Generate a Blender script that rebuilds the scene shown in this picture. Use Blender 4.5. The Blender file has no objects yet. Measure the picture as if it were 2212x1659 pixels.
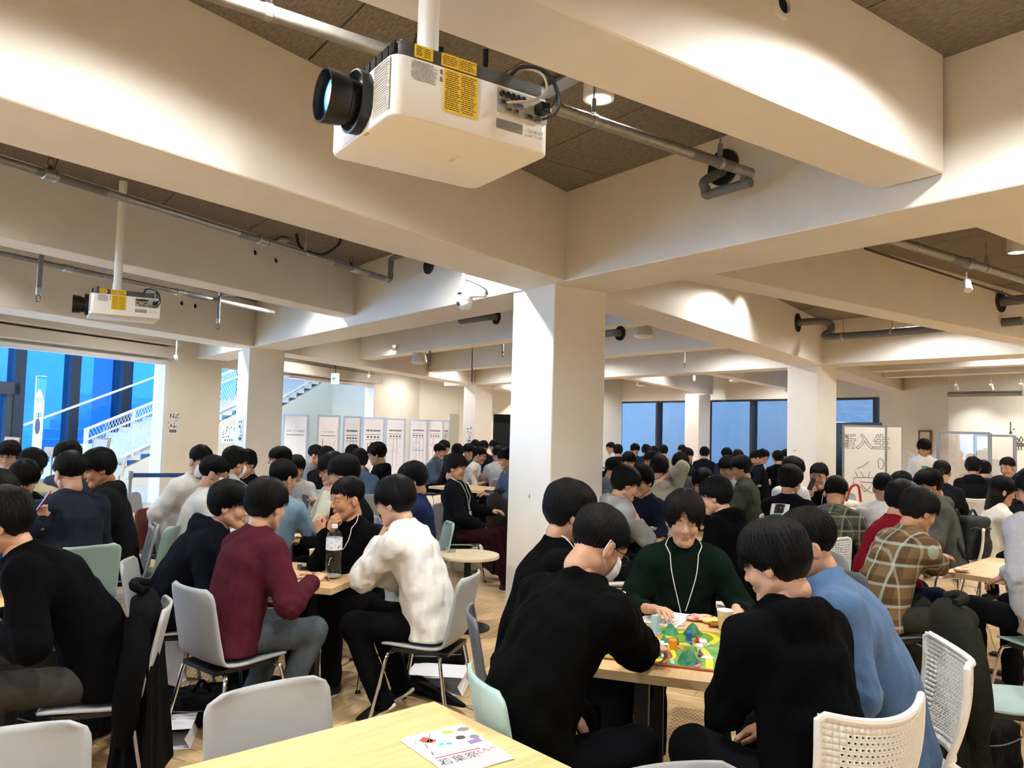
import bpy, math, random, colorsys
import numpy as np
from math import sin, cos, pi, radians, atan2, hypot
from mathutils import Vector, Matrix, Euler

SC = bpy.context.scene
COL = SC.collection
random.seed(7); RNG = np.random.default_rng(11)

# ---------------------------------------------------------------- camera
IW, IH, FPX = 2212.0, 1659.0, 1680.0
PITCH, ROLL, CZ = radians(3.13), radians(1.6), 1.68
_fw = np.array([0, cos(PITCH), sin(PITCH)]); _rt = np.array([1., 0, 0]); _up = np.cross(_rt, _fw)
_R = _rt*cos(ROLL) + _up*sin(ROLL); _U = -_rt*sin(ROLL) + _up*cos(ROLL)
CAMP = np.array([0, 0, CZ])
cd = bpy.data.cameras.new('camera'); cd.sensor_width = 36; cd.lens = FPX/IW*36; cd.clip_end = 200; cd.clip_start = .05
co = bpy.data.objects.new('camera', cd); COL.objects.link(co)
co.matrix_world = Matrix(((_R[0], _U[0], -_fw[0], 0), (_R[1], _U[1], -_fw[1], 0), (_R[2], _U[2], -_fw[2], CZ), (0, 0, 0, 1)))
SC.camera = co
def _ray(x, y): return _fw*FPX + _R*(x-IW/2) - _U*(y-IH/2)
def Zp(x, y, z):                       # photo pixel -> point on the horizontal plane z
    d = _ray(x, y); return CAMP + d*((z-CZ)/d[2])
def Yp(x, y, dist):                    # photo pixel -> point at forward distance
    d = _ray(x, y); return CAMP + d*(dist/d[1])
def Pl(x, y, p0, n):                   # photo pixel -> point on a plane
    d = _ray(x, y); n = np.asarray(n, float); return CAMP + d*(np.dot(np.asarray(p0)-CAMP, n)/np.dot(d, n))

# ---------------------------------------------------------------- world, exposure
SC.view_settings.view_transform = 'Standard'; SC.view_settings.look = 'None'
SC.view_settings.gamma = 1.0; SC.view_settings.use_curve_mapping = False
SC.view_settings.exposure = 0.0
W = bpy.data.worlds.new('dusk_sky'); SC.world = W; W.use_nodes = True
bg = W.node_tree.nodes['Background']; bg.inputs['Color'].default_value = (0.38, 0.64, 1.0, 1); bg.inputs["Strength"].default_value = 6.5
try:
    SC.cycles.use_denoising = True; SC.cycles.max_bounces = 6; SC.cycles.diffuse_bounces = 4; SC.cycles.glossy_bounces = 2; SC.cycles.use_adaptive_sampling = True; SC.cycles.adaptive_threshold = .18; SC.cycles.adaptive_min_samples = 12
    SC.cycles.transparent_max_bounces = 12; SC.cycles.caustics_reflective = False; SC.cycles.caustics_refractive = False
    SC.cycles.sample_clamp_indirect = 6; SC.cycles.use_light_tree = True
except Exception: pass
LAMP_W = 215.0          # watts of each ceiling downlight
LAMP_C = (0.98, 0.965, 0.94)
# ---------------------------------------------------------------- helpers
def lin(c):
    if isinstance(c, str):
        c = tuple(int(c[i:i+2], 16) for i in (0, 2, 4))
    return tuple(((v/255)/12.92 if v/255 <= .04045 else ((v/255+.055)/1.055)**2.4) for v in c)
MATS = {}
def mat(name, col='cccccc', rough=.5, metal=0., var=0., vscale=8., bump=0., bscale=40., stretch=(1, 1, 1), spec=.5, emit=None, es=0., sheen=0., alpha=1., col2=None, coat=0.):
    if name in MATS: return MATS[name]
    m = bpy.data.materials.new(name); m.use_nodes = True; nt = m.node_tree; b = nt.nodes['Principled BSDF']
    c = lin(col); b.inputs['Base Color'].default_value = (*c, 1); b.inputs['Roughness'].default_value = rough
    b.inputs['Metallic'].default_value = metal; b.inputs['Specular IOR Level'].default_value = spec
    if sheen: b.inputs['Sheen Weight'].default_value = sheen
    if coat: b.inputs['Coat Weight'].default_value = coat
    if emit: b.inputs['Emission Color'].default_value = (*lin(emit), 1); b.inputs['Emission Strength'].default_value = es
    if alpha < 1: b.inputs['Alpha'].default_value = alpha
    if var or bump or col2:
        tc = nt.nodes.new('ShaderNodeTexCoord'); mp = nt.nodes.new('ShaderNodeMapping'); mp.inputs['Scale'].default_value = stretch
        nt.links.new(tc.outputs['Object'], mp.inputs['Vector'])
    if var or col2:
        n = nt.nodes.new('ShaderNodeTexNoise'); n.inputs['Scale'].default_value = vscale; n.inputs['Detail'].default_value = 5
        nt.links.new(mp.outputs[0], n.inputs['Vector'])
        r = nt.nodes.new('ShaderNodeValToRGB'); r.color_ramp.elements[0].position = .3; r.color_ramp.elements[1].position = .7
        c2 = lin(col2) if col2 else tuple(min(1, v*(1+var)) for v in c); c1 = c if col2 else tuple(v*(1-var) for v in c)
        r.color_ramp.elements[0].color = (*c1, 1); r.color_ramp.elements[1].color = (*c2, 1)
        nt.links.new(n.outputs['Fac'], r.inputs['Fac']); nt.links.new(r.outputs['Color'], b.inputs['Base Color'])
    if bump:
        n2 = nt.nodes.new('ShaderNodeTexNoise'); n2.inputs['Scale'].default_value = bscale; n2.inputs['Detail'].default_value = 4
        nt.links.new(mp.outputs[0], n2.inputs['Vector'])
        bp = nt.nodes.new('ShaderNodeBump'); bp.inputs['Strength'].default_value = bump; bp.inputs['Distance'].default_value = .02
        nt.links.new(n2.outputs['Fac'], bp.inputs['Height']); nt.links.new(bp.outputs[0], b.inputs['Normal'])
    MATS[name] = m; return m
def glassmat(name, tint, refl=.06, rough=0.0):
    if name in MATS: return MATS[name]
    m = bpy.data.materials.new(name); m.use_nodes = True; nt = m.node_tree; nt.nodes.clear()
    o = nt.nodes.new('ShaderNodeOutputMaterial'); t = nt.nodes.new('ShaderNodeBsdfTransparent'); g = nt.nodes.new('ShaderNodeBsdfGlossy')
    t.inputs[0].default_value = (*tint, 1); g.inputs['Roughness'].default_value = rough
    f = nt.nodes.new('ShaderNodeLayerWeight'); f.inputs[0].default_value = .5
    pw = nt.nodes.new('ShaderNodeMath'); pw.operation = 'POWER'; pw.inputs[1].default_value = 5.; nt.links.new(f.outputs['Facing'], pw.inputs[0])
    mu = nt.nodes.new('ShaderNodeMath'); mu.operation = 'MULTIPLY_ADD'; mu.inputs[1].default_value = 1-refl; mu.inputs[2].default_value = refl; mu.use_clamp = True
    nt.links.new(pw.outputs[0], mu.inputs[0])
    x = nt.nodes.new('ShaderNodeMixShader'); nt.links.new(mu.outputs[0], x.inputs[0]); nt.links.new(t.outputs[0], x.inputs[1]); nt.links.new(g.outputs[0], x.inputs[2])
    nt.links.new(x.outputs[0], o.inputs[0]); MATS[name] = m; return m

def rot3(rx=0, ry=0, rz=0): return np.array(Euler((rx, ry, rz)).to_matrix())
class MB:
    def __init__(s): s.v = []; s.f = []; s.n = 0; s.mi = []; s.cur = 0
    def add(s, v, f):
        v = np.asarray(v, float).reshape(-1, 3); s.v.append(v)
        for q in f: s.f.append(tuple(int(i)+s.n for i in q)); s.mi.append(s.cur)
        s.n += len(v); return s
    def box(s, c, sz, R=None):
        x, y, z = np.asarray(sz, float)/2
        v = np.array([(-x,-y,-z),(x,-y,-z),(x,y,-z),(-x,y,-z),(-x,-y,z),(x,-y,z),(x,y,z),(-x,y,z)])
        if R is not None: v = v@np.asarray(R).T
        return s.add(v+np.asarray(c, float), [(0,3,2,1),(4,5,6,7),(0,1,5,4),(1,2,6,5),(2,3,7,6),(3,0,4,7)])
    def rbox(s, c, sz, r=.01, R=None, seg=3, axis=2):
        # box with rounded vertical (axis) edges
        o = [0, 1, 2]; o.remove(axis); a, b = sz[o[0]]/2, sz[o[1]]/2; h = sz[axis]/2; r = min(r, a*.99, b*.99)
        pts = []
        for (cx, cy, st) in ((a-r, b-r, 0), (-a+r, b-r, 90), (-a+r, -b+r, 180), (a-r, -b+r, 270)):
            for k in range(seg+1):
                t = radians(st+90*k/seg); pts.append((cx+r*cos(t), cy+r*sin(t)))
        n = len(pts); V = []
        for hz in (-h, h):
            for p in pts:
                q = [0, 0, 0]; q[o[0]], q[o[1]], q[axis] = p[0], p[1], hz; V.append(q)
        V = np.array(V)
        if R is not None: V = V@np.asarray(R).T
        F = [tuple(range(n-1, -1, -1)), tuple(range(n, 2*n))]+[(i, (i+1) % n, n+(i+1) % n, n+i) for i in range(n)]
        if axis == 1: F = [f[::-1] for f in F]
        return s.add(V+np.asarray(c, float), F)
    def prism(s, poly, z0, z1):
        n = len(poly); V = [(p[0], p[1], z0) for p in poly]+[(p[0], p[1], z1) for p in poly]
        return s.add(V, [tuple(range(n-1, -1, -1)), tuple(range(n, 2*n))]+[(i, (i+1) % n, n+(i+1) % n, n+i) for i in range(n)])
    def sheet(s, poly3, n, t):
        # planar polygon thickened along n
        p = np.asarray(poly3, float); n = np.asarray(n, float)/np.linalg.norm(n); k = len(p)
        return s.add(np.vstack([p-n*t/2, p+n*t/2]), [tuple(range(k-1, -1, -1)), tuple(range(k, 2*k))]+[(i, (i+1) % k, k+(i+1) % k, k+i) for i in range(k)])
    def tube(s, pts, r, n=8, closed=False, caps=True):
        P = np.asarray(pts, float); m = len(P); rr = np.full(m, r) if np.isscalar(r) else np.asarray(r, float)
        T = np.gradient(P, axis=0) if not closed else (np.roll(P, -1, 0)-np.roll(P, 1, 0))
        T /= np.linalg.norm(T, axis=1)[:, None]+1e-12
        ref = np.array([0, 0, 1.]) if abs(T[0][2]) < .9 else np.array([1., 0, 0])
        N = np.cross(T[0], ref); N /= np.linalg.norm(N); V = []
        for i in range(m):
            N = N-T[i]*np.dot(N, T[i]); N /= np.linalg.norm(N)+1e-12; B = np.cross(T[i], N)
            a = np.arange(n)*2*pi/n
            V.append(P[i]+rr[i]*(np.cos(a)[:, None]*N+np.sin(a)[:, None]*B))
        V = np.vstack(V); F = []
        L = m if closed else m-1
        for i in range(L):
            j = (i+1) % m
            for k in range(n): F.append((i*n+k, i*n+(k+1) % n, j*n+(k+1) % n, j*n+k))
        if caps and not closed: F += [tuple(range(n-1, -1, -1)), tuple(range((m-1)*n, m*n))]
        return s.add(V, F)
    def lathe(s, prof, n=24, o=(0, 0, 0), R=None, cap0=True, cap1=True):
        a = np.arange(n)*2*pi/n; V = np.vstack([np.c_[r*np.cos(a), r*np.sin(a), np.full(n, z)] for r, z in prof]); m = len(prof); F = []
        for i in range(m-1):
            for k in range(n): F.append((i*n+k, i*n+(k+1) % n, (i+1)*n+(k+1) % n, (i+1)*n+k))
        if cap0: F.append(tuple(range(n-1, -1, -1)))
        if cap1: F.append(tuple(range((m-1)*n, m*n)))
        if R is not None: V = V@np.asarray(R).T
        return s.add(V+np.asarray(o, float), F)
    def grid(s, Pg, closed_u=False, flip=False):
        # Pg (nu,nv,3)
        nu, nv = Pg.shape[:2]; F = []
        for i in range(nu if closed_u else nu-1):
            for j in range(nv-1):
                q = (i*nv+j, ((i+1) % nu)*nv+j, ((i+1) % nu)*nv+j+1, i*nv+j+1); F.append(q[::-1] if flip else q)
        return s.add(Pg.reshape(-1, 3), F)
    def mesh(s, name, mats, smooth=False):
        V = np.vstack(s.v) if s.v else np.zeros((0, 3)); me = bpy.data.meshes.new(name); me.from_pydata(V.tolist(), [], s.f)
        for m in (mats if isinstance(mats, (list, tuple)) else [mats]): me.materials.append(m)
        if any(s.mi): me.polygons.foreach_set('material_index', s.mi)
        if smooth: me.polygons.foreach_set('use_smooth', [True]*len(me.polygons))
        me.update(); return me
    def build(s, name, mats, parent=None, smooth=False, bevel=0., seg=2, ang=35):
        return link(name, s.mesh(name, mats, smooth), parent, smooth, bevel, seg, ang)
def link(name, me, parent=None, smooth=False, bevel=0., seg=2, ang=35, loc=None):
    o = bpy.data.objects.new(name, me); COL.objects.link(o)
    if parent is not None: o.parent = parent
    if loc is not None: o.location = loc
    if bevel:
        b = o.modifiers.new('bevel', 'BEVEL'); b.width = bevel; b.segments = seg; b.limit_method = 'ANGLE'; b.angle_limit = radians(30)
    if smooth and bevel == 0:
        try: me.set_sharp_from_angle(angle=radians(ang))
        except Exception: pass
    return o
def thing(name, label, cat, loc=(0, 0, 0), rz=0., group=None, rot=None):
    o = bpy.data.objects.new(name, None); COL.objects.link(o); o.empty_display_size = .1
    o.location = [float(v) for v in loc]; o.rotation_euler = rot if rot is not None else (0, 0, rz)
    return tag(o, label, cat, group)
def tag(o, label, cat=None, group=None, kind=None):
    if label: o['label'] = label
    if cat: o['category'] = cat
    if group: o['group'] = group
    if kind: o['kind'] = kind
    return o
def struct(o, label=None):
    o['kind'] = 'structure'
    if label: o['label'] = label
    return o
def dup(root, loc, rz=0., label=None, group=None, rot=None, swap=None):
    r = root.copy(); COL.objects.link(r); r.location = [float(v) for v in loc]; r.rotation_euler = rot if rot is not None else (0, 0, rz)
    if label: r['label'] = label
    if group: r['group'] = group
    def kids(a, b):
        for ch in a.children:
            c = ch.copy(); COL.objects.link(c); c.parent = b
            if swap:
                for i, sl in enumerate(c.material_slots):
                    if sl.material and sl.material.name in swap: sl.link = 'OBJECT'; sl.material = swap[sl.material.name]
            kids(ch, c)
    kids(root, r); return r
_txtcache = {}
def text_mesh(body, size, mat_, depth=0.0, align='CENTER', shear=0., bold=0.):
    k = (body, size, depth, align, shear, bold)
    if k in _txtcache: me = _txtcache[k].copy(); me.materials.clear(); me.materials.append(mat_); return me
    c = bpy.data.curves.new('lettering', 'FONT'); c.body = body; c.size = size; c.align_x = align; c.align_y = 'CENTER'; c.extrude = depth; c.shear = shear; c.offset = bold; c.resolution_u = 3
    o = bpy.data.objects.new('lettering', c); COL.objects.link(o)
    dg = bpy.context.evaluated_depsgraph_get(); me = bpy.data.meshes.new_from_object(o.evaluated_get(dg))
    bpy.data.objects.remove(o); bpy.data.curves.remove(c); me.name = 'lettering'; me.materials.clear(); me.materials.append(mat_); _txtcache[k] = me
    return me
def text(body, size, mat_, parent, loc, rot=(0, 0, 0), **k):
    o = bpy.data.objects.new('lettering', text_mesh(body, size, mat_, **k)); COL.objects.link(o); o.parent = parent
    o.location = loc; o.rotation_euler = rot; return o
def arc(c, r, a0, a1, n, ax=(1, 0, 0), ay=(0, 0, 1)):
    t = np.linspace(radians(a0), radians(a1), n); return np.asarray(c)+r*(np.cos(t)[:, None]*np.asarray(ax, float)+np.sin(t)[:, None]*np.asarray(ay, float))
def bez(pts, n=12):
    P = np.asarray(pts, float); m = len(P); out = []
    Q = np.vstack([2*P[0]-P[1], P, 2*P[-1]-P[-2]])
    for i in range(1, m):
        for t in np.linspace(0, 1, n, endpoint=False):
            a, b, c, d = Q[i-1], Q[i], Q[i+1], Q[i+2]
            out.append(.5*((2*b)+(c-a)*t+(2*a-5*b+4*c-d)*t*t+(-a+3*b-3*c+d)*t**3))
    out.append(P[-1]); return np.array(out)

# -------- implicit surfaces (blended capsules and ellipsoids) turned into meshes
def rcone(P, a, b, ra, rb):
    a = np.asarray(a, np.float32); b = np.asarray(b, np.float32); ba = b-a; h = np.clip((P-a)@ba/max(float(ba@ba), 1e-9), 0, 1)
    return np.linalg.norm(P-a-h[:, None]*ba, axis=1)-(ra+(rb-ra)*h)
def ell(P, c, r, R=None):
    q = P-np.asarray(c, np.float32)
    if R is not None: q = q@np.asarray(R, np.float32)
    r = np.asarray(r, np.float32); k0 = np.linalg.norm(q/r, axis=1); k1 = np.linalg.norm(q/(r*r), axis=1)+1e-6
    return k0*(k0-1)/k1
def smin(a, b, k):
    h = np.maximum(k-np.abs(a-b), 0)/k; return np.minimum(a, b)-h*h*k*.25
def smax(a, b, k): return -smin(-a, -b, k)
_c8 = np.array([(i, j, k) for i in (0, 1) for j in (0, 1) for k in (0, 1)])
_e12 = [(a, b) for a in range(8) for b in range(a+1, 8) if np.abs(_c8[a]-_c8[b]).sum() == 1]
def sdf_mesh(fn, lo, hi, h):
    lo = np.asarray(lo, np.float32); hi = np.asarray(hi, np.float32); Hb = 4*h
    nb = np.ceil((hi-lo)/Hb).astype(int)+1
    B = np.stack(np.meshgrid(*[np.arange(n) for n in nb], indexing='ij'), -1).reshape(-1, 3)
    d = fn((lo+(B+.5)*Hb).astype(np.float32)); B = B[np.abs(d) < Hb*1.25]
    if len(B) == 0: return np.zeros((0, 3)), []
    L = np.stack(np.meshgrid(*[np.arange(5)]*3, indexing='ij'), -1).reshape(-1, 3)
    G = (B[:, None, :]*4+L[None]).reshape(-1, 3)
    val = fn((lo+G*h).astype(np.float32)).reshape(len(B), 5, 5, 5)
    ins = val < 0
    N = nb*4+8
    cv = np.stack([val[:, i:i+4, j:j+4, k:k+4] for i, j, k in _c8], -1); ci = cv < 0
    s = ci.sum(-1); act = (s > 0) & (s < 8); idx = np.argwhere(act)
    vals = cv[act]; acc = np.zeros((len(vals), 3)); cnt = np.zeros(len(vals))
    for a, b in _e12:
        va, vb = vals[:, a], vals[:, b]; m = (va < 0) != (vb < 0); t = np.where(m, va/np.where(m, va-vb, 1), 0)
        acc += np.where(m[:, None], _c8[a]+(_c8[b]-_c8[a])*t[:, None], 0); cnt += m
    cell = B[idx[:, 0]]*4+idx[:, 1:]
    V = lo+(cell+acc/cnt[:, None])*h
    key = ((cell[:, 0]+2)*N[1]+cell[:, 1]+2)*N[2]+cell[:, 2]+2; o = np.argsort(key); ks = key[o]
    Fs = []
    for ax in range(3):
        e = np.zeros(3, int); e[ax] = 1; u = np.zeros(3, int); u[(ax+1) % 3] = 1; w = np.zeros(3, int); w[(ax+2) % 3] = 1
        a = ins[:, :4, :4, :4]; b = ins[:, e[0]:4+e[0], e[1]:4+e[1], e[2]:4+e[2]]
        q = np.argwhere(a != b); 
        if len(q) == 0: continue
        fl = a[tuple(q.T)]; c = B[q[:, 0]]*4+q[:, 1:]
        ids = []; ok = np.ones(len(c), bool)
        for off in (0*u, -u, -u-w, -w):
            cc = c+off; kk = ((cc[:, 0]+2)*N[1]+cc[:, 1]+2)*N[2]+cc[:, 2]+2; p = np.clip(np.searchsorted(ks, kk), 0, len(ks)-1)
            ok &= ks[p] == kk; ids.append(o[p])
        Q = np.stack(ids, 1); Q[fl] = Q[fl]; Q[~fl] = Q[~fl][:, ::-1]; Fs.append(Q[ok])
    F = np.vstack(Fs) if Fs else np.zeros((0, 4), int)
    return V.astype(np.float64), F
def np_mesh(name, V, F, mats, smooth=True, mi=None):
    me = bpy.data.meshes.new(name); F = np.asarray(F); n = len(F)
    me.vertices.add(len(V)); me.vertices.foreach_set('co', np.asarray(V, np.float32).ravel())
    me.loops.add(n*4); me.loops.foreach_set('vertex_index', F.astype(np.int32).ravel())
    me.polygons.add(n); me.polygons.foreach_set('loop_start', np.arange(n, dtype=np.int32)*4)
    if smooth: me.polygons.foreach_set('use_smooth', np.ones(n, bool))
    for m in (mats if isinstance(mats, (list, tuple)) else [mats]): me.materials.append(m)
    if mi is not None: me.polygons.foreach_set('material_index', np.asarray(mi, np.int32))
    me.update(calc_edges=True); me.validate(); return me
def vnoise(P, f, seed=0):
    # cheap smooth pseudo-noise in -1..1
    a = np.array([[1.0, .37, -.61], [-.44, 1.1, .53], [.71, -.29, .93]], np.float32)*f
    q = P@a.T; s = seed*1.7
    return (np.sin(q[:, 0]+1.3*np.sin(q[:, 1]*.8+s)+s)+np.sin(q[:, 1]*1.1+1.7*np.sin(q[:, 2]*.7-s)+2*s)+np.sin(q[:, 2]*.9+1.1*np.sin(q[:, 0]*1.2+.5*s)))/3
# ================================================================ STRUCTURE
HB, HS, HC = 2.88, 3.0, 3.62            # girder underside, joist underside, slab
M_paint = mat('white_paint', 'e9e4da', .55, var=.025, vscale=3, bump=.02, bscale=120)
M_wall = mat('cream_wall_paint', 'e8e1d2', .7, var=.02, vscale=2)
M_panel = mat('cement_board', '8d8479', .9, col2='6a6157', vscale=22, bump=.25, bscale=90, stretch=(1, 3, 1))
M_slab = mat('dark_joint', '26221f', .9)
M_dark = mat('painted_dark', '050505', .9)
M_mull = mat('dark_bronze_metal', '3b3c40', .45, metal=.3)
M_whitemetal = mat('white_metal', 'e4e2e6', .4)
M_conc = mat('pale_concrete', 'c9ccd0', .8, var=.06, vscale=3)
uB = np.array([sin(radians(-35.5)), cos(radians(-35.5)), 0]); uA = np.array([cos(radians(-35.5)), -sin(radians(-35.5)), 0])
uL = np.array([.342, .94, 0]); nL = np.array([-.94, .342, 0])            # along and outwards of the left wall
L0 = np.array([-7.97, 12.1, 0])
def Lw(px, off=0.):                     # point of the left wall line under pixel column px
    d = _ray(px, 900); o = L0+nL*off; A = np.array([[d[0], -uL[0]], [d[1], -uL[1]]]); t = np.linalg.solve(A, o[:2]); return o+uL*t[1]
K0 = np.array([-14.9, -7.0]); P_l2 = Lw(905)[:2]; WA = np.array([4.2, 29.5]); WB_ = np.array([9.95, 20.55]); KC = np.array([10.4, 18.5]); KR = KC+np.array([.583, -.8125])*10.5
OUT = [K0, P_l2, WA, WB_, KC, KR, np.array([KR[0], -7.0])]
# floor slab and planks in a herringbone
fl = MB().prism([(p[0], p[1]) for p in OUT[::-1]], -.2, -.012)
floor = struct(fl.build('floor', mat('floor_joint', '6d5636', .8)), 'light oak plank floor laid in herringbone')
def woodmat(name, c1, c2, rough=.38, sc=1., coat=.0):
    if name in MATS: return MATS[name]
    m = bpy.data.materials.new(name); m.use_nodes = True; nt = m.node_tree; b = nt.nodes['Principled BSDF']; b.inputs['Roughness'].default_value = rough
    tc = nt.nodes.new('ShaderNodeTexCoord'); mp = nt.nodes.new('ShaderNodeMapping'); mp.inputs['Scale'].default_value = (3*sc, 40*sc, 10)
    oi = nt.nodes.new('ShaderNodeObjectInfo'); ad = nt.nodes.new('ShaderNodeVectorMath'); ad.operation = 'ADD'
    cx = nt.nodes.new('ShaderNodeCombineXYZ'); ml = nt.nodes.new('ShaderNodeMath'); ml.operation = 'MULTIPLY'; ml.inputs[1].default_value = 37.
    nt.links.new(oi.outputs['Random'], ml.inputs[0]); nt.links.new(ml.outputs[0], cx.inputs[0]); nt.links.new(ml.outputs[0], cx.inputs[1])
    nt.links.new(tc.outputs['Object'], ad.inputs[0]); nt.links.new(cx.outputs[0], ad.inputs[1]); nt.links.new(ad.outputs[0], mp.inputs['Vector'])
    n = nt.nodes.new('ShaderNodeTexNoise'); n.inputs['Scale'].default_value = 1.2; n.inputs['Detail'].default_value = 6; n.inputs['Distortion'].default_value = .6
    nt.links.new(mp.outputs[0], n.inputs['Vector'])
    r = nt.nodes.new('ShaderNodeValToRGB'); r.color_ramp.elements[0].position = .32; r.color_ramp.elements[1].position = .68
    r.color_ramp.elements[0].color = (*lin(c1), 1); r.color_ramp.elements[1].color = (*lin(c2), 1); nt.links.new(n.outputs['Fac'], r.inputs['Fac'])
    hs = nt.nodes.new('ShaderNodeHueSaturation'); mr = nt.nodes.new('ShaderNodeMapRange'); mr.inputs[3].default_value = .88; mr.inputs[4].default_value = 1.1
    nt.links.new(oi.outputs['Random'], mr.inputs[0]); nt.links.new(mr.outputs[0], hs.inputs['Value']); nt.links.new(r.outputs['Color'], hs.inputs['Color']); nt.links.new(hs.outputs['Color'], b.inputs['Base Color'])
    if coat: b.inputs['Coat Weight'].default_value = coat
    MATS[name] = m; return m
M_plank = woodmat('oak_plank', 'b08f62', 'd2b488', .45)
PLW, PLL = .2, 1.0
pk = MB().box((0, 0, -.006), (PLL-.004, PLW-.004, .012)).mesh('plank', M_plank)
pk_all = []; fth = radians(62)
for i in range(-60, 100):
    for j in range(-30, 40):
        ox = i*PLW+j*PLL; oy = i*PLW-j*PLL
        for (dx, dy, a) in ((PLL/2, PLW/2, 0.), (PLW/2-PLW, PLL/2+PLW-PLW, pi/2)):
            x, y = ox+dx, oy+dy; X = x*cos(fth)-y*sin(fth)+0.2; Y = x*sin(fth)+y*cos(fth)+4
            pk_all.append((X, Y, fth+a))
def inside(p, poly):
    c = False; n = len(poly)
    for i in range(n):
        a, b = poly[i], poly[(i+1) % n]
        if (a[1] > p[1]) != (b[1] > p[1]) and p[0] < (b[0]-a[0])*(p[1]-a[1])/(b[1]-a[1])+a[0]: c = not c
    return c
pk_in = [q for q in pk_all if inside(q, OUT)]
vis = sorted([q for q in pk_in if q[1] > 1.9 and abs(q[0]) < .72*q[1]+.4 and q[1] < 12], key=lambda q: q[1])[:300]
vs = set((round(q[0], 3), round(q[1], 3)) for q in vis)
for q in vis:
    o = link('plank', pk, floor, loc=(q[0], q[1], 0)); o.rotation_euler = (0, 0, q[2])
rest = MB()
for q in pk_in:
    if (round(q[0], 3), round(q[1], 3)) in vs: continue
    c, s = cos(q[2]), sin(q[2]); a, b = (PLL-.004)/2, (PLW-.004)/2
    rest.add([(q[0]+c*x-s*y, q[1]+s*x+c*y, 0) for x, y in ((-a, -b), (a, -b), (a, b), (-a, b))], [(0, 1, 2, 3)])
o = rest.build('planks', woodmat('oak_plank_far', 'b08f62', 'd2b488', .45, .6), floor); o['kind'] = 'stuff'
# perforated floor grilles (small drilled holes)
M_hole = mat('drilled_hole', '5a4527', .9)
for k, (px, py, nx_, ny_) in enumerate(((425, 1455, 15, 26), (985, 1300, 9, 22), (1500, 1560, 9, 16))):
    c = Zp(px, py, 0); g = MB(); th = radians(-35.5)+.35
    for i in range(nx_):
        for j in range(ny_):
            x, y = (i-nx_/2)*.028+(j % 2)*.014, (j-ny_/2)*.028
            g.lathe([(.0048, .0), (.0048, .0012)], 6, (c[0]+x*cos(th)-y*sin(th), c[1]+x*sin(th)+y*cos(th), 0), cap0=False)
    o = g.build('grille_holes', M_hole, floor); o['kind'] = 'stuff'
# ceiling slab and cement boards
ceiling = struct(MB().prism([(p[0], p[1]) for p in OUT[::-1]], HC+.012, HC+.25).build('ceiling', M_slab), 'dark cement board ceiling between white beams')
cp = MB().box((0, 0, .006), (1.81, .9, .012)).mesh('cement_board', M_panel); cth = atan2(uB[1], uB[0]); n = 0; cl = []
for i in range(-10, 12):
    for j in range(-18, 22):
        X = 1.0+i*1.82*cos(cth)-j*.91*sin(cth); Y = 5.0+i*1.82*sin(cth)+j*.91*cos(cth)
        if inside((X, Y), OUT): cl.append((X, Y))
cl.sort(key=lambda q: hypot(q[0], q[1]-4))
for X, Y in cl[:290]:
    o = link('cement_board', cp, ceiling, loc=(X, Y, HC)); o.rotation_euler = (0, 0, cth)
g = MB()
for X, Y in cl[290:]: g.box((X, Y, HC+.006), (1.81, .9, .012), rot3(0, 0, cth))
if g.n: o = g.build('cement_boards', M_panel, ceiling); o['kind'] = 'stuff'
# small round fixing caps on the boards
g = MB()
for X, Y in cl[:60]:
    for a in (-.6, .6):
        for b in (-.3, .3): g.lathe([(.016, -.003), (.016, 0)], 8, (X+a*cos(cth)-b*sin(cth), Y+a*sin(cth)+b*cos(cth), HC))
o = g.build('fixing_caps', mat('cap_grey', '7a7168', .8), ceiling); o['kind'] = 'stuff'

def beam(p1, p2, q1, q2, z, e0=.3, e1=.3, label=None, w=None):
    N1, N2 = Zp(*p1, z), Zp(*p2, z); d = N2-N1; d[2] = 0; d /= np.linalg.norm(d)
    nn = np.array([-d[1], d[0], 0]); 
    if w is None:
        F = [Zp(*q, z) for q in (q1, q2)]; w = np.mean([np.dot(f-N1, nn) for f in F])
    a, b = N1-d*e0, N2+d*e1; poly = [a, b, b+nn*w, a+nn*w]
    if w < 0: poly = poly[::-1]
    z += .0012*len(BPOLY)
    o = MB().prism([(p[0], p[1]) for p in poly], z, HC+.01).build('ceiling_beam', M_paint, None, False, .006, 1)
    BPOLY.append([(p[0], p[1]) for p in poly]); struct(o, label); return (N1, d, nn, w)
BM = {}; BPOLY = []
BM['B1'] = beam((549, 748.7), (2212, 397.9), (614.2, 759), (2096, 491.9), HB, 3.7, 12, 'deep white girder running left from the central column')
BM['A1'] = beam((0, 211.6), (1774.7, 787.3), (0, 309.3), (1700, 788), HB, 8, 9.2, 'white girder crossing the ceiling behind the big projector')
BM['C1'] = beam((0, 510.9), (769.4, 682.7), (0, 532.3), (741.6, 688.6), HS, 6, .15, 'shallow white joist above the small projector')
BM['T'] = beam((0, 662), (549, 748.7), (0, 677), (515, 755), HB, 1.6, .4, 'white girder along the left windows')
BM['T2'] = beam((615, 763), (1027, 831), (617, 772), (1004, 833.5), HB, .6, 7, 'white girder beyond the left column')
BM['S1'] = beam((786, 775.6), (1370, 697.7), (808.8, 778.8), (1395, 704.7), HS, .2, .5)
BM['S2'] = beam((936.6, 803), (1540, 750.8), (952, 805), (1540, 757), HS, .3, .6)
BM['B2'] = beam((1307.6, 815.7), (1700.6, 794.9), (1307.6, 821.4), (1700.6, 799.6), HB, 7.5, .4)
BM['B2r'] = beam((1777, 787.6), (2212, 765.9), (1807.8, 793.3), (1960, 788.8), HB, .3, 5)
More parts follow.
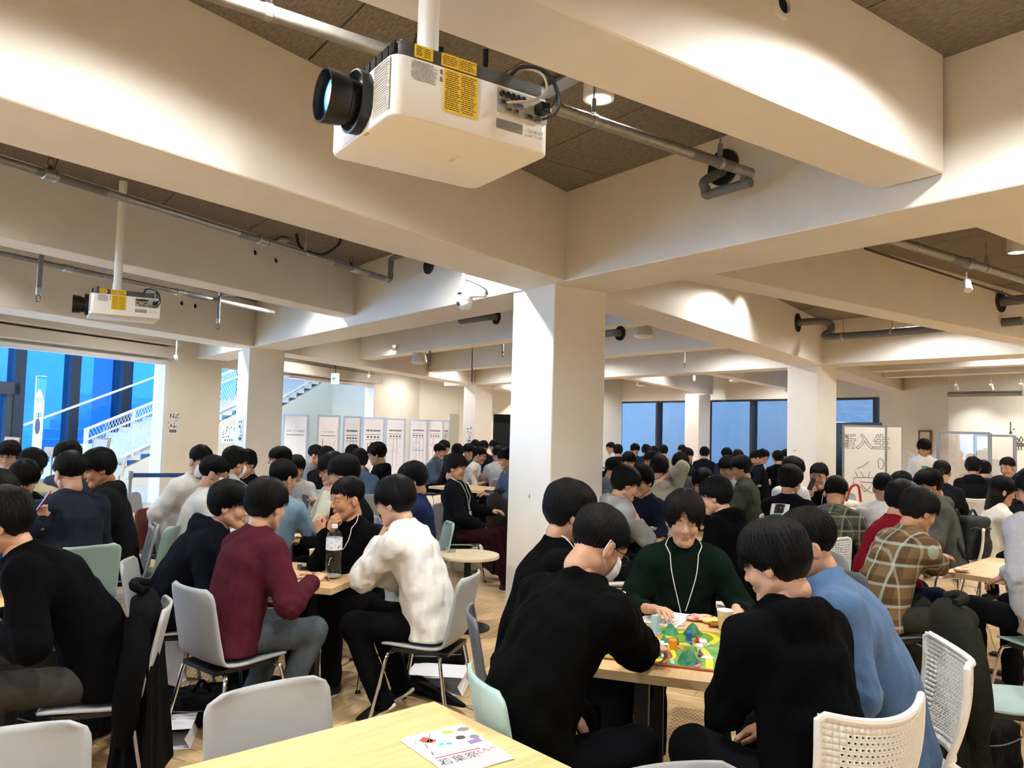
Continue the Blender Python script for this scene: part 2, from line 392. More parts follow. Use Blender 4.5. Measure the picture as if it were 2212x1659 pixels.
BM['D'] = beam((1534, 595), (2212, 735.1), (1467.3, 607), (2190, 745.4), HS, .3, .7)
BM['A0'] = beam((1500, 153.8), (2027.8, 375), (1500, 272), (1842.8, 396), HS, 6, .05)
BM['A2'] = beam((2096.5, 492), (2212, 535.3), None, None, HB, .3, 7, w=-.57)
BM['X1'] = beam((1357, 818.6), (1512.6, 848), (1343.7, 818.6), (1491.8, 848), HB, .5, 1.5)
BM['X2'] = beam((1546.8, 809), (1700.6, 839.5), (1530, 811), (1700.6, 845), HS, .3, 3)
for a, b in (((1905, 803), (2212, 789)), ((1935, 816), (2212, 805))):
    beam(a, b, None, None, HS, .3, 5, w=.35)
beam((1958, 844.5), (2212, 837), None, None, HB, .3, 5, w=.4)

def ysolve(near, u, px):
    lo, hi = .02, 3.
    for _ in range(50):
        m = (lo+hi)/2; q = near+u*m-CAMP; d = q@_fw; x = IW/2+FPX*(q@_R)/d
        x0 = near-CAMP; x0 = IW/2+FPX*(x0@_R)/(x0@_fw)
        if (x-x0 < px-x0) == (px > x0): lo = m
        else: hi = m
    return m
def column(near_px, xl, xr, label, smax_=.9):
    P = Zp(*near_px, HB); a = min(ysolve(P, uB, xl), smax_); b = min(ysolve(P, uA, xr), smax_)
    A_, B_ = uB*a, uA*b; poly = [P, P+B_, P+B_+A_, P+A_]
    o = MB().prism([(p[0], p[1]) for p in poly], 0, HB+.02).build('column', M_paint, None, False, .012, 2); struct(o, label); return P, a, b
C0 = column((1199, 613), 1109, 1310.5, 'square white column in the middle of the room')
C2 = column((539.7, 751.9), 515.5, 615.4, 'square white column near the left stair')
C4 = column((1027.7, 831), 1002.5, 1065, 'white column beyond the poster boards')
C3 = column((1766, 788), 1701, 1807.6, 'white column left of the whiteboard')
C5 = column((1510, 852), 1480, 1535, 'white column between the back windows')
C6 = column((1947.5, 845.1), 1899.4, 1974, 'white column right of the whiteboard')

# ---- walls
def wallseg(p, q, z0, z1, t, name, m, label=None, out=1):
    p, q = np.array(p[:2]), np.array(q[:2]); d = (q-p)/np.linalg.norm(q-p); nn = np.array([-d[1], d[0]])*out
    poly = [p, q, q+nn*t, p+nn*t]
    if out < 0: poly = poly[::-1]
    o = MB().prism(poly, z0, z1).build(name, m); return struct(o, label) if label else o
ZT = 2.77
w_left = wallseg(Lw(350), Lw(474), 0, HC+.2, .25, 'wall_left', M_wall, 'cream wall panel between the two stair openings')
for a, b, z0, z1 in ((L0-uL*2.2, Lw(350), ZT, HC+.2), (Lw(474), Lw(803), ZT, HC+.2), (Lw(803), P_l2, 0, HC+.2)):
    o = wallseg(a, b, z0, z1, .25, 'wall_left_segment', M_wall); o.parent = w_left
# opening frames (white steel) and shutter boxes
for px in (350, 803):
    p = Lw(px); o = MB().box((p[0], p[1], ZT/2), (.1, .14, ZT), rot3(0, 0, atan2(uL[1], uL[0]))).build('opening_jamb', M_whitemetal, w_left)
for a, b in ((L0-uL*2.2, Lw(350)), (Lw(615), Lw(803))):
    c = (a+b)/2; o = MB().box((c[0], c[1], ZT-.03), (np.linalg.norm(b-a), .16, .08), rot3(0, 0, atan2(uL[1], uL[0]))).build('opening_head', M_whitemetal, w_left)
bx = MB()
for (o_, z, h, t) in ((-.14, ZT+.16, .2, .28), (-.2, ZT+.42, .26, .36)):
    a, b = L0-uL*2.2+nL*o_, Lw(352)+nL*o_; c = (a+b)/2; bx.box((c[0], c[1], z), (np.linalg.norm(b-a), t, h), rot3(0, 0, atan2(uL[1], uL[0])))
sh = bx.build('trim_1', mat('shutter_box_paint', 'cfc6b6', .5), None, False, .02, 2); struct(sh, 'cream roller shutter box above the left opening')
bx = MB(); a, b = Lw(560)+nL*-.14, Lw(806)+nL*-.14; c = (a+b)/2; bx.box((c[0], c[1], ZT+.18), (np.linalg.norm(b-a), .28, .26), rot3(0, 0, atan2(uL[1], uL[0])))
struct(bx.build('trim_2', mat('shutter_box_paint'), None, False, .02, 2), 'cream roller shutter box above the stair opening')
# back wall behind the boards with a dark doorway
wb = wallseg(P_l2, P_l2+np.array([.55, .3]), 0, HC+.2, .25, 'wall_back', M_wall, 'cream wall far behind the poster boards')
dW = (WA-P_l2)/np.linalg.norm(WA-P_l2)
def bw(px):
    d = _ray(px, 900)[:2]; A = np.array([[d[0], -dW[0]], [d[1], -dW[1]]]); t = np.linalg.solve(A, P_l2); return P_l2+dW*t[1]
d0, d1 = bw(1066), bw(1112)
wallseg(P_l2+dW*.5, d0, 0, HC+.2, .25, 'wall_back_segment', M_wall).parent = wb
wallseg(d0, d1, 2.1, HC+.2, .25, 'wall_back_segment', M_wall).parent = wb
wallseg(d1, WA, 0, HC+.2, .25, 'wall_back_segment', M_wall).parent = wb
nW = np.array([-dW[1], dW[0]])
vd = MB().prism([d0+nW*.3, d1+nW*.3, d1+nW*2.5, d0+nW*2.5], 0, 2.2); vd.build('doorway_dark_block', M_dark, wb)  # solid block, its black colour stands for the unlit space behind the doorway
# grey door left of the far column
a, b = bw(972), bw(990)
dr = MB(); dn = -nW
dr.prism([a+dn*.04, a-dn*.01, b-dn*.01, b+dn*.04], 0, 2.05); struct(dr.build('door_1', mat('grey_door', 'b9b3a8', .5)), 'grey flush door far behind the poster boards')
# window wall at the back right
dK = (WB_-WA)/np.linalg.norm(WB_-WA); nK = np.array([-dK[1], dK[0]])      # nK points out of the room
if np.dot(nK, WA) < 0: nK = -nK
def ww(px, off=0.):
    d = _ray(px, 900)[:2]; o = WA+nK*off; A = np.array([[d[0], -dK[0]], [d[1], -dK[1]]]); t = np.linalg.solve(A, o); return o+dK*t[1]
ZW = 2.74
wr = wallseg(WA, WB_, ZW, HC+.2, .3, 'wall_right', M_wall, 'cream lintel wall above the back windows', 1)
wallseg(WA, WB_, -.05, .08, .3, 'window_sill', M_whitemetal).parent = wr
G_back = glassmat('blue_window_glass', (.5, .54, .58), .05)
def window(n, xs, first, label):
    # xs: pixel columns of the mullions; one pane between each pair
    w = None
    for k, x in enumerate(xs):
        p = ww(x, .12); m = MB().box((p[0], p[1], ZW/2+.04), (.09, .26, ZW-.08), rot3(0, 0, atan2(dK[1], dK[0])))
        if w is None: w = struct(m.build('window_%d' % n, M_mull), label)
        else: m.build('mullion', M_mull, w)
    for a, b in zip(xs[:-1], xs[1:]):
        p, q = ww(a, .12), ww(b, .12); c = (p+q)/2
        MB().box((c[0], c[1], ZW/2+.04), (np.linalg.norm(q-p)-.09, .012, ZW-.08), rot3(0, 0, atan2(dK[1], dK[0]))).build('pane', G_back, w)
        MB().box((c[0], c[1], ZW-.03), (np.linalg.norm(q-p), .2, .06), rot3(0, 0, atan2(dK[1], dK[0]))).build('head_frame', M_mull, w)
window(1, (1262, 1337, 1424, 1490), 0, 'tall blue window left of the slim far column')
window(2, (1530, 1628, 1720), 0, 'tall blue window between the two right columns')
window(3, (1795, 1895), 0, 'blue window behind the whiteboard')
# dark screen standing behind the whiteboard
# right wall beyond the whiteboard
wallseg(WB_, KC, 0, HC+.2, .3, 'wall_right_segment', M_wall, None, 1).parent = wr
wallseg(KC, KR, 0, HC+.2, .3, 'wall_right_segment', M_wall, None, 1).parent = wr
# walls outside the picture that close the room
wallseg(KR, OUT[-1], 0, HC+.2, .3, 'wall_far_right', M_wall, 'plain cream wall right of the picture')
wallseg(OUT[-1], K0, 0, HC+.2, .3, 'wall_near', M_wall, 'plain cream wall behind the viewer')

# ---- stair hall behind the left wall
HD = 6.6
hf0, hf1 = L0-uL*20, Lw(905)
hall = MB().prism([(p[0], p[1]) for p in (hf0+nL*.25, hf0+nL*HD, hf1+nL*HD, hf1+nL*.25)][::-1], -.2, 0)
struct(hall.build('floor_hall', mat('hall_floor', 'a9a7a2', .5)), 'grey stone floor of the stair hall')
hc = MB().prism([(p[0], p[1]) for p in (L0+uL*2.8+nL*.25, L0+uL*2.8+nL*HD, hf1+nL*HD, hf1+nL*.25)][::-1], 5.5, 5.7)
struct(hc.build('ceiling_hall', M_wall))
def Fw(px, off=HD):
    d = _ray(px, 900); o = L0+nL*off; A = np.array([[d[0], -uL[0]], [d[1], -uL[1]]]); t = np.linalg.solve(A, o[:2]); return o+uL*t[1]
# closed rear part of the hall
a, b = hf1+nL*HD, Lw(560)+nL*HD; a2 = Lw(905)
hw = MB().prism([(v[0], v[1]) for v in (a, Fw(560, HD), Fw(560, HD+.2), a+nL*.2)], 0, 5.6); hw.prism([(v[0], v[1]) for v in (a2+nL*.25, a2+nL*.25+uL*.2, a+uL*.2, a)], 0, 5.6)
struct(hw.build('wall_hall', M_wall), 'beige wall enclosing the far end of the stair hall')
# facade glazing of the hall
G_clear = glassmat('clear_facade_glass', (.9, .95, 1.0), .04); G_left = glassmat('azure_facade_glass', (.26, .6, .92), .04)
angL = atan2(uL[1], uL[0]); wroot = None
xs = [-700, -420, -200, -95, 30, 151, 262, 344, 430, 520, 640]
for x in xs:
    p = Fw(x); m = MB().box((p[0], p[1], 2.75), (.28, .3, 5.5), rot3(0, 0, angL))
    if wroot is None: wroot = struct(m.build('window_4', M_mull), 'tall azure glass facade beyond the stair')
    else: m.build('mullion', M_mull, wroot)
for a, b in zip(xs[:-1], xs[1:]):
    p, q = Fw(a), Fw(b); c = (p+q)/2
    MB().box((c[0], c[1], 2.75), (np.linalg.norm(q-p)-.28, .02, 5.5), rot3(0, 0, angL)).build('pane', G_left if a > -210 else G_clear, wroot)
p, q = Fw(-200), Fw(30); c = (p+q)/2
MB().box((c[0], c[1], 2.28), (np.linalg.norm(q-p), .3, .3), rot3(0, 0, angL)).build('door_head', mat('door_frame_brown', '4a433f', .5, metal=.2), wroot)
for x in (-90, 14):
    p = Fw(x); MB().box((p[0], p[1], 1.1), (.22, .24, 2.2), rot3(0, 0, angL)).build('door_stile', mat('door_frame_brown'), wroot)
# grey pillar outside and terrace steps
p = Fw(240, HD+.9); struct(MB().box((p[0], p[1], 3), (.75, .75, 6), rot3(0, 0, angL)).build('pillar_outside', mat('grey_pillar', '9aa0a8', .7)), 'grey concrete pillar outside the azure facade')
ter = None
for k in range(8):
    a, b = Fw(60+k*12, HD+2.0+.5*k), Fw(520, HD+2.0+.5*k); m = MB().prism([(v[0], v[1]) for v in (a, b, b+nL*7, a+nL*7)][::-1], -.1, .3+.3*k)
    if ter is None: ter = struct(m.build('ground_terrace', M_conc), 'pale stepped terrace outside')
    else: m.build('terrace_step', M_conc, ter)
a, b = Fw(-800, HD+9), Fw(900, HD+9); struct(MB().prism([(v[0], v[1]) for v in (a, b, b+nL*.3, a+nL*.3)][::-1], -1, 9).build('wall_outside', M_conc), 'pale building wall across the terrace')
a, b = Fw(-900, HD+.3), Fw(640, HD+.3); struct(MB().prism([(v[0], v[1]) for v in (a, b, b+nL*9, a+nL*9)][::-1], -.4, -.05).build('ground_outside', M_conc), 'pale paving outside the facade')
# exterior wall opposite the back windows
a, b = WA-dK*6+nK*5, WB_+dK*8+nK*5
struct(MB().prism([a, b, b+nK*.3, a+nK*.3], -1, 10).build('wall_opposite', M_conc), 'pale wall seen through the back windows')
a, b = WA-dK*6+nK*.3, WB_+dK*8+nK*.3
struct(MB().prism([a, b, b+nK*6, a+nK*6], -.4, -.1).build('ground_court', M_conc), 'paved court outside the back windows')
# stair
S0 = np.array([-9.54, 17.5, 0]); 
def Sp(t, off=0.): return S0+uL*t-nL*0+nL*off
def sz(t):                               # stair level along its run
    return .35+.36*t if t < 5.2 else (2.22 if t < 6.6 else 2.22+.42*(t-6.6))
st = thing('staircase', 'white steel staircase with mesh railing in the stair hall', 'staircase', (S0[0], S0[1], 0), angL)
M_tread = mat('stair_tread', 'd8d2c6', .6); M_str = mat('stair_side', 'd9cfbb', .7)
prof = [(-.3, 0.0), (12.5, 0.0), (12.5, 4.4)]+[(t, sz(t)-.35) for t in (12.4, 6.6, 5.2, .4)]+[(-.3, .02)]
body = MB(); n = len(prof); V = [(x, .0, z) for x, z in prof]+[(x, .18, z) for x, z in prof]
body.add(V, [tuple(range(n)), tuple(range(2*n-1, n-1, -1))]+[(i, n+i, n+(i+1) % n, (i+1) % n) for i in range(n)]); body.build('side_wall', M_str, st)
t = 0.
while t < 12:
    up_ = .42 if t > 6.6 else .36; MB().box((t+.2, 1.0, sz(t+.05)-.09), (.42, 2.0, .18)).build('tread', M_tread, st); t += .4 if not (5.1 < t < 6.5) else .7
rl = MB(); msh = MB()
ts = [0., 1.3, 2.6, 3.9, 5.2, 6.6, 8.2, 9.8, 11.4, 12.4]
for x in ts:
    if x > .01: rl.box((x, -.03, sz(x)+.45), (.06, .06, 1.1))
rl.box((0, -.03, sz(0)+.4), (.07, .07, 1.25))
rl.tube([(x, -.03, sz(x)+1.0) for x in ts], .035, 6); rl.tube([(x, -.1, sz(x)+.78) for x in ts], .022, 6); rl.tube([(x, -.03, sz(x)-.02) for x in ts], .03, 6)
rl.tube([(x, 1.9, sz(x)+1.05) for x in ts], .03, 6)
rl.build('railing', M_whitemetal, st, True)
for i in np.arange(0, 12.3, .085):
    for sgn in (1, -1):
        b0 = i; b1 = i+sgn*.55
        if 0 <= b1 <= 12.3: msh.tube([(b0, -.03, sz(b0)+.02), (b1, -.03, sz(b1)+.98)], .006, 3, caps=False)
o = msh.build('mesh_infill', M_whitemetal, st); o['kind'] = 'stuff'
# ================================================================ LIGHTS OF THE ROOM (cylinder downlights, spots)
M_lampw = mat('lamp_white', 'f2f0ec', .35); M_lens = mat('lamp_glow', 'ffffff', .4, emit='fff3dd', es=14.)
dl = MB().lathe([(.075, 0), (.08, .004), (.08, .22)], 28, cap0=False).lathe([(.08, .0), (.066, .0), (.06, .03)], 28, cap0=False, cap1=False)
dl_m = dl.mesh('housing', M_lampw, True); le_m = MB().lathe([(.0, .028), (.062, .028)], 24, cap0=False, cap1=False).mesh('lens', M_lens)
LD = bpy.data.lights.new('downlight', 'SPOT'); LD.energy = LAMP_W; LD.color = LAMP_C; LD.spot_size = radians(152); LD.spot_blend = .75; LD.shadow_soft_size = .06
def downlight(x, y, z, label, power=None):
    r = thing('downlight', label, 'light', (x, y, z), 0, 'cylinder downlights')
    link('housing', dl_m, r, True); link('lens', le_m, r)
    l = bpy.data.objects.new('lamp', LD if power is None else LD.copy()); COL.objects.link(l); l.parent = r; l.location = (0, 0, -.01)
    if power: l.data.energy = power
    return r
p = Zp(1293, 215, HC-.24); downlight(p[0], p[1], HC-.24, 'lit white cylinder downlight beside the near joist')
p = Zp(2197, 546, HC-.24); downlight(p[0], p[1], HC-.24, 'lit downlight at the right edge above the grey pipe')

def near_beam(x, y, r=.2):
    return any(inside((x+r*cos(a), y+r*sin(a)), b) for b in BPOLY for a in np.arange(0, 6.3, .7)) or any(inside((x, y), b) for b in BPOLY)
CAND = []
for i in range(-5, 7):
    for j in range(-5, 7):
        q = np.array([1.6, 3.4, 0])+uB*(i*3.9)+uA*(j*3.9); CAND.append((q[0], q[1]))
nl = 0
bpy.context.view_layer.update(); _dg = bpy.context.evaluated_depsgraph_get()
def wall_gap(x, y):
    g_ = 9.
    for i in range(len(OUT)):
        a, b = np.array(OUT[i], float), np.array(OUT[(i+1) % len(OUT)], float); t = np.clip(np.dot(np.array([x, y])-a, b-a)/np.dot(b-a, b-a), 0, 1); g_ = min(g_, np.linalg.norm(np.array([x, y])-a-(b-a)*t))
    return g_
def seen(x, y, z):
    for dz in (.0, .2):
        q = np.array([x, y, z+dz]); dq = q-CAMP; f_ = dq@_fw
        if f_ < .1: continue
        px, py = IW/2+FPX*(dq@_R)/f_, IH/2-FPX*(dq@_U)/f_
        if not (-25 < px < IW+25 and -25 < py < IH+25): continue
        v = Vector(dq).normalized(); h, loc, *_ = SC.ray_cast(_dg, Vector(CAMP), v)
        if not h or (loc-Vector(CAMP)).length > np.linalg.norm(dq)-.12: return True
    return False
for x, y in [(-1.15, 2.35)]+CAND:
    best = None
    for rad in (0, .35, .7, 1.05):
        for a in np.arange(0, 2*pi, .8):
            X, Y = x+rad*cos(a), y+rad*sin(a)
            if not inside((X, Y), OUT) or near_beam(X, Y, .38) or wall_gap(X, Y) < 1.2 or seen(X, Y, HC-.15): continue
            if any(hypot(X-o.location.x, Y-o.location.y) < 1.3 for o in COL.objects if o.name.startswith('downlight')): continue
            best = (X, Y); break
        if best: break
    if best: downlight(best[0], best[1], HC-.17, 'white cylinder downlight hidden up between the ceiling beams').scale = (1, 1, .6); nl += 1
print('downlights', nl)

p = Lw(560)+nL*1.2; downlight(p[0], p[1], 5.2, 'downlight in the stair hall behind the left column', 500); p = Lw(700)+nL*1.4; downlight(p[0], p[1], 5.2, 'downlight in the stair hall behind the poster boards', 500)
# ================================================================ CEILING EQUIPMENT
M_pj = mat('projector_white', 'e9e8e4', .38); M_pjd = mat('projector_graphite', '4a4a4c', .5); M_blk = mat('black_plastic', '0d0d0e', .35)
M_yel = mat('warning_yellow', 'e8c21c', .5); M_ink = mat('label_ink', '3a3422', .7); M_slot = mat('slot_dark', '2b2b2d', .7); M_steel = mat('zinc_steel', 'a9abab', .35, metal=.85)
M_galv = mat('galvanised_pipe', '9b9a94', .42, metal=.7, var=.12, vscale=30); M_gpvc = mat('grey_pipe_wrap', '6e6f70', .55); M_brz = mat('sprinkler_bronze', '6b4520', .35, metal=.8)
M_cable = mat('black_cable', '101014', .5); M_cableg = mat('grey_cable', 'b3aa9a', .5); M_lensglass = mat('projector_lens_glow', '203050', .05, emit='cfeaff', es=1.2)
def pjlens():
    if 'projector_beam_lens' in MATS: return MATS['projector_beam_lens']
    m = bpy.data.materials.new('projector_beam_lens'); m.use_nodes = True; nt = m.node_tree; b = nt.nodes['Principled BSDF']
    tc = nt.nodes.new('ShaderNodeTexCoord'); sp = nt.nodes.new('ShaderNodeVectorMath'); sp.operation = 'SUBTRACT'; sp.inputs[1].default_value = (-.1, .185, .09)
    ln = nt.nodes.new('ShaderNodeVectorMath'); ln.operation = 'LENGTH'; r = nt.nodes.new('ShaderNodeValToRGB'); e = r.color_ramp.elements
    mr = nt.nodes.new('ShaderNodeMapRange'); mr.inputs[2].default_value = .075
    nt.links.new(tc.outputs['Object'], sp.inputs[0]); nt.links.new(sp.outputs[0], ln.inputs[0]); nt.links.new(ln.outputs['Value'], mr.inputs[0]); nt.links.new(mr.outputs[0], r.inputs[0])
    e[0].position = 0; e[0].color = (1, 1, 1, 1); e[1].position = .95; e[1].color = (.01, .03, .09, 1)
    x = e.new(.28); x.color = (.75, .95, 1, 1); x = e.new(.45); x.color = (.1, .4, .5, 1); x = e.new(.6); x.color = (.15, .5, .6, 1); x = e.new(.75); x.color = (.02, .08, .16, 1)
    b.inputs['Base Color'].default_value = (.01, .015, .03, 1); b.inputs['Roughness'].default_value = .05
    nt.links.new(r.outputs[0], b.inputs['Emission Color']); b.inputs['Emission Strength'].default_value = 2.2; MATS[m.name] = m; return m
def lines(mb, x0, x1, z0, z1, rows, y, seed, h=.0016, gap=.25):
    rr = random.Random(seed)
    for k in range(rows):
        z = z1-(k+.5)*(z1-z0)/rows; a = x0+rr.random()*.1*(x1-x0)*(k % 3 == 0); b = x1-rr.random()*gap*(x1-x0); x = a
        while x < b:
            w = rr.uniform(.003, .012); mb.add([(x, y, z-h), (min(b, x+w), y, z-h), (min(b, x+w), y, z+h), (x, y, z+h)], [(0, 1, 2, 3)]); x += w+.0015
def projector(loc, rz, label, pole_top):
    r = thing('projector', label, 'projector', loc, rz, 'ceiling projectors')
    D, Wd, H1, H2 = .512, .43, .165, .205
    # lower white shell with rounded vertical corners
    def foot(x0, x1, y0, y1, rd, n=6):
        pts = []
        for cx, cy, st in ((x1-rd, y1-rd, 0), (x0+rd, y1-rd, 90), (x0+rd, y0+rd, 180), (x1-rd, y0+rd, 270)):
            for k in range(n+1): t = radians(st+90*k/n); pts.append((cx+rd*cos(t), cy+rd*sin(t)))
        return pts
    MB().prism(foot(0, D, 0, Wd, .035), 0, H1).build('shell', M_pj, r, True, .006, 2)
    MB().prism(foot(.012, D-.004, .004, Wd-.004, .035), H1, H2).build('top_cover', M_pjd, r, True, .004, 2)
    v = MB()
    for k in range(9): v.box((.0105, .03+k*.04, (H1+H2)/2+.002), (.004, .03, .03))
    v.build('intake_slots', M_blk, r)
    v = MB().box((-.0005, .068, .088), (.002, .1, .14)); v.build('vent_frame', mat('vent_white', 'd6d7d6', .5), r)
    v = MB()
    for k in range(20): v.box((-.002, .068, .024+k*.0068), (.004, .09, .0028), rot3(0, .5, 0))
    v.build('vent_slats', M_pj, r)
    MB().box((-.0008, .27, .082), (.0012, .27, .15)).build('front_panel', mat('panel_white', 'dfe3e6', .4), r, False, .0004, 1)
    Ry = rot3(0, -pi/2, 0)
    MB().lathe([(.086, -.0), (.088, .03), (.083, .032), (.078, .004)], 40, (0, .2, .09), Ry, cap0=False, cap1=False).build('lens_ring', M_blk, r, True)
    L = MB().lathe([(.055, 0), (.06, .02), (.062, .05), (.068, .055), (.072, .085), (.074, .115), (.069, .115), (.066, .1)], 40, (0, .2, .085), Ry, cap0=False, cap1=False).build('lens_barrel', M_blk, r, True)
    gl = [(.0, .098)] + [(.066*sin(a), .078+.02*cos(a)) for a in np.linspace(.1, pi/2, 8)]
    MB().lathe(gl, 40, (0, .2, .085), Ry, cap0=False, cap1=False).build('lens_glass', pjlens(), L, True)
    def lab(x0, x1, z0, z1, m, y=-.0008): return MB().box(((x0+x1)/2, y/2, (z0+z1)/2), (x1-x0, abs(y), z1-z0)).build('warning_label', m, r)
    for (x0, x1, z0, z1, y) in ((.15, .257, .045, .16, -.001), (.062, .116, .168, .202, .002), (.142, .252, .168, .203, .002)):
        o = MB().box(((x0+x1)/2, y, (z0+z1)/2), (x1-x0, .0024, z1-z0)).build('warning_label', M_yel, r)
        t = MB(); yy = y-.0016; lines(t, x0+.004, (x0+x1)/2-.002, z0+.004, z1-.004, max(4, int((z1-z0)/.006)), yy, int(x0*1000), .0011); lines(t, (x0+x1)/2+.002, x1-.004, z0+.004, z1-.004, max(4, int((z1-z0)/.006)), yy, int(x1*1000), .0011)
        t.add([((x0+x1)/2-.0004, yy, z0), ((x0+x1)/2+.0004, yy, z0), ((x0+x1)/2+.0004, yy, z1), ((x0+x1)/2-.0004, yy, z1)], [(0, 1, 2, 3)])
        t.build('fine_print', M_ink, o)
    t = MB(); lines(t, .052, .135, .105, .158, 13, -.0008, 5, .0009); t.box((.141, -.0006, .148), (.006, .0006, .012)); t.box((.141, -.0006, .128), (.006, .0006, .012)); t.build('fine_print', mat('grey_ink', '6d6d70', .7), r)
    # connector bay
    bay = MB(); bay.rbox((.408, -.0005, .121), (.176, .003, .07), .006, axis=1); pb = bay.build('connector_panel', mat('connector_grey', 'b4b3ae', .5), r)
    for k in range(5): MB().lathe([(.0085, 0), (.0085, .008), (.004, .008), (.004, .002)], 14, (.335+k*.018, -.002, .139), rot3(pi/2, 0, 0)).build('bnc_socket', M_slot, pb, True)
    for (x, z, w, h) in ((.342, .115, .03, .016), (.395, .118, .032, .013), (.385, .1, .012, .018), (.43, .095, .026, .014), (.462, .094, .024, .018), (.36, .098, .02, .01)):
        MB().rbox((x, -.004, z), (w, .008, h), .003, axis=1).build('socket', M_steel, pb)
        MB().rbox((x, -.0085, z), (w*.7, .002, h*.55), .002, axis=1).build('socket_core', M_slot, pb)
    MB().box((.466, -.02, .122), (.036, .04, .028)).build('power_plug', M_blk, pb, False, .004, 2)
    v = MB()
    for k in range(9): v.box((.366, -.0006, .04+k*.0032), (.09, .0012, .0014))
    v.build('speaker_grille', mat('grille_grey', '6f6f70', .6), r)
    for k in range(4):
        for j in range(2): MB().rbox((.43+k*.016, -.001, .058-j*.014), (.009, .002, .008), .002, axis=1).build('button', mat('button_edge', 'c9c9c7', .4), r)
    text('SONY', .026, mat('embossed_white', 'd9d2c8', .4), r, (.3, .2, -.0006), (pi, 0, radians(90)), depth=.0008)
    MB().box((.01, .18, -.0006), (.008, .026, .001)).build('warning_label', M_yel, r)
    # pole mount
    MB().lathe([(.032, 0), (.032, pole_top)], 24, (.2, .2, H2)).build('mount_pole', M_lampw, r, True)
    MB().lathe([(.036, 0), (.036, .06)], 24, (.2, .2, H2+.02)).build('pole_sleeve', M_lampw, r, True)
    MB().box((.2, .2, H2+.012), (.13, .11, .024)).build('mount_plate', M_lampw, r, False, .004, 2)
    MB().lathe([(.013, 0), (.013, .022)], 14, (.05, .05, H2-.002)).build('foot', M_pjd, r, True); MB().lathe([(.013, 0), (.013, .018)], 14, (.47, .05, H2-.002)).build('foot', M_pjd, r, True)
    c = MB(); c.tube(bez([(.385, .05, .215), (.4, .0, .235), (.46, -.035, .225), (.495, -.05, .17), (.485, -.045, .135), (.475, -.03, .122)]), .005, 7); c.tube(bez([(.385, .06, .21), (.42, .0, .24), (.475, -.04, .215), (.5, -.055, .15), (.49, -.05, .105), (.465, -.02, .09)]), .004, 6)
    c.build('power_cable', mat('navy_cable', '14162a', .45), r, True)
    MB().tube(bez([(.39, .045, .215), (.41, .0, .232), (.45, -.035, .215), (.46, -.045, .165), (.42, -.04, .13), (.37, -.02, .118), (.345, -.005, .114)]), .004, 6).build('signal_cable', M_cableg, r, True)
    return r
pr = projector((-.331, 1.966, 2.48), radians(34.0), 'large white ceiling projector with yellow warning labels in the foreground', 3.62-2.48-.2)
projector((-3.342, 6.089, 2.48), radians(31.0), 'small white ceiling projector further back on the left', 3.62-2.48-.2)
# light thrown by the lens
pl = bpy.data.lights.new('projector_beam', 'SPOT'); pl.energy = 14; pl.color = (.75, .9, 1); pl.spot_size = radians(34); pl.spot_blend = .2; pl.shadow_soft_size = .02
o = bpy.data.objects.new('lens_light', pl); COL.objects.link(o); o.parent = pr; o.location = (-.13, .2, .085); o.rotation_euler = (0, radians(90), 0)

def face(key, px, py, far=False):
    N1, d, nn, w = BM[key]; return Pl(px, py, N1+(nn*w if far else 0), nn)
def pipe_run(label, pts, r, wraps=(), hang=(), fit=(), sprk=(), elbow_r=None, group='sprinkler pipes'):
    P = np.asarray(pts, float); t = thing('sprinkler_pipe', label, 'pipe', P[0], 0, group); Q = P-P[0]
    MB().tube(Q, r, 14).build('pipe', M_galv, t, True)
    d = (Q[1]-Q[0]); L = np.linalg.norm(d); d = d/L
    R = np.array(Vector((0, 0, 1)).rotation_difference(Vector(d)).to_matrix())
    for s, ln in wraps: MB().tube([Q[0]+d*(s-ln/2), Q[0]+d*(s+ln/2)], r*1.03, 14).build('grey_wrap', M_gpvc, t, True)
    for s in fit: MB().lathe([(r*1.05, -.05), (r*1.35, -.045), (r*1.35, -.03), (r*1.2, -.028), (r*1.2, .028), (r*1.35, .03), (r*1.35, .045), (r*1.05, .05)], 16, Q[0]+d*s, R).build('coupling', M_steel, t, True)
    for s in hang:
        c = Q[0]+d*s; top = HC-P[0][2]
        h = MB().tube([c+np.array([0, 0, r+.05]), np.array([c[0], c[1], top])], .005, 6); h.box(c+np.array([0, 0, r+.045]), (.022, .03, .07)); h.lathe([(r*1.12, -.014), (r*1.12, .014)], 14, c, R); h.build('hanger', M_steel, t)
    for s in sprk:
        c = Q[0]+d*s; sprinkler_head(t, c+np.array([0, 0, r]), 1)
    return t
def sprinkler_head(parent, c, up):
    m = MB(); m.lathe([(.016, 0), (.016, .02*up), (.01, .03*up), (.007, .035*up)], 10, c); s = up
    for a in (-1, 1): m.tube(bez([c+np.array([a*.006, 0, .03*s]), c+np.array([a*.02, 0, .05*s]), c+np.array([a*.014, 0, .078*s]), c+np.array([0, 0, .088*s])], 5), .0035, 5)
    m.lathe([(.02, .088*s), (.02, .091*s)], 12, c); m.build('sprinkler_head', M_brz, parent, True)
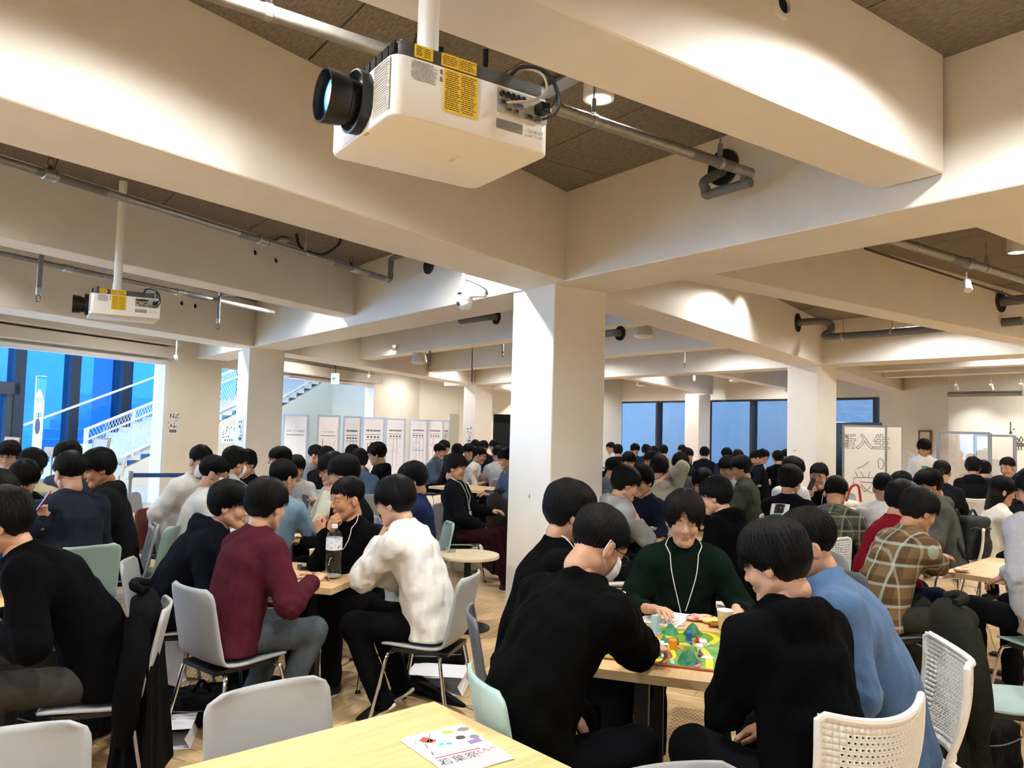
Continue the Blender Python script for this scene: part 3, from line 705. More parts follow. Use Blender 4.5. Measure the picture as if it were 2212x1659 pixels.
# near pipe behind the big projector
N1, d_, nn_, w_ = BM['B1']
Ee = Pl(1622, 374, N1-nn_*.22*np.sign(w_), nn_); zP = Ee[2]
t = pipe_run('grey sprinkler pipe running behind the big projector', [Ee, Ee-uA*6.2], .03, [(.35, .35), (1.55, .0001), (2.15, .5), (3.75, .9)], (.28, 1.25, 2.9), (2.35, 3.6), (2.25,))
hole = Pl(1562, 362, N1-nn_*.012*np.sign(w_), nn_); q = Ee+uB*.42
e = MB(); e.tube(bez([Ee-Ee, (0, 0, 0)+uB*.03-np.array([0, 0, .0]), uB*.05+np.array([0, 0, -.05])], 6), .031, 12); e.tube([uB*.0+np.array([0, 0, -.055]), uB*.3+np.array([0, 0, -.055])], .03, 12); e.tube(bez([uB*.3+np.array([0, 0, -.055]), uB*.34+np.array([0, 0, -.05]), uB*.345+np.array([0, 0, .0])], 6), .031, 12)
e.tube(bez([uB*.345+np.array([0, 0, -.02]), uB*.35+np.array([0, 0, .04]), hole-Ee+uA*.05], 6), .03, 12); e.build('elbow', M_gpvc, t, True)
def sleeve(p, n, r, parent_label, ring=.0, name='pipe_sleeve'):
    n = np.asarray(n, float)/np.linalg.norm(n); R = np.array(Vector((0, 0, 1)).rotation_difference(Vector(n)).to_matrix())
    t = thing(name, parent_label, 'pipe sleeve', p, 0, 'holes through the beams')
    MB().lathe([(0, .004), (r, .004), (r, -.006)], 24, (0, 0, 0), R, cap0=False, cap1=False).build('opening', M_dark, t)
    MB().lathe([(r, -.006), (r, .012 if not ring else .02), (r+max(.004, ring), .012 if not ring else .02), (r+max(.004, ring), -.006)], 24, (0, 0, 0), R, cap0=False, cap1=False).build('rim', M_whitemetal if ring else M_slot, t, True)
    return t
sleeve(hole, -nn_*np.sign(w_), .115, 'black pipe hole in the girder behind the projector pipe')
# left bay pipe
_, dC, nC, wC = BM['C1']
E2 = Pl(836, 603, N1-nn_*.25*np.sign(w_), nn_)
t = pipe_run('sprinkler pipe along the left bay with stencilled lettering', [E2, E2-dC*8.5], .028, [(.2, .28), (.75, .3), (1.95, .35), (3.6, .5)], (1.3, 4.4), (.55, 1.85, 3.75), (.62, 3.75))
e = MB(); e.tube(bez([(0, 0, 0), dC*.04, dC*.06+np.array([0, 0, .05]), dC*.06+np.array([0, 0, .2])], 6), .03, 12); e.tube(bez([dC*.06+np.array([0, 0, .2]), dC*.07-uB*.03+np.array([0, 0, .24]), -uB*.4+dC*.1+np.array([0, 0, .25])], 6), .03, 12); e.build('elbow', M_gpvc, t, True)
sleeve(Pl(926, 573, N1-nn_*.012*np.sign(w_), nn_), -nn_*np.sign(w_), .09, 'black pipe hole in the girder above the dome camera')
# second bay pipe with drops
_, dT, nT, wT = BM['T']
E3 = Zp(590, 675, 3.12); ps = Zp(0, 548, 3.12); dd = (ps-E3); dd[2] = 0; dd /= np.linalg.norm(dd)
t = pipe_run('sprinkler pipe with dropped heads behind the small projector', [E3, E3+dd*9.0], .028, [(.3, .3), (1.35, .3), (4.5, .4)], (1.0, 2.6, 5.6), (1.6, 3.0, 4.9), ())
for (px, py, px2, py2, dist) in ((473, 650, 473, 706, 9.4), (88, 558, 88, 645, 7.2)):
    a, b = Yp(px, py, dist), Yp(px2, py2, dist); m = thing('sprinkler_drop', 'grey sprinkler drop pipe %s' % ('right of the small projector' if px > 300 else 'at the far left of the ceiling'), 'sprinkler', (a[0], a[1], b[2]), 0, 'dropped sprinklers')
    L = a[2]-b[2]; MB().tube([(0, 0, .06), (0, 0, L)], .022, 12).build('pipe', M_gpvc, m, True); MB().lathe([(.014, .03), (.024, .04), (.024, .1)], 12).build('coupling', M_steel, m, True); sprinkler_head(m, np.array([0, 0, .06]), -1)
    MB().tube(bez([(0, 0, L), (.02, .02, L+.06), (.16, .12, L+.08)]), .022, 10).build('elbow', M_gpvc, m, True)
for (px, py, k) in ((549, 546, 'left of a pair in the joist'), (594, 563, 'right of a pair in the joist')):
    sleeve(face('C1', px, py)-BM['C1'][2]*.0, -BM['C1'][2]*np.sign(BM['C1'][3]), .028, 'small white ringed cable hole, '+k, .012, 'cable_sleeve')
for (px, py, k) in ((391, 655, 'behind the small projector, left one'), (420, 661, 'behind the small projector, right one')):
    sleeve(face('T', px, py), -BM['T'][2]*np.sign(BM['T'][3]), .035, 'white ringed cable hole '+k, .014, 'cable_sleeve')
p = face('A0', 1686, 12); t = sleeve(p, -BM['A0'][2]*np.sign(BM['A0'][3]), .04, 'white ringed cable hole in the near joist', .018, 'cable_sleeve')
# cable conduits on ceiling board: flat grey tray and black loop
for (px, py, lab) in ((1205, 185, 'flat grey cable tray on the ceiling behind the big projector'), (600, 525, 'flat grey cable tray on the ceiling of the left bay')):
    c = Zp(px, py, HC-.03); o = MB().box((0, 0, 0), (.1, .5, .02), rot3(0, 0, atan2(uB[1], uB[0])-pi/2)).build('cable_tray', M_steel); o.location = c; tag(o, lab, 'cable tray')
c = Zp(640, 505, HC-.02); o = MB().tube(bez([(0, 0, 0), (.05, .02, -.14), (.25, .05, -.2), (.42, .05, -.1), (.45, .05, 0)]), .016, 8).build('cable_loop', M_cable, None, True); o.location = c; tag(o, 'black cable loop hanging from the left bay ceiling', 'cable')
c = Zp(1003, 105, HC-.02); o = MB().tube(bez([(-.12, 0, 0), (-.1, 0, -.1), (.0, .02, -.16), (.1, .02, -.1), (.11, .0, 0)]), .014, 8).build('cable_loop', M_cable, None, True); o.location = c; tag(o, 'black cable loop behind the big projector', 'cable')
# right bays
A_ = Zp(1932, 519, 3.36); t = pipe_run('shiny sprinkler pipe in the right bay', [A_-uA*.6, A_+uA*5], .04, [(1.75, .3)], (.95, 2.3), (1.95,), ())
h = face('A1', 1722, 697); s_ = -BM['A1'][2]*np.sign(BM['A1'][3])
sleeve(h+s_*.012, s_, .14, 'black pipe hole in the girder left of the drain pipe')
t = thing('drain_pipe', 'thick grey drain pipe with elbow in the right bay', 'pipe', h); k = -uB
q1 = Yp(1792, 700, h[1]-.15)-h; q2 = Yp(1795, 728, h[1]-.2)-h; q3 = q2+k*2.6
MB().tube(bez([(0, 0, 0)+s_*-.2, s_*.3, q1, (q1+q2)/2+k*.02, q2+k*.1, q3], 8), .055, 14).build('pipe', M_gpvc, t, True)
R = np.array(Vector((0, 0, 1)).rotation_difference(Vector(k)).to_matrix())
for f in (.2, .95, 1.7): c = q2+k*f; MB().lathe([(.06, -.02), (.06, .02)], 14, c, R).tube([c, c+np.array([0, 0, HC-h[2]-c[2]])], .005, 5).build('hanger', M_steel, t)
h = face('D', 2160, 652); s_ = -BM['D'][2]*np.sign(BM['D'][3]); sleeve(h+s_*.012, s_, .13, 'black pipe hole in the joist at the right edge')
t = thing('drain_pipe', 'thick grey drain pipe entering the joist at the right edge', 'pipe', h); MB().tube([s_*-.2, s_*.2, -uB*1.6+s_*.5], .06, 14).build('pipe', M_gpvc, t, True); MB().lathe([(.068, -.02), (.068, .02)], 14, -uB*.3+s_*.25, R).build('hanger', M_steel, t)
for (key, px, py, far, lab) in (('S1', 1073, 686, False, 'black pipe hole in the joist left of the column'), ('S1', 1340, 720, True, 'black pipe hole in the joist right of the column')):
    N1b, db, nb, wb_ = BM[key]; p = Yp(px, py, 10.5 if px < 1200 else 9.8); sg = -nb*np.sign(wb_)
    t = sleeve(p, sg, .09, lab); MB().tube([sg*.01, sg*.1-uA*.0, sg*.14-uB*(-.7)], .045, 12).build('pipe', M_gpvc, t, True)
# black track on beams
a, b = Zp(1868, 537, 3.3), Zp(2212, 648, 3.3)
o = MB().tube([(0, 0, 0), b-a], .012, 4).build('lighting_track', M_slot); o.location = a; tag(o, 'thin dark lighting track along the top of the right joist', 'lighting track')
def spot(label, pos, aim, lit=True, power=40, cone=50):
    t = thing('spotlight', label, 'spotlight', pos, 0, 'small spotlights'); v = Vector(np.asarray(aim, float)-np.asarray(pos, float)).normalized(); R = np.array(Vector((0, 0, -1)).rotation_difference(v).to_matrix())
    MB().lathe([(.034, -.14), (.038, -.13), (.038, 0), (.032, 0), (.03, -.01)], 16, (0, 0, 0), R@rot3(pi, 0, 0) if False else R, cap1=False).build('head', M_lampw, t, True)
    MB().lathe([(0, -.136), (.033, -.136)], 16, (0, 0, 0), R, cap0=False, cap1=False).build('lens', M_lens if lit else M_slot, t)
    MB().tube([(0, 0, 0), (0, 0, .1)], .008, 6).build('stem', M_lampw, t, True)
    if lit:
        l = bpy.data.lights.new('spot', 'SPOT'); l.energy = power; l.color = LAMP_C; l.spot_size = radians(cone); l.spot_blend = .8; l.shadow_soft_size = .04
        o = bpy.data.objects.new('lamp', l); COL.objects.link(o); o.parent = t; o.location = tuple(v*.15); o.rotation_euler = Vector((0, 0, -1)).rotation_difference(v).to_euler()
    return t
p = Yp(2088, 610, 7.4); spot('lit white spotlight under the track on the right joist', p, p+np.array([-.5, -1.2, -1.2]), True, 60, 60)
w1 = Lw(845); spot('spotlight washing the wall behind the poster boards', Yp(797, 812, 19.5), (w1[0], w1[1], 1.9), True, 160, 60)
p = Yp(1712, 640, 9.6); pa = face('A1', 1600, 720)
spot('spotlight washing the girder right of the central column', pa+np.array([.35, -.25, .75]), pa+np.array([.02, .0, -.2]), True, 45, 100)
for k_, (px_, bx_) in enumerate(((690, 640), (760, 760), (850, 850))):
    p = Yp(px_, 790, 10.8+k_*2.0); q = Yp(bx_, 930, 14.+k_*2.2); spot('added spotlight brightening the poster boards, %s' % ('left one', 'middle one', 'right one')[k_], np.array([p[0], p[1], 3.15]), (q[0], q[1], 1.4), True, 170, 75)  # extra spots put in only to brighten the poster boards
p = Yp(1500, 812, 20.5); spot('small lit spotlight near the far slim column', p, p+np.array([.2, .6, -1.]), True, 120, 50)
for k, (px, py, dist, ax_) in enumerate(((2065, 850, 17.4, 0), (2140, 850, 16.6, 0), (2205, 850, 15.6, 0))):
    p = Yp(px, py, dist); spot('ceiling spotlight washing the right wall, %s' % ('left one', 'middle one', 'right one')[k], p+np.array([0, 0, .2]), p+np.array([.75, .55, -1.2]), True, 70, 80)
o = MB().tube([Yp(2050, 852, 17.6), Yp(2212, 849, 15.9)], .06, 10).build('duct_pipe', M_galv, None, True); tag(o, 'long grey pipe high on the right wall', 'pipe')
# pendant speakers
sp_m = MB().lathe([(.105, .21), (.15, .02), (.155, 0), (.14, -.02), (.08, -.04), (.0, -.05)], 28, cap1=False).mesh('cabinet', mat('speaker_white', 'dcdad6', .45), True)
for (px, py, dist, lab, sc) in ((905, 782, 14.5, 'white pendant speaker left of the central column', 1), (1390, 725, 11.8, 'white pendant speaker right of the central column', 1), (1385, 832, 22, 'small far white pendant speaker above the back window', .9), (1587, 823, 20, 'far white pendant speaker near the right window', .95)):
    p = Yp(px, py, dist); t = thing('pendant_speaker', lab, 'speaker', p, 0, 'pendant speakers'); o = link('cabinet', sp_m, t, True); o.scale = (sc,)*3
    MB().lathe([(.152*sc, -.004), (.152*sc, .008)], 28).build('grille_ring', mat('ring_white', 'efeeea', .4), t, True); MB().tube([(0, 0, .2*sc), (0, 0, HC-p[2])], .008, 6).build('cable', M_lampw, t, True)
for (px, py, dist, lab) in ((928, 770, 14, 'short dropped sprinkler beside the left pendant speaker'), (1086, 752, 12.5, 'short dropped sprinkler just left of the column'), (1019, 812, 18, 'far dropped sprinkler above the far column'), (1479, 776, 15, 'shiny dropped sprinkler below the lighting slot')):
    p = Yp(px, py+14, dist); m = thing('sprinkler_drop', lab, 'sprinkler', p, 0, 'dropped sprinklers'); MB().tube([(0, 0, .05), (0, 0, HC-p[2])], .02, 8).build('pipe', M_gpvc if px < 1200 else M_steel, m, True); sprinkler_head(m, np.array([0, 0, .05]), -1)
# dome security camera
p = Yp(1005, 650, 6.9); t = thing('dome_camera', 'white dome security camera hanging left of the central column', 'camera', p, radians(-20)); M_cam = mat('camera_white', 'e4e5e6', .35)
MB().lathe([(0, -.09), (.03, -.085), (.055, -.06), (.064, -.02), (.064, .0)], 28, cap0=False).build('dome', M_cam, t, True)
MB().lathe([(.066, 0), (.068, .01), (.068, .075), (.06, .085)], 28).build('collar', M_cam, t, True)
MB().rbox((.1, 0, .055), (.2, .075, .05), .02).build('arm', M_cam, t, False, .006, 2); MB().tube([(-.02, 0, .08), (-.02, 0, HC-p[2])], .015, 10).build('rod', M_lampw, t, True)
R = rot3(pi/2, 0, 0); MB().lathe([(0, 0), (.018, 0), (.018, .014)], 16, (-.04, -.05, -.03), rot3(pi/2+.3, 0, -.7)).build('lens', M_blk, t, True); MB().rbox((-.028, -.06, .06), (.05, .012, .014), .005, rot3(0, 0, -.45), axis=1).build('window_slot', M_blk, t)
MB().tube(bez([(0, 0, .19), (.06, 0, .17), (.14, 0, .13), (.2, 0, .09), (.21, 0, .05)]), .007, 6).build('cable', M_cable, t, True)
# emergency exit sign
p = Yp(724, 818, 17.5); t = thing('exit_sign', 'lit green and white exit arrow sign hanging near the stair', 'exit sign', p, radians(-8)); M_sgn = mat('exit_white', 'f4fff8', .4, emit='eafff2', es=.9); M_grn = mat('exit_green', '0aa35a', .4, emit='06a050', es=.8)
MB().box((0, 0, 0), (.17, .07, .24)).build('box', M_sgn, t, False, .006, 2); MB().tube([(0, 0, .12), (0, 0, .45)], .008, 6).build('rod', M_slot, t)
g = MB(); y = -.0365
for q in ([(-.055, 0), (.0, .05), (.0, .025), (.0, -.025), (.0, -.05)],): g.add([(a, y, b) for a, b in ((-.06, 0), (-.01, .05), (.015, .05), (-.02, .012), (.05, .012), (.05, -.012), (-.02, -.012), (.015, -.05), (-.01, -.05))], [tuple(range(8, -1, -1))])
g.build('arrow', M_grn, t)
# small camera at the shutter end and bullet camera
for (px, py, dist, lab) in ((380, 772, 13.8, 'small bullet camera hanging at the end of the shutter box'),):
    p = Yp(px, py, dist); t = thing('bullet_camera', lab, 'camera', p); MB().lathe([(.028, -.07), (.034, -.06), (.034, .05)], 14, (0, 0, 0), rot3(radians(70), 0, .3)).build('body', M_lampw, t, True); MB().tube([(0, 0, .02), (0, 0, .3)], .01, 6).build('stem', M_lampw, t); MB().lathe([(0, -.071), (.026, -.071)], 12, (0, 0, 0), rot3(radians(70), 0, .3), cap0=False, cap1=False).build('lens', M_blk, t)
# ================================================================ FURNITURE
M_chrome = mat('chrome', 'c9c9c9', .16, metal=1.); M_table = woodmat('table_oak', 'd2ab74', 'e3c08a', .34, .8); M_edge = mat('table_edge', 'd9bd8c', .45, var=.06, vscale=14, stretch=(1, 1, 8)); M_base = mat('black_steel', '0e0e0f', .45, metal=.2)
CHC = {'g': mat('chair_grey', '9c9e9f', .5, bump=.03, bscale=300), 'm': mat('chair_mint', '9db8b0', .5, bump=.03, bscale=300), 'd': mat('chair_dark', '55585c', .5), 'r': mat('chair_maroon', '6a2a26', .5)}
M_wch = mat('chair_white', 'e6e3da', .42)
def rail(path, n):
    P = bez(path, 8); L = np.r_[0, np.cumsum(np.linalg.norm(np.diff(P, axis=0), axis=1))]; s = np.linspace(0, L[-1], n); return np.c_[np.interp(s, L, P[:, 0]), np.interp(s, L, P[:, 1])]
def make_shell():
    pr_ = rail([(.21, .422), (.18, .44), (.05, .437), (-.08, .433), (-.165, .447), (-.212, .5), (-.235, .58), (-.258, .7), (-.285, .835)], 40); nu, nv = 40, 17; G = np.zeros((nu, nv, 3))
    for i, (y, z) in enumerate(pr_):
        f = i/(nu-1); hw = .205+.012*sin(pi*f) if f < .5 else .217-.02*max(0, (f-.5))
        for e0 in (f, 1-f):
            if e0 < .07: k = 1-e0/.07; hw_ = hw-.055*(1-math.sqrt(max(0, 1-k*k))); hw = min(hw, hw_)
        back = min(1, max(0, (f-.45)/.15))
        for j in range(nv):
            u = -1+2*j/(nv-1); G[i, j] = (u*hw, y+back*.035*u*u, z+(1-back)*.014*u*u)
    return G
_G = make_shell(); shell_me = {}
for k, m in CHC.items():
    shell_me[k] = MB().grid(_G, flip=True).mesh('seat_shell', m, True)
pad_me = MB().box((0, -.02, .412), (.32, .34, .022)).mesh('under_pad', M_blk)
def legpath(sx, sy): return bez([(sx*.06, sy*.13, .405), (sx*.17, sy*.145, .402), (sx*.207, sy*.16, .375), (sx*.225, sy*.19, .22), (sx*.25, sy*.235, .012)], 5)
leg_me = {(sx, sy): MB().tube(legpath(sx, sy), .0105, 8).mesh('leg', M_chrome, True) for sx in (-1, 1) for sy in (-1, 1)}
cap_me = {(sx, sy): MB().lathe([(.02, 0), (.017, .012), (.012, .02)], 10, (sx*.25, sy*.235, 0)).mesh('foot_cap', M_blk, True) for sx in (-1, 1) for sy in (-1, 1)}
stk_me = MB().box((0, -.281, .815), (.06, .002, .014), rot3(.18, 0, 0)).mesh('sticker', mat('sticker_white', 'ececea', .5))
def chair(kind, x, y, rz, label, sticker=False, z=0.):
    # rz: direction the sitter faces, degrees from +X
    if kind == 'w': return wchair(x, y, rz, label)
    if kind == 't': return wchair(x, y, rz, label, True)
    c = thing('shell_chair', label, 'chair', (x, y, z), radians(rz-90), 'shell chairs')
    o = link('seat_shell', shell_me[kind], c, True); md = o.modifiers.new('thick', 'SOLIDIFY'); md.thickness = .012; md.offset = 0
    link('under_pad', pad_me, c)
    for k in leg_me: l = link('leg', leg_me[k], c, True); link('foot_cap', cap_me[k], l, True)
    if sticker: link('sticker', stk_me, c)
    return c
def make_wback():
    m = MB(); nu, nv = 26, 20
    def S(u, v):   # u -1..1 across, v 0..1 up
        hw = .235-.03*(1-v)**2; x = u*hw; y = -.235-.06*v+.075*u*u-.02*sin(pi*v); z = .5+.35*v+.03*u*u*v; return (x, y, z)
    for i in range(nu):
        for j in range(nv):
            u0, u1 = -1+2*i/nu, -1+2*(i+1)/nu; v0, v1 = j/nv, (j+1)/nv
            c = [S(u0, v0), S(u1, v0), S(u1, v1), S(u0, v1)]
            if 3 <= i < nu-3 and 2 <= j < nv-2 and not ((i in (3, nu-4)) and j > nv-5):
                a = .27; off = (.12 if j % 2 else -.12)*(u1-u0); um, vm = (u0+u1)/2+off, (v0+v1)/2; du, dv = (u1-u0)*a, (v1-v0)*a*.8
                k = [S(um-du, vm-dv), S(um+du, vm-dv), S(um+du, vm+dv), S(um-du, vm+dv)]
                m.add(c+k, [(0, 1, 5, 4), (1, 2, 6, 5), (2, 3, 7, 6), (3, 0, 4, 7)])
            else: m.add(c, [(0, 1, 2, 3)])
    return m, S
_wm, _WS = make_wback(); wback_me = _wm.mesh('perforated_back', M_wch, True)
rim = [_WS(-1+2*t, 0) for t in np.linspace(0, 1, 10)]+[_WS(1, t) for t in np.linspace(.1, .95, 9)]+[_WS(1-2*t, 1) for t in np.linspace(.04, .96, 14)]+[_WS(-1, 1-t) for t in np.linspace(.05, .9, 9)]
wrim_me = MB().tube(rim, .0125, 8, closed=True).mesh('back_rim', M_wch, True)
sg = np.zeros((14, 13, 3))
for i in range(14):
    for j in range(13):
        u = -1+2*j/12; v = i/13; e0 = min(v, 1-v); hw = .225-(.06*(1-e0/.15)**2 if e0 < .15 else 0); sg[i, j] = (u*hw, -.21+.43*v, .435+.012*u*u-(.02*max(0, v-.8)/.2)+.01*max(0, .2-v)/.2)
wseat_me = MB().grid(sg).mesh('seat', M_wch, True)
wleg_me = [MB().tube(bez([(s*.215, -.21, .5), (s*.225, -.2, .43), (s*.23, -.2, .2), (s*.245, -.25, .01)], 5), .012, 8).tube(bez([(s*.222, -.19, .44), (s*.225, .1, .43), (s*.228, .17, .4), (s*.24, .22, .01)], 5), .011, 8).mesh('leg_frame', M_chrome, True) for s in (-1, 1)]
warm_me = [MB().tube(bez([_WS(s*1, .05), (s*.225, -.245, .46), (s*.215, -.15, .432)], 6), .016, 8).mesh('side_bracket', M_wch, True) for s in (-1, 1)]
task_me = MB().lathe([(.03, .12), (.03, .42)], 12)
for k in range(5): a = k*2*pi/5; task_me.tube([(0, 0, .13), (.28*cos(a), .28*sin(a), .08)], .018, 6); task_me.lathe([(.001, -.03), (.03, -.025), (.03, .025), (.001, .03)], 10, (.28*cos(a), .28*sin(a), .03), rot3(pi/2, 0, a))
task_me = task_me.mesh('castor_base', M_base, True)
def wchair(x, y, rz, label, task=False):
    c = thing('task_chair' if task else 'perforated_chair', label, 'chair', (x, y, 0), radians(rz-90), 'white chairs')
    b = link('perforated_back', wback_me, c, True); md = b.modifiers.new('thick', 'SOLIDIFY'); md.thickness = .008; md.offset = 0
    link('back_rim', wrim_me, c, True)
    o = link('seat', wseat_me, c, True); md = o.modifiers.new('thick', 'SOLIDIFY'); md.thickness = .025; md.offset = -1
    for k in (0, 1):
        link('side_bracket', warm_me[k], c, True)
        if not task: link('leg_frame', wleg_me[k], c, True)
    if task: link('castor_base', task_me, c, True)
    return c
def table(cx, cy, sx, sy, rz, label, z=.72, th=.032, post=.03):
    t = thing('table', label, 'table', (cx, cy, 0), radians(rz), 'oak topped tables')
    MB().box((0, 0, z-.002), (sx, sy, .004)).build('tabletop', M_table, t); MB().box((0, 0, z-.004-th/2), (sx, sy, th)).build('edge_band', M_edge, t)
    a = sx/2-.28 if sx > .9 else 0
    for s in ((-1, 1) if a else (0,)):
        MB().box((s*a, 0, (z-th)/2), (post*2, post*2, z-th)).build('post', M_base, t); MB().box((s*a, 0, .012), (.08, sy*.8, .02)).build('foot_bar', M_base, t, False, .004, 1)
    if a: MB().box((0, 0, .05), (2*a, .05, .03)).build('stretcher', M_base, t)
    else: MB().box((0, 0, .0122), (sx*.7, .08, .02)).build('foot_bar', M_base, t, False, .004, 1)
    return t
def table_px(corner, u1_px, label, l1, l2, z=.72):
    # corner pixel, a pixel on the first edge, lengths; second edge is 90 deg counter-clockwise of the first
    A = Zp(*corner, z); B = Zp(*u1_px, z); u = B-A; u /= np.linalg.norm(u); v = np.array([-u[1], u[0], 0]); c = A+u*l1/2+v*l2/2
    return table(c[0], c[1], abs(l1), abs(l2), math.degrees(atan2(u[1], u[0])), label, z), A, u, v
NT = table_px((938, 1515), (385, 1659), 'bare oak table in the near foreground with a flyer on it', 1.5, .75)
MT = table_px((716, 1272), (381, 1243), 'oak table with water bottle and cups in front of the maroon sweater', 1.1, -.68)
GA = np.array([.86, 3.02]); gu = np.array([cos(radians(162)), sin(radians(162))]); gv = np.array([cos(radians(72)), sin(radians(72))]); gc = GA+gu*.37+gv*.55
GT = table(gc[0], gc[1], 1.1, .74, 72, 'oak table carrying the colourful board game'); 
QT = table(-.75, 14.6, 1.3, .7, -36, 'far oak table with the green tea bottle'); QT2 = table(-.55, 12.1, 1.2, .75, -38, 'oak table where the glasses wearer in white rests his arms')
RT = table(1.55, 7.35, 1.1, .75, -9, 'oak table with the colourful tile game behind the green sweater')
PT = table(3.82, 5.8, 1.1, .75, 43, 'oak table under the hands of the brown plaid shirt'); BT = table(4.5, 9.9, 1.2, .75, -70, 'oak table in front of the whiteboard')
LT = table(-2.75, 3.75, .9, .75, 60, 'oak table at the left edge of the picture')
LT2 = table(-4.6, 6.2, 1.1, .7, 20, 'oak table between the students at the far left'); NT2 = table(-3.0, 7.8, 1.4, .75, -10, 'oak table of the masked students'); NT3 = table(-1.9, 10.6, 1.4, .75, 0, 'oak table beside the poster boards'); NT4 = table(-2.0, 6.95, 1.2, .75, -12, 'oak table behind the maroon sweater group')
CT1 = table(2.6, 11.2, 1.4, .75, -10, 'oak table of the hooded students right of the column'); CT2 = table(4.3, 15.3, 1.4, .75, -35, 'oak table near the back window, right one'); CT3 = table(3.1, 17.6, 1.4, .75, -30, 'oak table near the back window, left one')
# round side table
p = Zp(1006, 1357, 0); t = thing('round_table', 'small round side table with black pedestal', 'table', (p[0], p[1], 0), 0)
MB().lathe([(0, .583), (.26, .583), (.262, .586), (.262, .607), (.26, .61), (0, .61)], 48, cap0=False, cap1=False).build('tabletop', mat('beige_laminate', 'd3c4a4', .45), t, True); MB().box((0, 0, .3), (.055, .055, .57)).build('post', M_base, t); MB().lathe([(0, 0), (.2, 0), (.2, .012), (.19, .016), (0, .018)], 40, cap0=False, cap1=False).build('base', M_base, t, True)

# ---- things on tables
M_cup = mat('paper_cup', 'ece6d8', .6); M_cupin = mat('paper_cup_inside', 'd9d2c2', .6)
def cup_mesh(): return MB().lathe([(.0, .004), (.026, .004), (.028, 0), (.0365, .083), (.0385, .085), (.0375, .087), (.0355, .084), (.027, .006), (0, .006)], 24, cap0=False, cap1=False).mesh('paper_cup', M_cup, True)
_cup = cup_mesh()
def cup(p, label):
    o = bpy.data.objects.new('paper_cup', _cup); COL.objects.link(o); o.location = [float(v) for v in p]; tag(o, label, 'cup', 'white paper cups'); return o
for (px, py, lab) in ((431, 1240, 'white paper cup on the left end of the maroon group table'), (679, 1214, 'white paper cup in front of the watch wearer'), (741, 1230, 'white paper cup right behind the water bottle'), (1335, 1318, 'white paper cup at the left rear of the board game table'), (1566, 1360, 'white paper cup right of the board game')):
    c = cup(Zp(px, py, .722), lab); c.scale = (1, 1, 1) if px < 1000 else (1.05, 1.05, 1.1)
for (px, py, d, lab) in ((1007, 1050, 11.9, 'small white cup far away in front of the white T-shirt'), (1080, 1060, 11.6, 'small white cup next to the column edge'), (1413, 1143, 7.1, 'white paper cup beside the colourful tiles'), (661, 1105, 6.8, 'white paper cup behind the light blue shirt')):
    p = Yp(px, py, d); cup((p[0], p[1], .722), lab)
M_pet = glassmat('pet_plastic', (.93, .96, .97), .08, .03); M_capw = mat('white_cap', 'f0f0f0', .4)
def bottle(p, label, h=.31, liquid=None, lab_c='ffffff', cap_c='f2f2f2', level=.55, text_=True):
    t = thing('drink_bottle', label, 'bottle', p, 0); s = h/.31; r = .047*s
    prof = [(.0, .002), (r*.8, .002), (r, .012), (r, .05*s)]
    for k in range(6): z = (.06+.015*k)*s; prof += [(r, z), (r*.93, z+.004*s), (r*.93, z+.007*s), (r, z+.011*s)]
    prof += [(r, .16*s), (r, .235*s), (r*.85, .262*s), (r*.45, .283*s), (.015*s, .29*s), (.015*s, .296*s)]
    MB().lathe(prof, 28, cap0=False, cap1=False).build('bottle_body', M_pet, t, True)
    MB().lathe([(.017*s, .29*s), (.017*s, .31*s), (0, .31*s)], 18, cap0=False, cap1=False).build('cap', mat('cap_'+cap_c, cap_c, .4), t, True)
    l = MB().lathe([(r*1.01, .165*s), (r*1.01, .235*s)], 28, cap0=False, cap1=False).build('label', mat('label_'+lab_c, lab_c, .5), t, True)
    if liquid: MB().lathe([(0, .006), (r*.78, .006), (r*.9, .02), (r*.9, level*h), (0, level*h)], 24, cap0=False, cap1=False).build('drink', mat('drink_'+liquid, liquid, .2), t, True)
    return t, l, r, s
bt, bl, br, bs = bottle(Zp(719, 1248, .722), 'clear large water bottle with blue and white label', .325, 'dfe4e6', 'eef1f5', 'f2f2f2', .06)
for k, (s_, z, q) in enumerate((('WATER', .225, .014), ('SPOT', .212, .014))): pass
pr_l = MB(); rr = random.Random(3)
for k in range(46):
    a = rr.uniform(-2.6, .2); z = rr.uniform(.175, .232)*bs; w = .06 if k % 3 else .12; R_ = br*1.02; hh = .0022
    pr_l.add([(R_*cos(a), R_*sin(a), z-hh), (R_*cos(a+w), R_*sin(a+w), z-hh), (R_*cos(a+w), R_*sin(a+w), z+hh), (R_*cos(a), R_*sin(a), z+hh)], [(0, 1, 2, 3)])
pr_l.build('label_print', mat('blue_print', '2a58a8', .6), bl)
bottle(np.r_[Yp(945, 1025, 14.4)[:2], .722], 'large green tea bottle on the far table', .31, 'a8761c', '4f9a3c', 'f2f2f2', .7)
bottle(np.r_[Yp(1493, 1068, 8.4)[:2], .722], 'clear bottle with green label right of the beige hoodie', .3, None, '7fb445', 'f2f2f2', .4)
bottle(np.r_[Zp(317, 1292, 0)[:2], 0.02], 'bottle of red drink standing on the floor under the mint chair', .3, 'a01828', 'c02030', 'f2f2f2', .45)
bottle(np.r_[Yp(346, 1352, 4.75)[:2], .16], 'small green capped bottle in a black bag pocket', .22, 'b9d8a0', '6ac04a', '5fbf3f', .3)
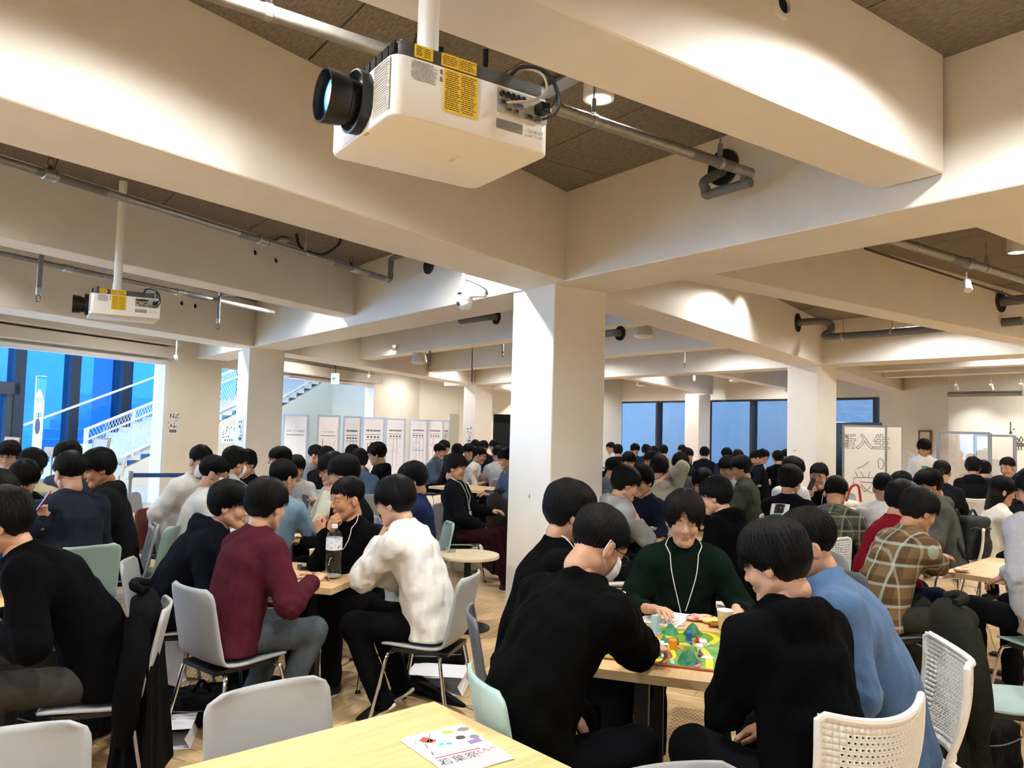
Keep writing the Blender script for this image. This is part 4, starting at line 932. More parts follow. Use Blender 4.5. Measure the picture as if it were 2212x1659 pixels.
# ================================================================ PEOPLE: builders
def objcol(name, rough=.8, bump=.0, bscale=60., sheen=.0, stretch=(1, 1, 1), spec=.3, extra=None):
    if name in MATS: return MATS[name]
    m = bpy.data.materials.new(name); m.use_nodes = True; nt = m.node_tree; b = nt.nodes['Principled BSDF']; b.inputs['Roughness'].default_value = rough; b.inputs['Specular IOR Level'].default_value = spec
    oi = nt.nodes.new('ShaderNodeObjectInfo'); tc = nt.nodes.new('ShaderNodeTexCoord'); mp = nt.nodes.new('ShaderNodeMapping'); mp.inputs['Scale'].default_value = stretch; nt.links.new(tc.outputs['Object'], mp.inputs[0])
    col = oi.outputs['Color']
    if extra: col = extra(nt, col, mp)
    n = nt.nodes.new('ShaderNodeTexNoise'); n.inputs['Scale'].default_value = bscale; n.inputs['Detail'].default_value = 3; nt.links.new(mp.outputs[0], n.inputs['Vector'])
    mx = nt.nodes.new('ShaderNodeMixRGB'); mx.blend_type = 'MULTIPLY'; mx.inputs[0].default_value = .2; nt.links.new(col, mx.inputs[1]); nt.links.new(n.outputs['Fac'], mx.inputs[2]); 
    gm = nt.nodes.new('ShaderNodeBrightContrast'); gm.inputs[1].default_value = 0; nt.links.new(mx.outputs[0], gm.inputs[0]); nt.links.new(gm.outputs[0], b.inputs['Base Color'])
    if sheen: b.inputs['Sheen Weight'].default_value = sheen; b.inputs['Sheen Roughness'].default_value = .5
    if bump:
        bp = nt.nodes.new('ShaderNodeBump'); bp.inputs['Strength'].default_value = bump; bp.inputs['Distance'].default_value = .008; nt.links.new(n.outputs['Fac'], bp.inputs['Height']); nt.links.new(bp.outputs[0], b.inputs['Normal'])
    MATS[name] = m; return m
def _lips(nt, col, mp):
    at = nt.nodes.new('ShaderNodeAttribute'); at.attribute_name = 'tint'; mx = nt.nodes.new('ShaderNodeMixRGB'); mx.blend_type = 'MULTIPLY'; nt.links.new(at.outputs['Fac'], mx.inputs[0]); nt.links.new(col, mx.inputs[1]); mx.inputs[2].default_value = (.82, .5, .47, 1); return mx.outputs[0]
M_skin = objcol('skin', .52, .04, 120, 0, spec=.4, extra=_lips); M_cloth = objcol('cloth', .95, .35, 35, .0, spec=.06); M_hair = objcol('hair', .42, .6, 26, 0, (26, 26, 4), spec=.16); M_shoe = objcol('shoe', .6, .1, 80)
M_eye = mat('eye_white', 'd8d2cc', .3); M_iris = mat('iris_dark', '120c09', .2); M_brow = mat('brow_black', '17120f', .8); M_mask = mat('mask_white', 'e9ebec', .8); M_frame = mat('spectacle_frame', '15130f', .3); M_solew = mat('sole_white', 'dcd8cf', .6); M_cord = mat('lanyard_white', 'e2e0da', .6); M_badge = mat('badge_plastic', 'cfd3d8', .25)
def _plaid(bg1, s1, s2, sc=9.):
    def f(nt, col, mp):
        def band(axis, w):
            sp = nt.nodes.new('ShaderNodeSeparateXYZ'); nt.links.new(mp.outputs[0], sp.inputs[0]); a = nt.nodes.new('ShaderNodeMath'); a.operation = 'MULTIPLY'; a.inputs[1].default_value = sc; nt.links.new(sp.outputs[axis], a.inputs[0])
            fr = nt.nodes.new('ShaderNodeMath'); fr.operation = 'FRACT'; nt.links.new(a.outputs[0], fr.inputs[0]); lt = nt.nodes.new('ShaderNodeMath'); lt.operation = 'LESS_THAN'; lt.inputs[1].default_value = w; nt.links.new(fr.outputs[0], lt.inputs[0]); return lt.outputs[0]
        cur = None
        for axis, w, c, k in ((2, .45, bg1, .6), (0, .4, bg1, .6), (2, .14, s1, .6), (0, .12, s1, .6), (1, .1, s2, .3)):
            mx = nt.nodes.new('ShaderNodeMixRGB'); ml = nt.nodes.new('ShaderNodeMath'); ml.operation = 'MULTIPLY'; ml.inputs[1].default_value = k; nt.links.new(band(axis, w), ml.inputs[0]); nt.links.new(ml.outputs[0], mx.inputs[0])
            if cur is None: nt.links.new(col, mx.inputs[1])
            else: nt.links.new(cur, mx.inputs[1])
            mx.inputs[2].default_value = (*lin(c), 1); cur = mx.outputs[0]
        return cur
    return f
M_plaidb = objcol('plaid_brown', .85, .3, 40, extra=_plaid('4a3218', 'b9c4b4', 'd8cdb4', 8.)); M_plaidk = objcol('plaid_black', .85, .3, 40, extra=_plaid('0b0c0a', '8a8a70', 'a0a088', 9.)); M_denim = objcol('denim', .8, .5, 220, .1)
def HEAD(P):
    X = np.abs(P[:, 0]); Q = P.copy(); Q[:, 0] = X
    d = ell(P, (0, -.012, .045), (.076, .095, .086)); d = smin(d, ell(P, (0, .028, -.02), (.061, .066, .088)), .03)
    d = smin(d, rcone(Q, (.048, .0, -.058), (.016, .06, -.1), .02, .02), .03); d = smin(d, rcone(P, (-.01, .074, -.1), (.01, .074, -.1), .017, .017), .025)
    d = smin(d, ell(Q, (.036, .062, -.03), (.024, .022, .026)), .02); d = smin(d, rcone(P, (-.036, .078, .03), (.036, .078, .03), .013, .013), .02)
    d = smax(d, -ell(Q, (.031, .1, .008), (.017, .016, .011)), .014); d = smin(d, ell(Q, (.031, .079, .006), (.016, .0135, .0105)), .006)
    d = smin(d, rcone(P, (0, .089, .012), (0, .107, -.026), .006, .0105), .014); d = smin(d, ell(Q, (.011, .1, -.03), (.0075, .009, .007)), .006)
    d = smin(d, ell(P, (0, .09, -.06), (.021, .009, .0055)), .006); d = smin(d, ell(P, (0, .0885, -.07), (.018, .009, .0065)), .006)
    d = smax(d, -ell(P, (0, .101, -.0648), (.022, .005, .0016)), .003)
    d = smin(d, ell(Q, (.081, -.008, -.01), (.011, .021, .034), rot3(0, .0, .35)), .008); d = smax(d, -ell(Q, (.092, -.002, -.006), (.006, .010, .018)), .005)
    d = smin(d, rcone(P, (0, -.022, -.05), (0, -.035, -.1), .052, .05), .03); return d
def _tint(V):
    t = np.exp(-((V[:, 0]/.019)**2+((V[:, 2]+.065)/.0095)**2)**2)*(V[:, 1] > .07); return t*.9
HSC = 1.06
HV, HF = sdf_mesh(HEAD, (-.1, -.125, -.2), (.1, .13, .145), .0042); HT = _tint(HV)
HVl, HFl = sdf_mesh(HEAD, (-.1, -.125, -.2), (.1, .13, .145), .0085); HTl = _tint(HVl)
def HAIR(style):
    def f(P):
        th = np.arctan2(P[:, 0], P[:, 1]); z = P[:, 2]; x = np.abs(P[:, 0]); y = P[:, 1]
        R = {'bowl': (.096, .116, .104), 'medium': (.094, .115, .103), 'short': (.085, .107, .098), 'crop': (.082, .103, .094), 'curtain': (.1, .118, .106), 'long': (.094, .114, .103), 'curly': (.099, .118, .112), 'pony': (.087, .108, .097)}[style]
        d = ell(P, (0, -.014, .046), R)
        nz = np.sin(th*7+1.3)*.5+np.sin(th*17+.4)*.3+np.sin(th*31+2.)*.35
        st = np.sin(th*46+z*22+2*np.sin(z*60))*.5+np.sin(th*83-z*35)*.5
        if style == 'curly': d = d+.009*vnoise(P, 95)
        else: d = d+.0034*st*np.clip((.14-z)/.05, 0, 1)+.0045*vnoise(P, 48, 3)
        if style in ('bowl', 'medium', 'curtain', 'long'):
            d = smin(d, ell(P, (0, -.035, -.005 if style != 'long' else -.05), (.088, .082, .075 if style != 'curtain' else .088)), .03)
        if style == 'long': d = smin(d, ell(P, (0, -.05, -.13), (.085, .06, .17))+.003*st, .03)
        if style == 'pony': d = smin(d, rcone(P, (0, -.11, .0), (0, -.15, -.2), .03, .018)+.003*st, .02)
        # lower hair line: fringe, temples, nape
        fr = {'bowl': .026, 'medium': .034, 'short': .052, 'crop': .062, 'curtain': .046, 'long': .032, 'curly': .045, 'pony': .045}[style]
        na = {'bowl': -.075, 'medium': -.07, 'short': -.055, 'crop': -.045, 'curtain': -.095, 'long': -.31, 'curly': -.07, 'pony': -.05}[style]
        ear = {'bowl': -.012, 'medium': .006, 'short': .012, 'crop': .02, 'curtain': -.055, 'long': -.28, 'curly': -.01, 'pony': .01}[style]
        a = np.abs(th)/pi; jag = (.0105 if style not in ('long',) else .012)*nz
        line = np.where(a < .26, fr+.0*a, np.where(a < .42, fr+(ear-fr)*(a-.26)/.16, ear+(na-ear)*np.clip((a-.42)/.3, 0, 1)))+jag
        if style == 'curtain': line = np.where(np.abs(P[:, 0]-.01) < .03, fr+.05*(1-np.abs(P[:, 0]-.01)/.03)+jag, line); line = np.where((a > .18) & (a < .4), np.minimum(line, -.035+jag), line)
        cut = (line-z)*.75
        d = smax(d, cut, .012)
        return d
    return f
HAIRS = {}
def strands(style, n, seed=1):
    """fine locks lying on the hair volume, combed from the crown"""
    g = np.random.default_rng(seed); fn = HAIR(style); C_ = np.array([0, -.014, .03]); th = g.uniform(-pi, pi, n); a0 = g.uniform(.03, .75, n)**.8*1.3; ln = g.uniform(.5, 1.0, n); m = 6
    sw = g.normal(.25, .25, n); pts = np.zeros((n, m, 3)); ok = np.ones(n, bool)
    end = np.zeros(n)
    for k in range(m):
        a = a0+ln*k/(m-1)*1.25; t = th+sw*(k/(m-1))*.35; D = np.c_[np.sin(a)*np.sin(t), np.sin(a)*np.cos(t), np.cos(a)]
        lo, hi = np.full(n, .03), np.full(n, .36)
        for _ in range(13):
            mid = (lo+hi)/2; v = fn((C_+D*mid[:, None]).astype(np.float32)); lo = np.where(v < 0, mid, lo); hi = np.where(v < 0, hi, mid)
        r = lo*(1+.012+.02*g.random(n)*(k/(m-1))); p = C_+D*r[:, None]
        cut = lo < .055
        if k:
            prev = pts[:, k-1]; step = prev-pts[:, max(0, k-2)] if k > 1 else p-prev
            p = np.where((cut | (np.linalg.norm(p-prev, axis=1) > .05))[:, None], prev+.45*np.where(np.linalg.norm(step, axis=1)[:, None] > .03, step*.5, step)+np.array([0, 0, -.004]), p)
        pts[:, k] = p
    m_ = MB(); w = np.array([.35, .8, 1, 1, .8, .25])*.0021
    T = np.gradient(pts, axis=1); T /= np.linalg.norm(T, axis=2)[..., None]+1e-9; O = pts-C_; O /= np.linalg.norm(O, axis=2)[..., None]; S_ = np.cross(T, O); S_ /= np.linalg.norm(S_, axis=2)[..., None]+1e-9
    L_ = pts-S_*w[None, :, None]; R_ = pts+S_*w[None, :, None]; Tm = pts+O*(w*.9)[None, :, None]
    V = np.stack([L_, Tm, R_], 2).reshape(-1, 3); base = (np.arange(n)*m*3)[:, None]; F = []
    for k in range(m-1):
        for c in (0, 1): F.append(np.stack([base[:, 0]+k*3+c, base[:, 0]+k*3+c+1, base[:, 0]+(k+1)*3+c+1, base[:, 0]+(k+1)*3+c], 1))
    return V, np.vstack(F)
def hair_mesh(style, near):
    k = (style, near)
    if k not in HAIRS:
        V, F = sdf_mesh(HAIR(style), (-.13, -.2, -.34 if style in ('long', 'pony') else -.13), (.13, .13, .18), .0045 if near else .009)
        V2, F2 = strands(style, 2400 if near else 500); HAIRS[k] = np_mesh('hair', np.vstack([V, V2]), np.vstack([F, F2+len(V)]), M_hair)
    return HAIRS[k]
# ---- hands (right hand: wrist at origin, fingers +Y, back of hand +Z, thumb towards -X)
def HAND(pose):
    fing = [(-.026, .083, .9), (-.008, .088, 1.0), (.010, .085, .94), (.027, .077, .76)]
    curl = {'rest': (18, 22, 16), 'grip': (38, 50, 35), 'fist': (70, 80, 55), 'flat': (5, 7, 5), 'point': None}.get(pose)
    seg = []
    for i, (x, y, s) in enumerate(fing):
        c = curl
        if pose == 'point': c = (15, 18, 12) if i == 0 else (55, 65, 40)
        p = np.array([x, y, .002]); a = 0.; r = .0088-.0004*i
        for k, L in enumerate((.042*s, .026*s, .021*s)):
            a += radians(c[k]+(i*3 if pose in ('rest', 'grip') else 0)); q = p+np.array([(x*.35)*(.2 if k == 0 else .0), L*cos(a), -L*sin(a)]); seg.append((p, q, r, r*.93)); p = q; r *= .93
    ta = {'rest': (.55, -.25), 'grip': (.35, -.75), 'fist': (.1, -.9), 'flat': (.7, -.1), 'point': (.3, -.6)}[pose]
    p0 = np.array([-.022, .025, -.006]); p1 = p0+np.array([-.03*ta[0]-.008, .028, .02*ta[1]]); p2 = p1+np.array([-.018*ta[0]+.004, .028, .016*ta[1]]); p3 = p2+np.array([.0, .022, .012*ta[1]])
    seg += [(p0, p1, .015, .011), (p1, p2, .0108, .0096), (p2, p3, .0096, .0082)]
    def f(P):
        d = ell(P, (0.0, .046, 0), (.041, .05, .0155)); d = smin(d, rcone(P, (0, -.045, 0), (0, .012, 0), .0235, .024), .02)
        for a, b, ra, rb in seg: d = smin(d, rcone(P, a, b, ra, rb), .006)
        return d
    return f
HANDS = {p: sdf_mesh(HAND(p), (-.09, -.075, -.12), (.06, .19, .05), .0045) for p in ('rest', 'grip', 'fist', 'flat', 'point')}
HANDSl = {p: sdf_mesh(HAND(p), (-.09, -.075, -.12), (.06, .19, .05), .009) for p in ('rest', 'grip', 'fist', 'flat', 'point')}
def SHOE(P):
    d = rcone(P, (0, -.06, .045), (0, .12, .032), .042, .036); d = smin(d, rcone(P, (0, -.05, .05), (0, -.045, .1), .04, .042), .03); d = smin(d, ell(P, (0, .03, .02), (.047, .14, .03)), .02); return smax(d, .012-P[:, 2], .006)
def SOLE(P): return smax(smax(ell(P, (0, .03, .01), (.052, .146, .06)), P[:, 2]-.024, .004), .0-P[:, 2], .003)
_v, _f = sdf_mesh(SHOE, (-.07, -.14, -.01), (.07, .2, .16), .009); SHOE_ME = np_mesh('shoe', _v, _f, M_shoe); _v, _f = sdf_mesh(SOLE, (-.07, -.14, -.01), (.07, .2, .05), .009); SOLE_ME = np_mesh('sole', _v, _f, M_solew)
EYE_ME = [MB().lathe([(.0125*sin(a), .0125*cos(a)) for a in np.linspace(.02, pi-.02, 10)], 14, (s*.031, .077, .006)).mesh('eye', M_eye, True) for s in (-1, 1)]
IRIS_ME = [MB().lathe([(.0062*sin(a), .0125*1.04*cos(a*.5)-.0) for a in np.linspace(.05, pi/2, 4)], 12, (s*.031, .0772, .0045), rot3(-pi/2, 0, 0)).mesh('iris', M_iris, True) for s in (-1, 1)]
LID_ME = [MB().tube([(s*.031+(t-.5)*.03, .0895-.012*(t-.5)**2*4*.6, .0095-.004*(2*t-1)**2) for t in np.linspace(0, 1, 7)], [.0008, .0016, .002, .0021, .002, .0016, .0008], 5).mesh('lash_line', M_brow, True) for s in (-1, 1)]
BROW_ME = [MB().tube([(s*(.014+t*.034), .0925-.012*t*t, .028+.006*sin(pi*t*.7)-.004*t) for t in np.linspace(0, 1, 7)], [.0018, .003, .0034, .0034, .003, .0024, .001], 6).mesh('eyebrow', M_brow, True) for s in (-1, 1)]
gl_ = MB()
for s in (-1, 1):
    gl_.tube([(s*.034+.025*cos(a)*(1+.12*cos(2*a)), .105-.002*abs(cos(a)), .002+.019*sin(a)) for a in np.linspace(0, 2*pi, 18, endpoint=False)], .0017, 6, closed=True); gl_.tube([(s*.06, .102, .008), (s*.078, .06, .01), (s*.083, .0, .006), (s*.082, -.015, -.008)], .0018, 5)
gl_.tube([(-.01, .106, .006), (0, .109, .009), (.01, .106, .006)], .0016, 5); GLASS_ME = gl_.mesh('spectacles', M_frame, True)
mk = np.zeros((9, 15, 3))
for i in range(9):
    for j in range(15):
        u = -1+2*j/14; v = i/8; a = u*1.25; zz = -.012-.098*v; rr_ = .068+.012*sin(pi*v)-.006*v; yy = .026+(.082+.016*sin(pi*min(1, v*1.15)))*cos(a)-.01*v; mk[i, j] = (rr_*sin(a)*1.0, yy*1.02-.01*v, zz+.016*u*u*(.5-v))
_m = MB().grid(mk); MASK_ME = _m.mesh('face_mask', M_mask, True)
LOOP_ME = [MB().tube([(s*.066, .045, -.02), (s*.085, .0, .02), (s*.09, -.025, .022), (s*.088, -.03, -.02), (s*.066, .04, -.08)], .0018, 5).mesh('mask_loop', M_mask, True) for s in (1, -1)]

def econe(P, a, b, ra, rb, fdir, sc):
    f = np.asarray(fdir, np.float32); a = np.asarray(a, np.float32); q = P-a; q = q+(q@f)[:, None]*f*(1/sc-1); bb = np.asarray(b, np.float32)-a; bb = bb+(bb@f)*f*(1/sc-1); return rcone(q, (0, 0, 0), bb, ra, rb)*(.5+.5*sc)
def unit(v): v = np.asarray(v, float); return v/(np.linalg.norm(v)+1e-9)
def ik(S, W_, l1, l2, pole):
    v = W_-S; L = np.linalg.norm(v); mx = (l1+l2)*.985
    if L > mx: W_ = S+v*mx/L; v = W_-S; L = mx
    if L < .12: W_ = S+unit(v)*.12; v = W_-S; L = .12
    u = v/L; a = (l1*l1-l2*l2+L*L)/(2*L); h = math.sqrt(max(1e-6, l1*l1-a*a)); p = np.asarray(pole, float); p = unit(p-u*np.dot(p, u)); return S+u*a+p*h, W_
def dirv(a, b=0.): return np.array([sin(radians(b)), sin(radians(a))*cos(radians(b)), cos(radians(a))*cos(radians(b))])
def skeleton(lean=10, side=0, twist=0, s=1., sh=.455, stand=False, neck=8, wide=1.):
    K = {}; K['pel'] = np.array([0, 0, .93 if stand else sh+.085])
    K['waist'] = K['pel']+.17*s*dirv(lean*.5, side*.5); K['chest'] = K['waist']+.2*s*dirv(lean, side); K['nb'] = K['chest']+.14*s*dirv(lean*1.3, side); nv = dirv(lean*.6+neck, side*.6); K['nv'] = nv; K['head'] = K['nb']+.168*nv
    tw = radians(twist); sx = np.array([cos(tw), sin(tw), 0]); K['sx'] = sx; td = unit(K['nb']-K['chest']); sx = unit(sx-td*np.dot(sx, td)); K['f'] = unit(np.cross(td, sx)) ; K['td'] = td
    K['sh'] = {1: K['nb']-td*.072+sx*.166*wide+K['f']*.016, -1: K['nb']-td*.072-sx*.166*wide+K['f']*.016}
    return K
def legs(K, mode, sh):
    out = {}
    for s in (1, -1):
        H_ = K['pel']+np.array([s*.088, .01, -.012])
        if mode == 'stand': kn, an = H_+np.array([s*.01, .015, -.42]), np.array([s*.1, -.01, .085])
        elif mode == 'cross' and s == 1: kn = H_+np.array([.2, .36, .05]); an = kn+np.array([-.36, .03, -.06])
        elif mode == 'tuck': kn = H_+np.array([s*.07, .4, -.005]); an = np.array([kn[0]-s*.02, kn[1]-.2, .085])
        elif mode == 'fwd': kn = H_+np.array([s*.06, .41, .03]); an = np.array([kn[0], kn[1]+.16, .085])
        else: kn = H_+np.array([s*.075, .405, .02]); an = np.array([kn[0]-s*.01, kn[1]-.02, .085])
        out[s] = (H_, kn, an)
    return out
CACHE = {}
def garments(K, arms, LG, h, loose, style, seed, sh, stand):
    """returns meshes (V,F) for top, trousers, body"""
    td, f = K['td'], K['f']; pel, waist, chest, nb = K['pel'], K['waist'], K['chest'], K['nb']; tl = unit(waist-pel); fl_ = unit(np.cross(tl, np.array([1., 0, 0])))*1.
    if fl_[1] < 0: fl_ = -fl_
    def torso(P, g, hem):
        d = econe(P, pel-tl*hem, waist, .172+g, .142+g, fl_, .78); d = smin(d, econe(P, waist, chest, .142+g, .162+g*.7, f, .72), .06); d = smin(d, econe(P, chest, nb-td*.05, .16+g*.7, .105+g*.3, f, .7), .06)
        for s in (1, -1): d = smin(d, rcone(P, nb-td*.012, K['sh'][s], .05+g*.2, .062+g*.5), .05)
        return d
    def wr(P, k):
        w = .0055*vnoise(P, 27, seed)+.004*vnoise(P*np.array([1, 1, .4], np.float32), 62, seed+2)
        for s in (1, -1):
            e = arms[s][1].astype(np.float32); q = np.linalg.norm(P-e, axis=1); w = w+.008*np.exp(-(q/.1)**2)*vnoise(P, 80, seed+5)
        return w*k
    def top(P):
        d = torso(P, loose, .03 if style.get('crop') else .07)
        for s in (1, -1):
            S, E, Wr, _ = arms[s]; cu = style.get('cuff', 1.); We = E+(Wr-E)*cu
            g = loose*.8; a = smin(rcone(P, S, E, .06+g, .047+g), rcone(P, E, We, .046+g, .036+g*.7), .03); v = unit(We-E); a = smax(a, (P-We.astype(np.float32))@v.astype(np.float32)-.006, .008)
            if cu > .85: a = smin(a, rcone(P, We-v*.03, We-v*.0, .035+g*.3, .033+g*.2), .012)
            d = smin(d, a, .045)
        nv = K['nv'].astype(np.float32); q = P-(nb+K['nv']*.012-f*.006).astype(np.float32); al = q@nv; rad = np.linalg.norm(q-al[:, None]*nv, axis=1); ring = np.hypot(rad-.063, al-style.get('colz', .012))-style.get('collar', .013); d = smin(d, ring, .02)
        d = d+wr(P, style.get('fold', 1.))
        d = smax(d, (sh+.012 if not stand else .8)-P[:, 2], .012)
        if style.get('hood'):
            c = nb-f*.095-td*.01
            hd = smin(ell(P, c-td*.045, (.11, .052, .09)), rcone(P, c+K['sx']*.085+f*.03, c-K['sx']*.085+f*.03, .04, .04), .05); hd = smin(hd, rcone(P, nb+K['sx']*.08-f*.03, nb+K['sx']*.065+f*.07-td*.04, .034, .022), .03); hd = smin(hd, rcone(P, nb-K['sx']*.08-f*.03, nb-K['sx']*.065+f*.07-td*.04, .034, .022), .03); d = smin(d, hd+.006*vnoise(P, 55, seed+7), .02)
        hole = rcone(P, nb+K['nv']*.012+f*.012, nb+K['nv']*.2+f*.02, .05, .075); d = smax(d, -hole, .008)
        if style.get('open'):   # open jacket front
            q2 = P-(chest+f*.1).astype(np.float32); sl = np.abs(q2@K['sx'].astype(np.float32))-(.035+.02*style['open']); fr_ = .02-(P-chest.astype(np.float32))@f.astype(np.float32); d = smax(d, -np.maximum(sl, fr_), .012)
        return d
    def pants(P):
        d = econe(P, pel-tl*.02, pel+tl*.04, .142, .128, fl_, .74); lo = style.get('ploose', .012)
        for s in (1, -1):
            H_, kn, an = LG[s]; v = unit(an-kn); a = smin(rcone(P, H_, kn, .074+lo, .064+lo), rcone(P, kn, an+v*.02, .06+lo, .046+lo*1.3), .03); a = smax(a, (P-(an+v*.01).astype(np.float32))@v.astype(np.float32), .008); d = smin(d, a, .04)
        d = d+.0045*vnoise(P, 30, seed+1)+.0025*vnoise(P, 70, seed+9)
        if not stand: d = smax(d, np.minimum(sh+.002-P[:, 2], (.12-P[:, 1])*.7), .01)
        return d
    def body(P):
        d = torso(P, -.02, .03)
        for s in (1, -1):
            S, E, Wr, _ = arms[s]; d = smin(d, smin(rcone(P, S, E, .047, .04), rcone(P, E, Wr, .04, .026), .02), .03)
            H_, kn, an = LG[s]; d = smin(d, smin(rcone(P, H_, kn, .075, .055), rcone(P, kn, an, .052, .036), .02), .03)
        d = smin(d, rcone(P, nb-K['nv']*.06+f*.01, K['hb'], .054, .052), .03); return d if stand else smax(d, np.minimum(sh+.004-P[:, 2], (.12-P[:, 1])*.7), .01)
    pts = [pel, waist, chest, nb]+[q for s in (1, -1) for q in arms[s][:3]]; A_ = np.array(pts); lo, hi = A_.min(0)-.24, A_.max(0)+.24
    T = sdf_mesh(top, lo, hi, h)
    pl_ = np.array([pel]+[q for s in (1, -1) for q in LG[s]]); Pn = sdf_mesh(pants, pl_.min(0)-.22, pl_.max(0)+.2, max(h, .013))
    al_ = np.vstack([A_, pl_]); Bd = sdf_mesh(body, al_.min(0)-.15, al_.max(0)+.15, max(.016, h*1.5)); return T, Pn, Bd, top
def xf(V, R, t): return V@np.asarray(R).T+np.asarray(t)
NP = [0]
def person(label, hx, hy, d=None, face=90., lean=12, side=0, twist=0, hyaw=0, hpitch=15, hroll=0, armR='table', armL='table', handR='rest', handL='rest', hair='medium', hairc='030202', skin='c99a7c', top='101012', style=None, loose=.012, pants='121316', shoe='1a1a1c', sole=True, legm='sit', chairk=None, chairlab=None, glasses=False, mask=False, lanyard=False, topmat=None, inner=None, stand=False, near=None, pole=None, sh=.455, extra=None, eyes=True, topname='top', wide=1., chairsticker=False, chair_off=.02):
    """hx,hy: pixel of the head centre; d: forward distance; face: direction faced, degrees from +X in plan"""
    style = style or {}; NP[0] += 1; seed = NP[0]
    fr = radians(face-90); Rz = rot3(0, 0, fr)
    cached = d is None
    if cached:
        K = skeleton(lean, side, twist, 1., sh, stand, wide=wide); p = Zp(hx, hy, K['head'][2]); s = 1.
    else:
        p = Yp(hx, hy, d); lo, hi = .7, 1.25
        for _ in range(30):
            s = (lo+hi)/2; K = skeleton(lean, side, twist, s, sh, stand, wide=wide)
            if K['head'][2] < p[2]: lo = s
            else: hi = s
    hip = np.array([p[0], p[1], 0])-Rz@np.array([K['head'][0], K['head'][1], 0]); dist = p[1]
    if near is None: near = dist < 5.6
    h = .0088 if near else (.014 if dist < 9 else .02)
    inv = Rz.T
    arms = {}
    Rh = rot3(0, 0, radians(hyaw))@rot3(-radians(hpitch), 0, 0)@rot3(0, radians(hroll), 0)
    K['hb'] = K['head']+Rh@np.array([0, -.026, -.075])
    for sgn, sp, hp in ((1, armR, handR), (-1, armL, handL)):
        S = K['sh'][sgn]; po = np.array([sgn*.7, -.35, -1.])
        if isinstance(sp, str):
            W_ = {'table': np.array([sgn*.13, K['pel'][1]+.42, .775]), 'lap': np.array([sgn*.1, .3, sh+.17]), 'chin': K['head']+Rh@np.array([sgn*.035, .115, -.19]), 'fold': np.array([-sgn*.06, .33, .79]), 'down': S+np.array([sgn*.06, .03, -.53]), 'phone': np.array([sgn*.07, .34, .95]), 'hip': K['pel']+np.array([sgn*.2, .02, .05]), 'neck': K['nb']+np.array([sgn*.04, -.09, .06])}[sp]
            if sp == 'chin': po = np.array([sgn*.3, .55, -1.])
            if sp == 'hip': po = np.array([sgn*1., -.6, -.1])
            if sp == 'neck': po = np.array([sgn*1., .25, .4])
        elif sp[0] == 'l': W_ = np.array(sp[1], float)
        else: W_ = inv@(Yp(*sp[1])-hip)
        if pole and sgn in pole: po = np.array(pole[sgn], float)
        E, W_ = ik(S, W_, .285, .25, po); arms[sgn] = (S, E, W_, hp)
    LG = legs(K, 'stand' if stand else legm, sh)
    key = (round(lean), round(side), round(twist), armR if isinstance(armR, str) else None, armL if isinstance(armL, str) else None, str(style), loose, legm, stand, handR, handL, h, hyaw, hpitch, hroll) if cached and isinstance(armR, str) and isinstance(armL, str) else None
    if key in CACHE and key is not None: tm, pm, bm_, topf = CACHE[key]
    else:
        T, Pn, Bd, topf = garments(K, arms, LG, h, loose, style, seed, sh, stand)
        hv, hf, ht = (HV, HF, HT) if near or dist < 7 else (HVl, HFl, HTl)
        Vs, Fs, Ts = [Bd[0], xf(hv*HSC, Rh, K['head'])], [Bd[1], hf+len(Bd[0])], [np.zeros(len(Bd[0])), ht]; n = len(Bd[0])+len(hv)
        for sgn in (1, -1):
            S, E, W_, hp = arms[sgn]; pose, hdir, pal = (hp, None, None) if isinstance(hp, str) else hp
            y = unit(W_-E) if hdir is None else unit(hdir); zz = np.array([0, 0, 1.]) if pal is None else -np.asarray(pal, float)
            if pal is None and abs(y[2]) > .8: zz = np.array([0, 1., 0])*(1 if y[2] > 0 else 1)
            x = unit(np.cross(y, zz)); zz = np.cross(x, y); M3 = np.stack([x, y, zz], 1); hvv, hff = (HANDS if near else HANDSl)[pose]; v = hvv.copy(); ff = hff
            if sgn < 0: v[:, 0] *= -1; ff = hff[:, ::-1]
            Vs.append(xf(v, M3, W_)); Fs.append(ff+n); Ts.append(np.zeros(len(v))); n += len(v)
        tm = np_mesh('top', *T, M_cloth); pm = np_mesh('trousers', *Pn, M_cloth); bm_ = np_mesh('person', np.vstack(Vs), np.vstack(Fs), M_skin); at = bm_.attributes.new('tint', 'FLOAT', 'POINT'); at.data.foreach_set('value', np.concatenate(Ts).astype(np.float32))
        if key is not None: CACHE[key] = (tm, pm, bm_, topf)
    b = bpy.data.objects.new('person', bm_); COL.objects.link(b); b.location = hip; b.rotation_euler = (0, 0, fr); b.color = (*lin(skin), 1); tag(b, label, 'person', 'students in the hall')
    def kid(name, me, col=None, M=None, m=None, par=b):
        o = bpy.data.objects.new(name, me); COL.objects.link(o); o.parent = par
        if col: o.color = (*lin(col), 1)
        if M is not None: o.matrix_local = M
        if m is not None: o.material_slots[0].link = 'OBJECT'; o.material_slots[0].material = m
        return o
    HM = Matrix.Translation(Vector(K['head']))@Matrix(Rh.tolist()).to_4x4()@Matrix.Scale(HSC, 4)
    tp = kid(topname, tm, top, m=topmat); kid('trousers', pm, pants); kid('hair', hair_mesh(hair, near or dist < 7), hairc, HM)
